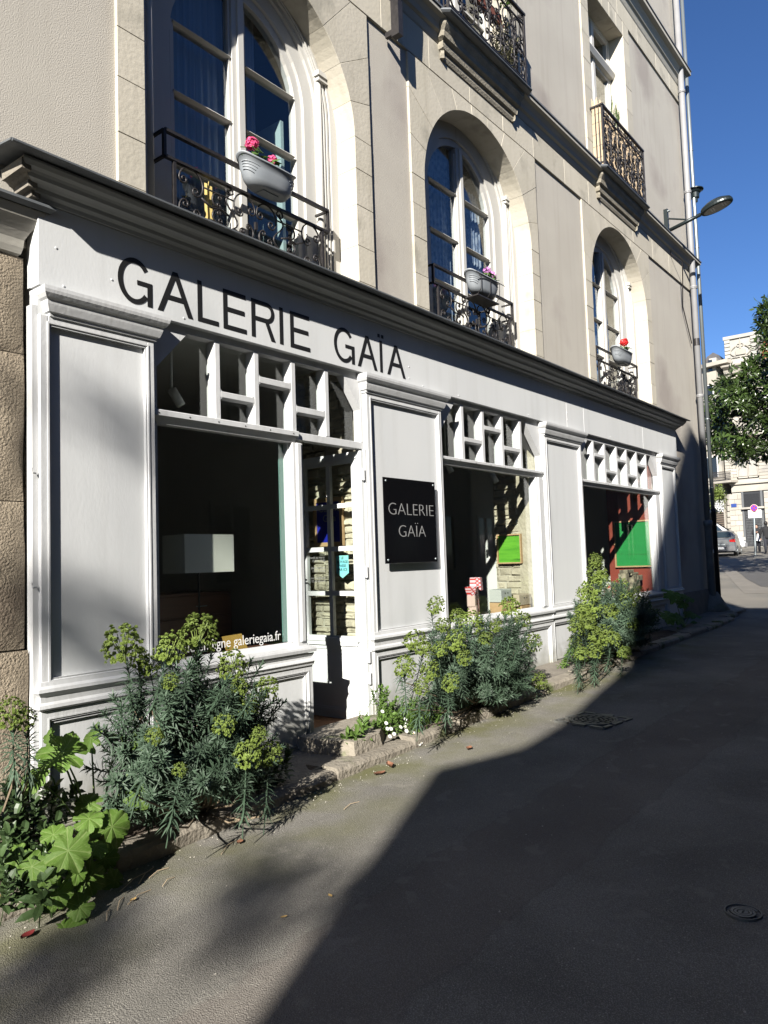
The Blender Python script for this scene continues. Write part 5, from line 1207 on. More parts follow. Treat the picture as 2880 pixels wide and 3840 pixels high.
hollyhock('hollyhock in half shade at the far end of the shop front', (14.0, -.3, gz(14) + .08),
    [(2520, 2225, 42, -.3, .7, TL), (2575, 2240, 32, -.35, .6, TL), (2560, 2260, 30, -.3, .9, TL), (2505, 2310, 38, -.35, .9, TL), (2545, 2320, 34, -.4, .8, TL), (2600, 2305, 34, -.4, .4, TL), (2560, 2370, 26, -.35, .9, TL), (2610, 2345, 24, -.3, 1, TL), (2650, 2388, 36, -.55, .6, TL), (2530, 2385, 26, -.35, .9, TL)])
# low dark leafy bush in the bottom left corner
def leafy_shoot(seed, n=18, L=.09, w=.035, m='darkleaf'):
    r = random.Random(seed); b = MB()
    for i in range(n):
        t = (i + 1) / n; a = i * 2.4; el = radians(10 + 55 * t); d = Vector((cos(a) * cos(el), sin(a) * cos(el), sin(el)))
        leaf_blade(b, Vector((0, 0, .2 * t)), d, Vector((0, 0, 1)), L * r.uniform(.7, 1.2), w * r.uniform(.8, 1.2), r.uniform(.2, .5), .1, 3)
    b.tube([(0, 0, -.1), (0, 0, .2)], .003, 4); return b.mesh('shoot_mesh', M[m])
LS = [leafy_shoot(i) for i in range(5)]; WS = [leafy_shoot(i + 9, 16, .045, .028, 'rosette') for i in range(5)]; FW = [leafy_shoot(i + 30, 22, .03, .012, 'rosette') for i in range(4)]
DS = [leafy_shoot(i + 60, 12, .14, .045, 'rosette') for i in range(3)]
def clump(nm, label, cat, base, pts, kit, sc, ncopy=1, spread=.1, group=None):
    t = thing(nm, base, label, cat, group)
    for p in pts:
        for q in range(ncopy):
            c = Vector(p) + Vector((R_.gauss(0, spread), R_.gauss(0, spread), abs(R_.gauss(0, spread * .4))))
            if c.y > -.05: c.y = -.05
            c.z = max(c.z, gz(c.x) + (.09 if c.y > KY else .01))
            d = Vector((R_.uniform(-.5, .5), R_.uniform(-.8, .1), 1)).normalized(); rot = Vector((0, 0, 1)).rotation_difference(d) @ Matrix.Rotation(R_.uniform(0, 6.28), 3, 'Z').to_quaternion()
            inst('shoot', R_.choice(kit), t, c, rot, sc * R_.uniform(.75, 1.25))
    return t
pts = [atY(u, v, Y) for u, v, Y in [(30, 3120, -.45), (90, 3150, -.5), (150, 3130, -.45), (20, 3220, -.6), (70, 3290, -.7), (130, 3330, -.75), (40, 3370, -.8), (180, 3390, -.8), (100, 3410, -.85), (10, 3320, -.7), (200, 3090, -.4), (150, 3250, -.7), (60, 3060, -.4), (240, 3330, -.8)]]
clump('leafy_bush', 'low dark green leafy bush in the bottom left corner beside the hollyhock', 'bush', (1.9, -.5, gz(1.9)), pts, LS, 1.0, 3, .05)
# daisies and weeds by the door
pts = [atY(u, v, Y) for u, v, Y in [(1420, 2760, -.3), (1450, 2720, -.2), (1480, 2790, -.4), (1510, 2700, -.25), (1540, 2740, -.4), (1560, 2690, -.25), (1600, 2700, -.4), (1390, 2780, -.3), (1440, 2690, -.15), (1590, 2760, -.5), (1640, 2760, -.5), (1410, 2650, -.1), (1370, 2760, -.25), (1530, 2800, -.45)]]
dz_ = clump('daisy_patch', 'bushy green patch of small white daisies beside the open door', 'plant', (5.9, -.3, gz(5.9) + .08), pts, WS + FW, .8, 9, .06)
b = MB(); bc = MB()
for (a, c_, Y) in [(925, 512, -.4), (965, 513, -.4), (1073, 493, -.45), (1132, 465, -.4), (1122, 490, -.42), (1138, 537, -.5), (1215, 560, -.5), (953, 598, -.45), (1175, 605, -.5), (1522, 391, -.5), (1603, 383, -.5), (1300, 662, -.6), (1279, 682, -.6), (1126, 407, -.35), (1000, 570, -.45), (870, 320, -.2), (912, 450, -.35)]:
    p = atY(1140 + a * .3376, 2560 + c_ * .3376, Y - .06); n = Vector((R_.uniform(-.6, .1), -.7, .6)).normalized(); s = n.cross(Vector((0, 0, 1))).normalized(); t_ = n.cross(s)
    for j in range(14):
        a0 = 2 * pi * j / 14; d0 = s * cos(a0) + t_ * sin(a0); e = s * cos(a0 + 1.57) + t_ * sin(a0 + 1.57)
        b.add([p + d0 * .004 - e * .002, p + d0 * .004 + e * .002, p + d0 * .017 + e * .003 + n * .002, p + d0 * .017 - e * .003 + n * .002], [(0, 1, 2, 3)])
    bc.add([p + n * .002] + [p + n * .001 + (s * cos(k) + t_ * sin(k)) * .006 for k in [0, 1.05, 2.1, 3.14, 4.2, 5.2]], [(0, 1 + k, 1 + (k + 1) % 6) for k in range(6)])
o = b.build('petals', M['petalw'], dz_); o['kind'] = 'stuff'; o = bc.build('daisy_centres', M['yellow'], dz_); o['kind'] = 'stuff'
clump('dandelion', 'dandelion rosette on the kerb in front of the door step', 'plant', atY(1310, 2800, -.35), [atY(u, v, -.38) for u, v in [(1310, 2800), (1340, 2790), (1290, 2830), (1330, 2815)]], DS, .8, 2, .02)
clump('weed_clump', 'bright green weeds at the foot of the far spurge shrub', 'plant', atY(2180, 2530, -.4), [atY(u, v, -.35) for u, v in [(2130, 2480), (2160, 2500), (2190, 2490), (2220, 2510), (2120, 2520), (2170, 2540), (2200, 2530), (2240, 2520)]], DS + WS, 1.0, 3, .04)
clump('kerb_weeds', 'dark trailing weeds at the kerb edge by the largest shrub', 'plant', atY(1000, 3010, -.5), [atY(u, v, -.5) for u, v in [(980, 2960), (1010, 2990), (1040, 3010), (950, 3000), (1060, 2990)]], LS, 1.0, 2, .04)
clump('creeping_weeds', 'small creeping weeds in the soil under the middle spurge shrub', 'plant', (7, -.5, gz(7)), [(6.2 + .2 * k, -.45, gz(7) + .1) for k in range(9)], WS + FW, .8, 2, .06)

# ================================================================== FLOWER BOXES
def flower_box(u, v, hw, Y, label, petal, flowers, scale=1.0, rack=False, glabel=''):
    c = atY(u, v, Y); t = thing('flower_box', c, label, 'flower box', 'grey flower boxes on the arched window railings')
    # boat-shaped tub: superellipse plan, tapering down, raised rim at the ends
    N = 40; prof = [(.60, -.135), (.70, -.13), (.85, -.08), (.95, 0.0), (1.0, .06), (1.07, .062), (1.07, .076), (.97, .076), (.92, .04), (.6, .035)]
    b = MB(); vs = []
    for r, h in prof:
        for j in range(N):
            a = 2 * pi * j / N; ca, sa = cos(a), sin(a); x = hw * r * (abs(ca) ** .7) * (1 if ca > 0 else -1); y = .115 * r * (abs(sa) ** .8) * (1 if sa > 0 else -1)
            hh = h + (.05 * abs(ca) ** 3 if h > .05 else 0) - (.0 if h > .05 else 0)
            vs.append((c.x + x, c.y + y, c.z + hh * scale))
    b.add(vs, [(i * N + j, i * N + (j + 1) % N, (i + 1) * N + (j + 1) % N, (i + 1) * N + j) for i in range(len(prof) - 1) for j in range(N)] + [tuple(range(N - 1, -1, -1)), tuple(range((len(prof) - 1) * N, len(prof) * N))])
    b.build('tub', M['planter'], t, smooth=True)
    b = MB()   # raised wave lines on both ends
    for s in (-1, 1):
        for k in range(4):
            pts = []
            for q in range(9):
                a = pi * 1.5 + s * (pi / 2) * (1 - q / 9 * (.75 - .08 * k)); ca, sa = cos(a), sin(a); h = .045 - .022 * k - .03 * (q / 8) ** 2; r = 1.0 - .05 * (.06 - h) / .06 + .004
                pts.append((c.x + hw * r * (abs(ca) ** .7) * (1 if ca > 0 else -1), c.y + .115 * r * (abs(sa) ** .8) * (-1) - .001, c.z + h * scale))
            b.tube(pts, .0035, 4)
    b.build('relief_lines', M['planter'], t)
    b = MB(); b.box(c.x - hw * .62, c.x + hw * .62, c.y - .07, c.y + .07, c.z + .02, c.z + .066); b.build('earth', M['soil'], t)
    if rack:
        b = MB()
        for s in (-.7, 0, .7):
            xx = c.x + s * hw; b.tube([(xx, c.y + .12, c.z + .09), (xx, c.y - .125, c.z + .05), (xx, c.y - .115, c.z - .12), (xx, c.y - .05, c.z - .19), (xx, c.y + .12, c.z - .19)], .005, 4)
        b.tube([(c.x - hw * 1.1, c.y - .13, c.z + .055), (c.x + hw * 1.1, c.y - .13, c.z + .055)], .005, 4); b.box(c.x - hw * .8, c.x + hw * .8, c.y - .09, c.y + .1, c.z - .20, c.z - .185); b.build('wire_rack', M['iron'], t)
    else:
        b = MB(); b.box(c.x - hw * .3, c.x + hw * .3, c.y - .04, c.y + .04, c.z - .146, c.z - .134); b.build('foot', M['planter'], t)
    g = thing('geranium', c, glabel, 'plant', 'geraniums in the window boxes')
    for (fx, fz, fr) in flowers:
        h = Vector((c.x + fx, c.y - .01, c.z + fz)); b = MB()
        for i in range(90):
            z = R_.uniform(-.8, 1); a = R_.uniform(0, 2 * pi); q = sqrt(1 - z * z); n = Vector((q * cos(a), q * sin(a), z)); p = h + n * fr * R_.uniform(.7, 1.0); s = n.cross(Vector((.2, .3, .9))).normalized(); tt = n.cross(s); w = fr * R_.uniform(.20, .30)
            a2 = R_.uniform(0, 3); b.add([p] + [p + (s * cos(a2 + k * 1.2566) + tt * sin(a2 + k * 1.2566)) * w + n * w * R_.uniform(-.2, .5) for k in range(5)], [(0, 1 + k, 1 + (k + 1) % 5) for k in range(5)])
        b.build('blossom', M[petal], g)
        b = MB(); b.tube([(c.x + fx * .8, c.y, c.z + .08), h - Vector((0, 0, fr * .5))], .004, 5); b.build('flower_stalk', M['stem'], g)
    for i in range(40):
        fx = R_.choice([f[0] for f in flowers]) * .9 + R_.gauss(0, .07); p = Vector((c.x + max(-hw, min(hw * 1.1, fx)), c.y + R_.uniform(-.08, .05), c.z + .12 + R_.uniform(-.02, .07)))
        n = Vector((R_.uniform(-.6, .6), R_.uniform(-.9, .1), .8)).normalized(); rot = Vector((0, 0, 1)).rotation_difference(n)
        inst('leaf', GL[i % 2], g, p, rot, R_.uniform(.03, .045))
    return t
M['gerleaf'] = mat('geranium_leaf', (.06, .13, .025), .55, (.10, .19, .04), 3, .9, rand=.3, trans=.25)
GL = []
for s in (11, 12):
    me = lobed_leaf(s, 5, True, 4, 6); me.materials.clear(); me.materials.append(M['gerleaf']); GL.append(me)
flower_box(1002, 672, .30, .14, 'pale grey boat shaped flower box with pink geraniums on the near railing', 'pink', [(-.18, .235, .062), (.06, .19, .045)], glabel='pink geranium with two blossoms in the near flower box')
flower_box(1808, 1072, .32, .14, 'grey flower box in a wire rack with lilac geraniums on the middle railing', 'lilac', [(.12, .22, .055), (.24, .19, .06)], rack=True, glabel='lilac geranium in the wire racked middle box')
flower_box(2332, 1337, .34, .14, 'grey flower box with one red geranium on the far railing', 'red', [(.12, .27, .075)], glabel='single red geranium in the far flower box')
# yellow cloth hanging behind the first railing
b = MB(); c = atY(782, 770, .36)
vs = [(c.x + x + .006 * sin(z * 3), .36 + .01 * sin(x * 60), c.z + zz) for z, zz in enumerate([.18, .1, 0, -.1, -.2, -.28]) for x in (-.045, -.02, .01, .045)]
b.add(vs, [(i * 4 + j, (i + 1) * 4 + j, (i + 1) * 4 + j + 1, i * 4 + j + 1) for i in range(5) for j in range(3)]); b.tube([(c.x, .36, c.z + .17), (c.x + .01, .36, c.z + .24)], .003, 4)
o = b.build('yellow_cloth', mat('yellow_cloth_m', (.72, .56, .20), .8)); tag(o, 'pale yellow cloth strip hanging behind the nearest window railing', 'cloth')
# things on the middle balcony
b = MB(); b.box(8.10, 8.85, .02, .10, 7.12, 7.16); b.box(8.12, 8.83, .04, .09, 7.16, 7.3); o = b.build('wooden_trough', mat('red_brown_wood', (.14, .045, .03), .7, (.19, .07, .05), 8, .8)); tag(o, 'red brown wooden trough behind the middle balcony railing', 'trough')
clump('balcony_plant', 'trailing green plant on top of the middle balcony railing', 'plant', (8.8, .0, 7.3), [], WS, 1)
bp_ = [o for o in scene.objects if o.name.startswith('balcony_plant')][0]
for k in range(16):
    d = Vector((R_.uniform(-.6, .8), R_.uniform(-.4, .2), R_.uniform(-.4, 1))).normalized(); inst('shoot', R_.choice(WS), bp_, (8.55 + .03 * k, .0, 7.45 + R_.uniform(-.05, .1)), Vector((0, 0, 1)).rotation_difference(d), R_.uniform(.7, 1.1))
t = thing('balcony_shrub', (8.9, .05, 6.45), 'pale feathery shrub behind the bars of the middle balcony', 'plant')
M['paleleaf'] = mat('pale_leaf', (.30, .29, .17), .7, (.38, .36, .24), 8, .8, trans=.2, rand=.2)
PS = leafy_shoot(77, 30, .06, .012, 'paleleaf')
for k in range(26):
    d = Vector((R_.uniform(-.5, .5), R_.uniform(-.3, .1), 1)).normalized(); inst('shoot', PS, t, (8.72 + R_.uniform(-.12, .42), .06 + R_.uniform(-.04, .03), 6.5 + R_.uniform(0, .5)), Vector((0, 0, 1)).rotation_difference(d), R_.uniform(.8, 1.3))
t = thing('balcony_twigs', (12.75, .05, 6.45), 'thin dry twigs rising above the far balcony reed screen', 'plant')
for (x, dx, h) in [(12.55, .1, 7.85), (12.6, .25, 7.8), (12.8, .02, 7.75), (12.86, .1, 7.72), (12.9, -.05, 7.7)]:
    b = MB(); b.tube([(x, .03, 6.5), (x, .0, 7.4), (x + dx * .4, -.02, 7.65), (x + dx, -.03, h)], .006, 4); b.build('twig', M['stem'], t)
    for q in range(4): inst('shoot', FW[q % 4], t, (x + dx * (.3 + .2 * q), -.02, 7.5 + (h - 7.5) * (.2 + .22 * q)), None, .8)

# ================================================================== MANHOLES, LITTER
def manhole_square():
    c = (ground_hit(2110, 2704) + ground_hit(2345, 2690)) / 2; cx, cy = c.x, c.y; zz = gz(cx)
    t = thing('square_manhole', (cx, cy, zz), 'square cast iron manhole frame with round chequered cover in the lane', 'manhole cover'); ang = radians(-8)
    cx, cy = 6.88, -1.61
    def P(x, y): return (cx + .62 * (x * cos(ang) - y * sin(ang)), cy + .62 * (x * sin(ang) + y * cos(ang)))
    def slab(x0, x1, y0, y1, z0=.0, z1=.014):
        q = MB(); q.prism([P(x0, y0), P(x1, y0), P(x1, y1), P(x0, y1)], zz + z0 - .03, zz + z1, 'z'); return q
    Wm = .43
    for k in range(4):
        for j in range(3):
            a = -Wm + j * .30 + .02; e = a + .22
            q = slab(a, e, -Wm, -Wm + .06) if k == 0 else slab(a, e, Wm - .06, Wm) if k == 1 else slab(-Wm, -Wm + .06, a, e) if k == 2 else slab(Wm - .06, Wm, a, e)
            q.build('frame_bar', M['castcover'], t)
    q = MB(); n = 40
    def ring(q, r0, r1, z1, a0=0, a1=2 * pi, n=40):
        vs = []
        for i in range(n + 1):
            a = a0 + (a1 - a0) * i / n
            for r, z in ((r0, -.02), (r0, z1), (r1, z1), (r1, -.02)): x, y = P(r * cos(a), r * sin(a)); vs.append((x, y, zz + z))
        q.add(vs, [(i * 4 + j, (i + 1) * 4 + j, (i + 1) * 4 + j + 1, i * 4 + j + 1) for i in range(n) for j in range(3)]); return q
    ring(q, .335, .36, .014).build('frame_ring', M['castcover'], t)
    q = MB(); ring(q, .001, .325, .004); q.build('cover', M['castiron_dark'], t)
    q = MB(); ring(q, .30, .322, .013)
    for r0, r1, m in ((.24, .275, 14), (.17, .205, 10), (.11, .14, 8)):
        for k in range(m): ring(q, r0, r1, .013, 2 * pi * k / m, 2 * pi * (k + .62) / m, 4)
    ring(q, .04, .07, .013); q.build('cover_pattern', M['castcover'], t)
M['castcover'] = mat('worn_cast_iron', (.13, .13, .12), .5, (.18, .18, .165), 12, .8, metal=.4); M['castiron_dark'] = mat('dirty_cast_iron', (.025, .025, .024), .8)
manhole_square()
def manhole_round():
    c = (ground_hit(2712, 3418) + ground_hit(2864, 3436)) / 2; cx, cy = c.x, c.y; zz = gz(cx) + .004; R = (ground_hit(2712, 3400) - ground_hit(2862, 3440)).length / 2 * .92
    t = thing('round_manhole', (cx, cy, zz), 'small round iron cover with concentric rings near the right edge of the lane', 'manhole cover')
    def ring(r0, r1, z1, a0=0, a1=2 * pi, n=48):
        q = MB(); vs = []
        for i in range(n + 1):
            a = a0 + (a1 - a0) * i / n
            for r, z in ((r0, -.03), (r0, z1), (r1, z1), (r1, -.03)): vs.append((cx + r * R * cos(a), cy + r * R * sin(a), zz + z))
        q.add(vs, [(i * 4 + j, (i + 1) * 4 + j, (i + 1) * 4 + j + 1, i * 4 + j + 1) for i in range(n) for j in range(3)]); return q
    ring(.0, .96, -.004).build('plate', M['castiron_dark'], t)
    ring(.94, 1.0, .006).build('rim', M['castcover'], t); ring(.52, .66, .004).build('ring', M['castcover'], t); ring(.34, .47, .004).build('ring', M['castcover'], t)
    q = ring(.0, .28, .004); q.build('boss', M['castcover'], t)
    q = MB(); q.box(cx - .12 * R * 1.4, cx + .12 * R * 1.4, cy - .05 * R, cy + .05 * R, zz + .004, zz + .0055); q.build('key_slot', M['castiron_dark'], t)
    ring(.76, .84, .003, 1.9, 3.1, 12).build('arc', M['castcover'], t); ring(.76, .86, .003, -.9, .1, 12).build('arc', M['castcover'], t)
manhole_round()
def dead_leaf(u, v, size, label, m='deadleaf', rz=0.0, curl=.5, off=.0):
    size *= .68; p = ground_hit(u, v); z = gz(p.x) + .010 + off; b = MB(); n = 6; vs = []
    for i in range(n + 1):
        t = i / n; w = size * .28 * sin(pi * (.08 + .9 * t)); x = size * (t - .5)
        for s in (-1, 0, 1):
            vs.append((p.x + x * cos(rz) - s * w * sin(rz), p.y + x * sin(rz) + s * w * cos(rz), z + size * curl * (.25 * abs(s) + .35 * (t - .5) ** 2)))
    b.add(vs, [(i * 3 + j, (i + 1) * 3 + j, (i + 1) * 3 + j + 1, i * 3 + j + 1) for i in range(n) for j in range(2)])
    o = b.build('dead_leaf', M[m], smooth=True); tag(o, label, 'leaf', 'fallen leaves'); return o
M['ochreleaf'] = mat('ochre_leaf', (.5, .33, .12), .7); M['redleaf'] = mat('red_leaf', (.16, .02, .02), .6)
dead_leaf(1462, 2880, .16, 'large rust brown leaf leaning on the kerb near the door step', rz=1.0, curl=.9)
dead_leaf(1425, 2908, .15, 'curled brown leaf in the gutter beside the large rust one', rz=-.3)
dead_leaf(105, 3518, .12, 'dark red fallen leaf near the bottom left plants', 'redleaf', rz=.3)
dead_leaf(2205, 2510, .18, 'upright brown leaf among the weeds by the far shrub', rz=1.3, curl=1.6, off=.12)
dead_leaf(1760, 2812, .14, 'brown leaf lying in the mossy lane by the middle shrub', rz=.3)
dead_leaf(900, 3165, .10, 'brown leaf in the gutter below the largest shrub', rz=.5)
dead_leaf(1065, 3450, .05, 'tiny ochre seed wing lying alone on the sunlit lane', 'ochreleaf', rz=-.4)
dead_leaf(1238, 3368, .055, 'ochre seed wing at the edge of the big shadow', 'ochreleaf', rz=1.2)
dead_leaf(500, 3384, .06, 'ochre leaf scrap on the moss by the hollyhock', 'ochreleaf', rz=.1)
dead_leaf(15, 3430, .09, 'orange leaf on the kerb stone at the left edge', 'ochreleaf', rz=.1, off=.08)
# twigs and grit
b = MB()
for (u, v, l, a) in [(450, 3350, .28, .4), (520, 3320, .22, .6), (560, 3300, .15, .2), (480, 3400, .18, .3), (830, 3210, .2, .5), (440, 3420, .15, .8), (1290, 3040, .18, .1), (610, 3330, .12, .4), (400, 3460, .12, .9)]:
    p = ground_hit(u, v); z = gz(p.x) + .008; b.tube([(p.x, p.y, z), (p.x + l * .5 * cos(a), p.y + l * .5 * sin(a) + .01, z + .01), (p.x + l * cos(a), p.y + l * sin(a), z)], .0025, 4)
o = b.build('twigs', M['reed']); tag(o, 'dry straw twigs scattered in the gutter', 'twigs', kind='stuff')
b = MB()
for k in range(420):
    x = R_.uniform(1.0, 9) if k % 3 else R_.uniform(1, 12); y = KY - abs(R_.gauss(0, .12)) - .02 if k % 3 else R_.uniform(-4.2, -.7); z = gz(x) + .002; s = R_.uniform(.002, .006)
    b.add([(x - s, y - s, z), (x + s, y - s * .6, z), (x + s * .7, y + s, z), (x - s * .8, y + s * .7, z), (x, y, z + s)], [(0, 1, 4), (1, 2, 4), (2, 3, 4), (3, 0, 4)])
o = b.build('grit', mat('pale_grit', (.45, .42, .36), .8)); tag(o, 'pale grit and petals strewn over the lane', 'grit', kind='stuff')

# ================================================================== OPPOSITE SIDE OF THE LANE (behind the camera: casts the long shadows, shows in the glass)
opp = thing('opposite_house', (-2, -9, -1.7), 'rendered house across the lane whose gable throws the long shadow over the asphalt', 'building')
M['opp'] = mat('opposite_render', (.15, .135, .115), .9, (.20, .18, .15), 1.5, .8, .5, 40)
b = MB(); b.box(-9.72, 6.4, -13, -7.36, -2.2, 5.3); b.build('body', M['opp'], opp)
prof = [(-9.72, -2.2), (6.5, -2.2), (6.5, 5.35), (2.83, 7.22), (.91, 8.21), (-.6, 11.4), (-1.25, 12.35), (-1.7, 11.95), (-3.54, 9.93), (-5.0, 8.3), (-5.6, 6.8), (-6.6, 6.38), (-7.4, 5.98), (-8.13, 5.9), (-9.72, 6.29)]  # unseen roofline, its outline shaped to throw the wanted shadow edges
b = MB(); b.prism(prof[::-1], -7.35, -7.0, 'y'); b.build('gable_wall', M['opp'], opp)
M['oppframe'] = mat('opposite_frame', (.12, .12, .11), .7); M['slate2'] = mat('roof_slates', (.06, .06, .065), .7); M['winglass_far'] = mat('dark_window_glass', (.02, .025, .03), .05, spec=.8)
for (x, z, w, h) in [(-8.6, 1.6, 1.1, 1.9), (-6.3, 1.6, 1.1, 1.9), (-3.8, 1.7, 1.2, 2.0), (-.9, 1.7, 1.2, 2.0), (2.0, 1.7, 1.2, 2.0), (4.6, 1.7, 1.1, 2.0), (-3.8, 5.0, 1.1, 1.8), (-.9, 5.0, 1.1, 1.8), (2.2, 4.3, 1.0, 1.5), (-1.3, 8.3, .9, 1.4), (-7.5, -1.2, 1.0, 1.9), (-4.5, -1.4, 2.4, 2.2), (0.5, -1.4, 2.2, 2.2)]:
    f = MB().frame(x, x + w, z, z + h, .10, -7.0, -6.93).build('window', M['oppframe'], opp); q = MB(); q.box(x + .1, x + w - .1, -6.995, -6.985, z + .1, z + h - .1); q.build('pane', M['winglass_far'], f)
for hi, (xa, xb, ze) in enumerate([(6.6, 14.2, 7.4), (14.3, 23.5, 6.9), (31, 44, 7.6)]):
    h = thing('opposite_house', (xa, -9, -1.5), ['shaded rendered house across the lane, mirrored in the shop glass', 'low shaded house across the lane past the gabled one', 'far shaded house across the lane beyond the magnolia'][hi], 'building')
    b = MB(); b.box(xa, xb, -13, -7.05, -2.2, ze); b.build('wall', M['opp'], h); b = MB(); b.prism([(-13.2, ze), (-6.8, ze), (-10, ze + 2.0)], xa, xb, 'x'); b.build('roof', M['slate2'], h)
    x = xa + .7
    while x + 1.2 < xb:
        for z in (-.4, 2.5, 5.0):
            if z + 1.7 > ze: continue
            f = MB().frame(x, x + 1.1, z, z + 1.7, .09, -7.05, -6.98).box(x + .53, x + .58, -7.05, -6.99, z + .09, z + 1.61).build('window', M['oppframe'], h); q = MB(); q.box(x + .09, x + 1.01, -7.04, -7.03, z + .09, z + 1.61); q.build('pane', M['winglass_far'], f)
        x += 2.3
# second house further along the camera side, keeps the lane in shade
M['bark'] = mat('bark', (.10, .08, .06), .95, (.16, .13, .10), 12, .8, .8, 30)
# unseen tree up the lane: leaf clusters placed to dapple pilaster and lane
def far_tree():
    base = Vector((-20.5, -9.6, -2.3)); t = thing('street_tree', base, 'tree up the lane behind the viewer that dapples the shop front', 'tree')
    r = random.Random(5); top = base + Vector((.2, .2, 12.5))
    b = MB(); b.tube([base, base + Vector((.2, .1, 4)), base + Vector((-.1, .0, 9)), top], [.34, .28, .2, .10], 8); b.build('trunk', M['bark'], t, smooth=True)
    me = leafy_cluster(3, .42, 60, .17)
    spots = [(atY(u, v, 0), n, sp) for u, v, n, sp in [(430, 1570, 1, .03), (520, 1640, 1, .03), (290, 2310, 1, .04), (400, 2400, 1, .04), (460, 2450, 1, .04), (60, 1500, 1, .1)]]
    spots += [(ground_hit(u, v), n, sp) for u, v, n, sp in [(930, 3340, 3, .08), (860, 3370, 2, .08), (250, 3570, 2, .10), (420, 3520, 1, .08), (100, 3640, 2, .10)]]
    limbs = 0
    for P, n, sp in spots:
        tt = (P.y + 9.6) / 1.0 + r.uniform(-.5, .5); c0 = P - Vector((2.5, 1, -1.35)) * tt
        for k in range(n):
            c = c0 + Vector((r.gauss(0, sp * 2.2), r.gauss(0, sp * 2), r.gauss(0, sp))); inst('leaf_cluster', me, t, c, Vector((0, 0, 1)).rotation_difference(Vector((r.gauss(0, 1), r.gauss(0, 1), r.gauss(0, 1))).normalized()), r.uniform(.55, .9))
        p = base + Vector((.1, .1, max(4.5, min(11.8, c0.z + 1.2)))); b = MB(); b.tube([p, p.lerp(c0, .5) + Vector((0, 0, .2)), c0], [.016, .012, .008], 5); b.build('branch', M['bark'], t)
def leafy_cluster(seed, R, n, L, m='magnolia', w=.42):
    r = random.Random(seed); b = MB()
    for i in range(n):
        a = r.uniform(0, 2 * pi); z = r.uniform(-.7, 1); q = sqrt(1 - z * z); d = Vector((q * cos(a), q * sin(a), z)); p = d * R * r.uniform(.25, .9)
        dd = (d + Vector((r.gauss(0, .5), r.gauss(0, .5), r.gauss(0, .5)))).normalized(); leaf_blade(b, p, dd, Vector((0, 0, 1)), L * r.uniform(.7, 1.2), L * w, r.uniform(0, .35), .12, 2)
    return b.mesh('cluster_mesh', M[m])
M['magnolia'] = mat('magnolia_leaf', (.022, .042, .010), .32, (.055, .09, .022), 1.2, .8, rand=.35, trans=.10, spec=.5)
far_tree()

# ================================================================== MAGNOLIA AT THE CORNER
def magnolia():
    base = Vector((27.5, -3.4, gz(27.5))); t = thing('magnolia_tree', base, 'glossy leaved magnolia tree reaching in from the right above the lane', 'tree')
    r = random.Random(9)
    b = MB(); b.tube([base, base + Vector((0, .1, 2.5)), base + Vector((.1, .2, 6)), base + Vector((.1, .5, 10))], [.28, .22, .18, .08], 8); b.build('trunk', M['bark'], t, smooth=True)
    kits = [leafy_cluster(20 + i, .42, 64, .21, w=.40) for i in range(6)]
    fw = Vector((AX[2], AY[2], AZ[2]))
    n = 0
    # clusters fill the crown volume; the outline is read at the depth of the trunk
    outline = [(2655, 1560), (2690, 1440), (2735, 1395), (2800, 1375), (2850, 1330), (2868, 1260), (2850, 1200), (2865, 1140), (2900, 1060), (3300, 950), (3700, 1200), (3750, 1600), (3300, 1800), (2930, 1712), (2870, 1700), (2830, 1705), (2795, 1725), (2775, 1745), (2755, 1715), (2735, 1690), (2705, 1700), (2680, 1700), (2665, 1690), (2655, 1640)]
    def inside(u, v):
        c = False; j = len(outline) - 1
        for i in range(len(outline)):
            (x1, y1), (x2, y2) = outline[i], outline[j]
            if (y1 > v) != (y2 > v) and u < (x2 - x1) * (v - y1) / (y2 - y1) + x1: c = not c
            j = i
        return c
    tries = 0
    while n < 285 and tries < 9000:
        tries += 1; u = r.uniform(2640, 2960) if n < 200 else r.uniform(2900, 3700); v = r.uniform(960, 1760)
        if not inside(u, v): continue
        if r.random() < .12: continue
        X = r.uniform(25.0, 30.0) if u < 2960 else r.uniform(24.5, 30)
        c = atX(u, v, X); rd = Vector((r.gauss(0, 1), r.gauss(0, 1), r.gauss(0, 1))).normalized()
        inst('leaf_cluster', kits[n % 6], t, c, Vector((0, 0, 1)).rotation_difference(rd), r.uniform(.62, 1.0) if u < 2960 else r.uniform(1.2, 1.8)); n += 1
    for (u, v) in [(2700, 1560), (2740, 1640), (2760, 1450), (2820, 1500), (2850, 1350), (2830, 1620), (2680, 1650), (2860, 1180)]:
        e = atX(u, v, 27.5); p = base + Vector((.1, .2, 4.0 + (1700 - v) * .004)); b = MB(); b.tube([p, p.lerp(e, .5) + Vector((0, 0, .15)), e], [.10, .06, .02], 5); b.build('branch', M['bark'], t)
magnolia()

# ================================================================== FAR SQUARE: stone corner house
M['farstone'] = mat('far_limestone', (.33, .305, .26), .85, (.42, .39, .335), .8, .8, .3, 8, col3=(.27, .255, .23), n3=.55, s3=.7, rand=.10)
M['farstone2'] = mat('weathered_far_stone', (.30, .29, .26), .85, (.42, .40, .36), 1.2, .8, .3, 8, rand=.08)
M['slate'] = mat('slate', (.05, .05, .055), .6, (.09, .085, .09), 3, .8)
M['brickred'] = mat('red_brick', (.30, .07, .035), .9, (.38, .11, .06), 2, .8, rand=.15)
M['shutter'] = mat('dark_shutter', (.018, .02, .024), .7)
M['gateiron'] = mat('grey_gate_iron', (.10, .105, .11), .6)
FXX = 62.0
far = thing('corner_house', (FXX, 9, .2), 'pale limestone corner house across the square, with dark gated doorway and carved pediment', 'building')
def fy(u, v=1800): p = atX(u, v, FXX); return p.y
def fz(v, u=2800): return atX(u, v, FXX).z
YR, YL = fy(3300), fy(2742)
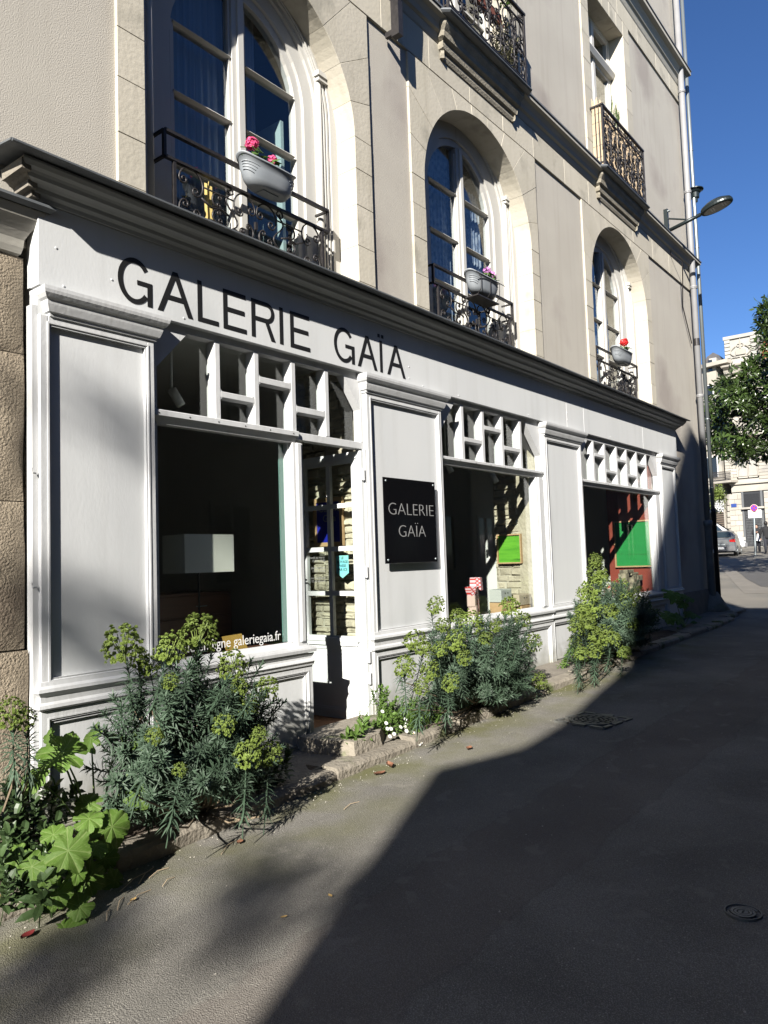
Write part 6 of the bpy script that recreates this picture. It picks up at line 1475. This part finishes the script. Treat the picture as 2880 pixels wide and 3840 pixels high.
b = MB(); b.box(FXX, FXX + 8, YR, YL, -.2, fz(1372)); b.build('wall_core', M['farstone2'], far)
# ashlar courses of the ground floor and first floor
def courses(v0, v1, n, u0, u1, hole=None, d=.06):
    z0, z1 = fz(v0), fz(v1)
    for k in range(n):
        za = z0 + (z1 - z0) * k / n + .012; zb = z0 + (z1 - z0) * (k + 1) / n - .012
        spans = [(u0, u1)]
        if hole: spans = [(u0, hole[0]), (hole[1], u1)]
        for (a, c) in spans:
            if c - a > 60: edges = [a] + [a + (c - a) * (j + (.5 if k % 2 else 0)) / 6 for j in range(1, 6)] + [c]
            else: edges = [a, (a + c) / 2 + (6 if k % 2 else -6), c] if c - a > 20 else [a, c]
            for j in range(len(edges) - 1):
                ya, yb = fy(edges[j]), fy(edges[j + 1]); b = MB(); b.box(FXX - d, FXX, yb + .008, ya - .008, za, zb); b.build('stone_block', M['farstone'], far)
courses(2050, 1850, 10, 2730, 3100, (2782, 2861))
courses(1800, 1655, 12, 2722, 3100, (2768, 2848))
b = MB(); b.box(FXX - .12, FXX, YR, YL, fz(1843), fz(1815)); b.box(FXX - .3, FXX, YR, YL + .1, fz(1815), fz(1808)); b.build('band', M['farstone'], far)
b = MB(); b.box(FXX - .05, FXX, YR, YL, fz(1655), fz(1400)); b.build('upper_wall', M['farstone'], far)
for k in range(14): 
    z = fz(1650 - 18 * k); b = MB(); b.box(FXX - .085, FXX - .05, YR, YL, z + .015, z + .36); b.build('stone_course', M['farstone'], far)
b = MB(); b.sweep([(FXX, YL + 6), (FXX, YR)][::-1] if False else [(FXX, YL), (FXX, YR)], [(0, fz(1398)), (.2, fz(1392)), (.35, fz(1378)), (.7, fz(1370)), (.75, fz(1364)), (0, fz(1360))]); b.build('cornice', M['farstone'], far)
# blind window panel pair
for (ua, ub) in ((2772, 2806), (2811, 2843)):
    b = MB(); b.box(FXX - .05, FXX - .001, fy(ub), fy(ua), fz(1785), fz(1670)); b.build('blind_panel', M['farstone2'], far)
b = MB(); b.frame(0, 1, 0, 1, .1, 0, 1); b.v = []; b.f = []
for (ua, ub) in ((2767, 2771), (2807, 2810), (2844, 2848)): b.box(FXX - .14, FXX - .05, fy(ub), fy(ua), fz(1792), fz(1660))
b.box(FXX - .14, FXX - .05, fy(2848), fy(2767), fz(1792), fz(1787)); b.build('panel_frame', M['farstone'], far)
# doorway: slatted shutter over folding gate
g = MB(); g.box(FXX - .02, FXX + .4, fy(2861), fy(2777), fz(2050), fz(1843)); g.build('doorway', M['shutter'], far)
for k in range(16): b = MB(); z = fz(1902 - 3.2 * k); b.box(FXX - .06, FXX - .03, fy(2842), fy(2785), z, z + .045); b.build('shutter_slat', M['shutter'], far)
b = MB(); b.box(FXX - .1, FXX - .03, fy(2785), fy(2777), fz(2050), fz(1843)); b.box(FXX - .1, FXX - .03, fy(2856), fy(2848), fz(2050), fz(1843)); b.build('door_frame', M['gateiron'], far)
b = MB(); b.box(FXX - .35, FXX - .02, fy(2862), fy(2778), fz(1910), fz(1903)); b.build('door_lintel', M['farstone'], far)
for k in range(13):
    u = 2789 + 4.8 * k; b = MB(); b.box(FXX - .12, FXX - .09, fy(u + 1.4), fy(u), fz(2048), fz(1915)); b.build('gate_bar', M['gateiron'], far)
    b = MB()
    for j in range(6):
        z = fz(2040 - 20 * j); y = fy(u + 1); b.tube([(FXX - .13, y, z), (FXX - .13, y - .1, z + .15), (FXX - .13, y, z + .3)], .012, 4)
    b.build('gate_lattice', M['gateiron'], far)
# street name plate and lamp
b = MB(); b.box(FXX - .1, FXX - .065, fy(2757), fy(2737), fz(1899), fz(1886)); q = b.build('street_plate', M['blueplate'] if 'blueplate' in M else mat('blue_enamel', (.02, .05, .22), .4), far)
# attic block with carved arms in relief
pz0, pz1 = fz(1362), fz(1262)
b = MB(); b.box(FXX, FXX + 2.5, fy(2838, 1300), fy(2716, 1300), pz0, pz1); b.box(FXX - .15, FXX + 2.6, fy(2840, 1300), fy(2714, 1300), pz1, pz1 + .25); b.build('attic_block', M['farstone2'], far)
for (ua, ub) in ((2718, 2738), (2816, 2837)):
    for k in range(7): b = MB(); z = pz0 + (pz1 - pz0) * k / 7; b.box(FXX - .1, FXX - .001, fy(ub, 1300), fy(ua, 1300), z + .03, z + (pz1 - pz0) / 7 - .03); b.build('quoin', M['farstone2'], far)
yc = fy(2776, 1300); zc = fz(1318, 2776)
b = MB(); b.prism([(yc - .35, zc - .25), (yc + .35, zc - .25), (yc + .35, zc + .12), (yc, zc + .3), (yc - .35, zc + .12)], FXX - .12, FXX - .001, 'x')
for s in (-1, 1):
    b.tube([(FXX - .08, yc + s * (.35 + .35 * sin(k / 8 * pi)), zc - .35 + .8 * k / 8) for k in range(9)], [.06] * 9, 5)
    b.tube([(FXX - .08, yc + s * .12 + s * .12 * cos(k / 8 * 2 * pi), zc + .5 + .12 * sin(k / 8 * 2 * pi)) for k in range(9)], .03, 4)
    b.tube([(FXX - .08, yc + s * (.05 + .1 * k), zc - .42 + .03 * (k % 2)) for k in range(7)], .045, 4)
b.tube([(FXX - .08, yc, zc + .2), (FXX - .08, yc, zc + 1.05)], [.09, .01], 5); b.build('carved_relief', M['farstone'], far)
# slate roof, dormer and brick chimneys
b = MB(); b.prism([(fy(2742), fz(1366)), (fy(2640), fz(1366)), (fy(2665), fz(1300)), (fy(2690), fz(1286)), (fy(2712), fz(1300))], FXX + 1.0, FXX + 7, 'x'); b.build('slate_roof', M['slate'], far)
b = MB(); b.box(FXX + .3, FXX + 2, fy(2682, 1340), fy(2655, 1340), fz(1368), fz(1316)); b.build('dormer', M['farstone2'], far)
b = MB(); b.box(FXX + .25, FXX + .3, fy(2666, 1340), fy(2650, 1340), fz(1366), fz(1322)); b.build('pane', M['winglass_far'], far)
ch_ = thing('brick_chimney', (64, fy(2860), 12), 'red brick chimney stack with pots right of the carved stone block', 'chimney'); 
z0, z1 = fz(1362), fz(1292)
for k in range(12):
    z = z0 + (z1 - z0) * k / 12; b = MB(); b.box(63.5, 65, fy(2905, 1300) , fy(2840, 1300), z + .006, z + (z1 - z0) / 12 - .006); b.build('brick_course', M['brickred'], ch_)
for u in (2851, 2870, 2890): b = MB(); b.lathe([(.18, 0), (.2, .3), (.16, .6)], (64, fy(u, 1290), z1), 10); b.build('chimney_pot', M['brickred'], ch_)
# angled left wing with balcony
nrm = Vector((1, -.28, 0)).normalized(); cpl = nrm.dot(Vector((FXX, YL, 0)))
def wing(u, v, off=0): return plane_hit(u, v, nrm, cpl - off)
wg = thing('wing_building', (63, 14, .2), 'angled limestone wing of the corner house with iron balcony above a shaded shop', 'building')
def wbox(u0, u1, v0, v1, off, name, m, thick=.3, par=None):
    a, c = wing(u0, v0, off), wing(u1, v0, off); z0, z1 = wing((u0 + u1) / 2, v0, off).z, wing((u0 + u1) / 2, v1, off).z
    bk = nrm * (thick); b = MB(); P = [a, c, c + bk, a + bk]; b.add([(p.x, p.y, z0) for p in P] + [(p.x, p.y, z1) for p in P], [(0, 1, 2, 3), (7, 6, 5, 4), (0, 4, 5, 1), (1, 5, 6, 2), (2, 6, 7, 3), (3, 7, 4, 0)]); return b.build(name, m, par or wg)
wbox(2560, 2726, 2052, 1378, 0, 'wall', M['farstone'], 3)
wbox(2560, 2728, 1378, 1364, .5, 'cornice', M['farstone'], .8)
wbox(2560, 2727, 1812, 1806, .1, 'band', M['farstone'], .2)
for (u0, u1, v0, v1) in ((2655, 2676, 1480, 1442), (2655, 2694, 1790, 1712)):
    f = wbox(u0, u1, v0, v1, .05, 'window', M['white'], .1); wbox(u0, u1 - 3, v0, v1 + 3, .08, 'pane', M['winglass_far'], .02, f)
wbox(2676, 2712, 1385 + 60, 1385 + 56, .35, 'window_hood', M['farstone'], .4)
sl = wbox(2655, 2742, 1812, 1804, 1.0, 'balcony', M['farstone'], 1.0)
b = MB()
for k in range(22):
    u = 2668 + 3.4 * k; p = wing(u, 1800, .95); b.tube([(p.x, p.y, wing(u, 1806, .95).z), (p.x, p.y, wing(u, 1770, .95).z)], .02, 4)
for v in (1770, 1779, 1792, 1803): p, q = wing(2660, v, .95), wing(2742, v, .95); z = wing(2700, v, .95).z; b.tube([(p.x, p.y, z), (q.x, q.y, z)], .025, 4)
b.build('balcony_railing', M['iron'], wg)
wbox(2655, 2722, 2050, 1852, .06, 'shop_opening', M['shutter'], .1); wbox(2722, 2727, 2050, 1852, .12, 'shop_jamb', M['farstone'], .12)
for k in range(16): wbox(2655, 2720, 2046 - 8 * k, 2046 - 8 * k - 5, .1, 'slat', mat('brown_slat', (.13, .10, .075), .8) if k == 0 else bpy.data.materials['brown_slat'], .05)
# lines of the rusticated wing wall
for k in range(9): wbox(2728, 2742, 2048 - 22 * k, 2048 - 22 * k - 19, .08, 'stone_block', M['farstone'], .1)
# white-flowering shrub
t = thing('flowering_shrub', (50, 9.5, 0), 'tall shrub with white blossoms in front of the shaded shop across the square', 'shrub')
kits = [leafy_cluster(70 + i, .4, 50, .16, 'shrubleaf' if False else 'magnolia', .5) for i in range(3)]
M['shrubleaf'] = mat('shrub_leaf', (.16, .22, .05), .6, (.24, .30, .08), 2, .8, trans=.3); 
for k_ in kits: k_.materials.clear(); k_.materials.append(M['shrubleaf'])
WB = leafy_cluster(90, .25, 40, .10, 'petalw', .7)
for k in range(34):
    u = 2672 + R_.uniform(0, 36); v = R_.uniform(1835, 1915); p = atX(u, v, 54 + R_.uniform(-.5, .5)); inst('leaf_cluster', kits[k % 3], t, p, None, R_.uniform(.8, 1.2))
for k in range(10):
    u = 2690 + R_.uniform(-4, 18); v = R_.uniform(1880, 1912); p = atX(u, v, 53.2); inst('blossom', WB, t, p, None, .9)
b = MB(); p = atX(2690, 2040, 54); b.tube([(p.x, p.y, 0), (p.x, p.y, 4.5)], .06, 5); b.build('trunk', M['bark'], t)

# no-stopping sign
sx_ = 46.0
def sy(u, v=1905): return atX(u, v, sx_).y
t = thing('no_stopping_sign', (sx_, sy(2826), 0), 'round red and blue no-stopping sign on a pale post before the gated doorway', 'road sign')
c = atX(2828, 1905, sx_); R = 13.5 / FP * (sx_ * .785 + (c.y + D) * .617)
M['signred'] = mat('sign_red', (.42, .012, .02), .5); M['signblue'] = mat('sign_blue', (.03, .06, .50), .4)
b = MB(); b.lathe([(R, 0), (R, -.03)], (sx_, c.y, c.z), 28, 'x'); b.build('white_rim', M['white'], t)
b = MB(); b.lathe([(R * .92, -.03), (R * .92, -.036)], (sx_, c.y, c.z), 28, 'x'); b.build('red_ring', M['signred'], t)
b = MB(); b.lathe([(R * .72, -.036), (R * .72, -.041)], (sx_, c.y, c.z), 28, 'x'); b.build('blue_face', M['signblue'], t)
for a in (pi / 4, -pi / 4):
    q = MB(); d = Vector((cos(a), sin(a))); n = Vector((-d.y, d.x)) * R * .1; e = .045 if a > 0 else .048
    q.add([(sx_ - e, c.y + d.x * R * .74 * s + n.x * k, c.z + d.y * R * .74 * s + n.y * k) for s, k in ((-1, -1), (1, -1), (1, 1), (-1, 1))], [(0, 1, 2, 3)]); q.build('red_bar', M['signred'], t)
b = MB(); b.tube([(sx_ + .05, c.y + .1, gz(sx_)), (sx_ + .05, c.y + .02, c.z + R * .8)], .05, 10); b.build('post', M['zinc'], t)
c2 = atX(2831, 1927, sx_); b = MB(); b.box(sx_ - .03, sx_ - .01, c2.y - .34, c2.y + .34, c2.z - .22, c2.z + .22); pl = b.build('plate', M['white'], t)
for k in range(3): b = MB(); b.box(sx_ - .034, sx_ - .0305, c2.y - .26, c2.y + .26 - .1 * (k == 2), c2.z + .10 - .12 * k, c2.z + .13 - .12 * k); b.build('print_line', M['shutter'], pl)

# ---- silver hatchback seen from behind
def loft(b, secs):
    n = len(secs[0]); vs = [p for s in secs for p in s]; b.add(vs, [(i * n + j, i * n + (j + 1) % n, (i + 1) * n + (j + 1) % n, (i + 1) * n + j) for i in range(len(secs) - 1) for j in range(n)] + [tuple(range(n - 1, -1, -1)), tuple(range((len(secs) - 1) * n, len(secs) * n))])
M['silverpaint'] = mat('silver_car_paint', (.26, .27, .28), .25, metal=.7, spec=.6); M['whitepaint'] = mat('white_van_paint', (.50, .51, .52), .3, spec=.6); M['carglass'] = mat('car_glass', (.02, .03, .035), .05, spec=.9)
M['tyre'] = mat('tyre', (.015, .015, .015), .8); M['tail'] = mat('tail_lamp', (.35, .01, .01), .2, spec=.7); M['bumper'] = mat('grey_bumper', (.10, .10, .105), .5)
def vehicle(name, label, cat, pos, yaw, L, Wd, H, paint, kind):
    t = thing(name, pos, label, cat); t.rotation_euler = (0, 0, yaw)
    def part(b, n, m, par=None, smooth=False):
        me = b.mesh(n, m, smooth); o = bpy.data.objects.new(n, me); COL.objects.link(o); o.parent = par or t; return o
    hw = Wd / 2
    def sec(x, zt, zb, w, wt):
        return [(x, -w, zb), (x, -w * 1.0, zb + (zt - zb) * .5), (x, -wt, zt - .04), (x, -wt * .8, zt), (x, wt * .8, zt), (x, wt, zt - .04), (x, w, zb + (zt - zb) * .5), (x, w, zb)]
    b = MB()
    if kind == 'hatch':   # x=0 rear, +x forward
        loft(b, [sec(0, .95, .38, hw * .9, hw * .85), sec(.08, 1.02, .25, hw * .98, hw * .93), sec(.6, 1.0, .22, hw, hw * .95), (sec(2.9, .98, .22, hw, hw * .95)), sec(3.6, .86, .25, hw * .97, hw * .86), sec(4.1, .66, .3, hw * .85, hw * .7)])
        part(b, 'body', paint, None, False)
        b = MB(); loft(b, [sec(.22, 1.05, .96, hw * .93, hw * .88), sec(.5, 1.42, .96, hw * .92, hw * .68), sec(1.6, 1.5, .96, hw * .92, hw * .7), sec(2.3, 1.42, .96, hw * .92, hw * .68), sec(3.1, .99, .96, hw * .92, hw * .86)]); cab = part(b, 'cabin', paint)
        b = MB(); b.add([(.235, -hw * .72, 1.07), (.235, hw * .72, 1.07), (.42, hw * .60, 1.38), (.42, -hw * .60, 1.38)], [(0, 1, 2, 3)]); 
        b.v = [(x - .02, y, z + .01) for x, y, z in b.v]; part(b, 'rear_window', M['carglass'])
        b = MB()
        for s in (-1, 1): b.add([(.62, s * (hw * .935), 1.03), (2.75, s * (hw * .935), 1.03), (2.25, s * hw * .76, 1.36), (.8, s * hw * .76, 1.4)], [(0, 1, 2, 3)])
        part(b, 'side_window', M['carglass'])
        b = MB(); b.box(-.06, .12, -hw * .93, hw * .93, .32, .56); part(b, 'bumper', M['bumper'])
        for s in (-1, 1): b = MB(); b.prism([(s * hw * .96, .80), (s * hw * .62, .82), (s * hw * .6, .93), (s * hw * .93, .98)], -.02, .14, 'x'); part(b, 'tail_lamp', M['tail'])
        b = MB(); b.box(-.075, -.06, -.26, .26, .42, .53); part(b, 'number_plate', M['white'])
        b = MB(); b.box(-.01, .0, -.3, .3, .66, .70); part(b, 'boot_trim', M['zinc'])
        ws = [(.75, .31), (3.25, .31)]
    else:
        loft(b, [sec(0, 1.95, .45, hw * .95, hw * .85), sec(.1, 2.0, .35, hw, hw * .88), sec(3.3, 2.0, .35, hw, hw * .88), sec(4.3, 1.25, .35, hw * .98, hw * .86), sec(4.9, 1.02, .38, hw * .93, hw * .75), sec(5.05, .75, .4, hw * .85, hw * .7)]); part(b, 'body', paint)
        b = MB(); b.add([(3.42, -hw * .80, 1.93), (3.42, hw * .80, 1.93), (4.28, hw * .86, 1.30), (4.28, -hw * .86, 1.30)], [(0, 1, 2, 3)]); b.v = [(x + .02, y, z + .02) for x, y, z in b.v]; part(b, 'windscreen', M['carglass'])
        b = MB()
        for s in (-1, 1): b.add([(2.3, s * hw * 1.005, 1.2), (3.9, s * hw * 1.0, 1.2), (3.35, s * hw * .92, 1.8), (2.3, s * hw * .92, 1.85)], [(0, 1, 2, 3)])
        part(b, 'side_window', M['carglass'])
        b = MB(); b.box(4.95, 5.10, -hw * .9, hw * .9, .36, .62); part(b, 'bumper', M['bumper'])
        b = MB(); b.box(5.0, 5.06, -hw * .5, hw * .5, .66, .85); part(b, 'grille', M['bumper'])
        for s in (-1, 1): b = MB(); b.prism([(s * hw * .9, .78), (s * hw * .55, .76), (s * hw * .55, .9), (s * hw * .88, .98)], 4.86, 5.02, 'x'); part(b, 'headlight', M['lens'])
        for s in (-1, 1): b = MB(); b.box(3.7, 3.85, s * hw, s * (hw + .18), 1.15, 1.4); part(b, 'mirror', M['bumper'])
        b = MB(); b.box(.8, 2.0, -hw * 1.012, -hw * 1.005, 1.0, 1.5); part(b, 'blue_red_decal', mat('van_decal', (.03, .06, .4), .4, (.5, .03, .04), 3, .3))
        ws = [(.95, .34), (4.0, .34)]
    for (x, r) in ws:
        for s in (-1, 1):
            b = MB(); b.lathe([(r, -.1), (r, .1)], (x, s * (hw - .10), r), 20, 'y'); wv = part(b, 'wheel', M['tyre']); b = MB(); b.lathe([(r * .62, 0), (r * .62, s * .108), (r * .3, s * .112)], (x, s * (hw - .10), r), 14, 'y'); part(b, 'rim', M['zinc'], wv)
    return t
cp_ = atX(2740, 2083, 45.0); zg = gz(45)
vehicle('parked_car', 'silver hatchback seen from behind, partly hidden by the downpipe', 'car', (45.0, atX(2764, 2080, 45).y + .90, zg), radians(9), 4.1, 1.75, 1.5, M['silverpaint'], 'hatch')
vehicle('white_van', 'white van facing right behind the silver car', 'van', (51.0, atX(2790, 2045, 51).y + 5.1, gz(51)), radians(-66), 5.0, 1.9, 2.0, M['whitepaint'], 'van')

# ---- two pedestrians
M['cloth'] = mat('black_cloth', (.012, .012, .014), .85); M['cloth2'] = mat('dark_navy_trousers', (.02, .022, .03), .9); M['skin'] = mat('skin', (.42, .25, .18), .55); M['hair'] = mat('dark_hair', (.012, .009, .007), .6)
def person(px, py, H, label, face, arms, bag=False, cap=False, stride=.12):
    g = gz(px); t = thing('person', (px, py, g), label, 'person'); t.rotation_euler = (0, 0, face)
    s = H / 1.75
    J = {'pel': (0, 0, .95), 'chest': (0, 0, 1.25), 'neck': (0, 0, 1.47), 'head': (.02, 0, 1.56), 'top': (.02, 0, 1.70)}
    V = [(0, 0, .95), (0, 0, 1.12), (0, 0, 1.32), (0, 0, 1.46), (.01, 0, 1.54), (.02, 0, 1.62), (.02, 0, 1.70)]; Rr = [(.15, .12), (.145, .11), (.17, .12), (.06, .06), (.075, .08), (.09, .10), (.07, .08)]; Ed = [(0, 1), (1, 2), (2, 3), (3, 4), (4, 5), (5, 6)]
    for sd, st in ((-1, stride), (1, -stride)):
        k = len(V); V += [(0, sd * .09, .90), (st * .4 + .03, sd * .095, .50), (st, sd * .095, .09), (st + .14, sd * .10, .03)]; Rr += [(.10, .10), (.07, .07), (.05, .05), (.045, .035)]; Ed += [(0, k), (k, k + 1), (k + 1, k + 2), (k + 2, k + 3)]
        k = len(V); el, ha = arms[0 if sd < 0 else 1]; V += [(0, sd * .19, 1.38), el, ha]; Rr += [(.065, .065), (.048, .048), (.034, .034)]; Ed += [(2, k), (k, k + 1), (k + 1, k + 2)]
        # palm and fingers
        d = (Vector(ha) - Vector(el)).normalized(); p = Vector(ha) + d * .07; V.append(tuple(p)); Rr.append((.030, .018)); kp = len(V) - 1; Ed.append((k + 2, kp))
    me = bpy.data.meshes.new('body'); me.from_pydata([tuple(Vector(v) * s) for v in V], Ed, []); o = bpy.data.objects.new('body', me); COL.objects.link(o); o.parent = t
    md = o.modifiers.new('skin', 'SKIN'); md.use_smooth_shade = True
    for i, sv in enumerate(me.skin_vertices[0].data): sv.radius = (Rr[i][0] * s, Rr[i][1] * s); sv.use_root = (i == 0)
    o.modifiers.new('sub', 'SUBSURF').levels = 1; o.modifiers['sub'].render_levels = 1; me.materials.append(M['cloth'])
    def add(b, n, m, sm=True): q = b.mesh(n, m, sm); oo = bpy.data.objects.new(n, q); COL.objects.link(oo); oo.parent = t; return oo
    b = MB(); b.lathe([(.02, -.12), (.06, -.11), (.085, -.05), (.092, .01), (.08, .05), (.05, .09)], (.035 * s, 0, 1.61 * s), 14, sx=1.05, sy=.88); b.tube([(.13, 0, 1.62), (.145, 0, 1.60)], [.012, .016], 5); f = add(b, 'face', M['skin'])
    b = MB()
    for sd in (-1, 1): b.lathe([(.009, 0), (.005, .004)], (.118 * s, sd * .03, 1.63 * s), 6, 'x')
    add(b, 'eye', M['hair']); b = MB(); b.box(.115, .124, -.022, .022, 1.565 * s, 1.572 * s); add(b, 'mouth', M['tail'])
    b = MB(); b.lathe([(.095, -.06), (.107, 0), (.104, .05), (.08, .10), (.03, .13)], (.005 * s, 0, 1.63 * s), 14); add(b, 'hair', M['hair'])
    for i, (el, ha) in enumerate(arms):
        d = (Vector(ha) - Vector(el)).normalized(); b = MB(); b.tube([Vector(ha), Vector(ha) + d * .05, Vector(ha) + d * .09], [.028, .036, .03], 8)
        sd = Vector((0, 0, 1)).cross(d).normalized() if abs(d.z) < .9 else Vector((1, 0, 0))
        for k in range(4):
            p = Vector(ha) + d * .085 + sd * (.017 * (k - 1.5)); b.tube([p, p + d * (.04 - .004 * abs(k - 1.4)), p + d * .06 - Vector((0, 0, .018))], [.009, .008, .006], 5)
        p = Vector(ha) + d * .03 + sd * .03; b.tube([p, p + sd * .025 + d * .03, p + sd * .02 + d * .055], [.01, .009, .007], 5); add(b, 'hand', M['skin'])
    # trousers and jacket shells
    b = MB()
    for sd, st in ((-1, stride), (1, -stride)): b.tube([(0, sd * .085, .94 * s), (st * .4 + .03, sd * .095, .50 * s), (st - .01, sd * .095, .08)], [.115, .085, .07], 8)
    add(b, 'trousers', M['cloth2'])
    b = MB()
    for sd, st in ((-1, stride), (1, -stride)): b.tube([(st - .06, sd * .1, .05), (st + .05, sd * .1, .05), (st + .16, sd * .1, .03)], [.05, .052, .035], 8)
    add(b, 'shoe', M['cloth'])
    b = MB(); b.lathe([(.16, -.22), (.175, -.1), (.17, .1), (.20, .32), (.19, .42), (.08, .50)], (0, 0, 1.0 * s), 16, sx=.72, sy=1.15); add(b, 'jacket', M['cloth'])
    if bag:
        b = MB(); b.prism([(-.04, .74 * s), (.20, .70 * s), (.10, 1.16 * s), (.02, 1.16 * s)], .24, .32, 'x'); q = add(b, 'body_bag', M['white'], False); q.name = 'carrier_bag'
    return t
pp = atX(2842, 2068, 49.5)
person(49.5, pp.y, 1.72, 'pedestrian in black holding both hands up before the chest with a white bag', pi + .2, [((.10, -.24, 1.14), (.26, -.07, 1.20)), ((.10, .24, 1.14), (.26, .07, 1.22))], bag=True)
pp = atX(2878, 2066, 48.5)
person(48.5, pp.y, 1.86, 'taller pedestrian in black at the right edge of the photo', .3, [((-.04, -.28, 1.10), (.05, -.30, .86)), ((-.04, .28, 1.10), (.05, .30, .86))])

# leaf drift beside the corner and paler repair strips in the sunlit square
lt = MB()
for k in range(150):
    x = R_.uniform(17.7, 23.5); y = .35 + (x - 17.7) * .26 + R_.gauss(0, .10); z = gz(x) + .01; s = R_.uniform(.04, .09); a = R_.uniform(0, 3); c, s2 = cos(a) * s, sin(a) * s
    lt.add([(x - c, y - s2, z), (x + s2 * .4, y - c * .4, z + .01), (x + c, y + s2, z + R_.uniform(0, .04)), (x - s2 * .4, y + c * .4, z + .015)], [(0, 1, 2, 3)])
o = lt.build('leaf_litter', M['deadleaf']); tag(o, 'drift of brown leaves against the kerb past the far corner', 'leaves', kind='stuff')
M['palestrip'] = mat('pale_asphalt', (.17, .155, .13), .9, (.22, .20, .17), 2, .8, .4, 60); M['darkstrip'] = mat('dark_asphalt_patch', (.075, .072, .068), .9, (.10, .095, .09), 3, .8, .4, 60)
def patch(pts, m, off):
    P = [ground_hit(u, v) for u, v in pts]; b = MB(); cx = sum(p.x for p in P) / len(P)
    b.add([(p.x, p.y, gz(p.x) + off) for p in P], [tuple(range(len(P)))]); o = b.build('asphalt_patch', m); tag(o, kind='structure')
def strip(rows, m, off):
    b = MB(); vs = []
    for (ua, ub, v) in rows:
        for u in (ua, ub): p = ground_hit(u, v); vs.append((p.x, p.y, gz(p.x) + off))
    b.add(vs, [(2 * i, 2 * i + 1, 2 * i + 3, 2 * i + 2) for i in range(len(rows) - 1)]); o = b.build('asphalt_patch', m); tag(o, kind='structure')
strip([(2700, 2735, 2125), (2715, 2765, 2145), (2740, 2795, 2170), (2765, 2850, 2200), (2790, 2990, 2225)], M['palestrip'], .006)
strip([(2735, 2990, 2122), (2770, 2990, 2145), (2800, 2990, 2172), (2855, 2990, 2200)], M['darkstrip'], .006)
# foot of the corner: rounded stub of render and kerb bend
b = MB(); b.lathe([(.42, 0), (.34, .12), (.24, .3), (.16, .42)], (17.2, .1, gz(17.2) + .05), 16); o = b.build('corner_bollard', M['pavestone'], smooth=True); tag(o, 'rounded cement haunch at the foot of the downpipes', 'haunch')
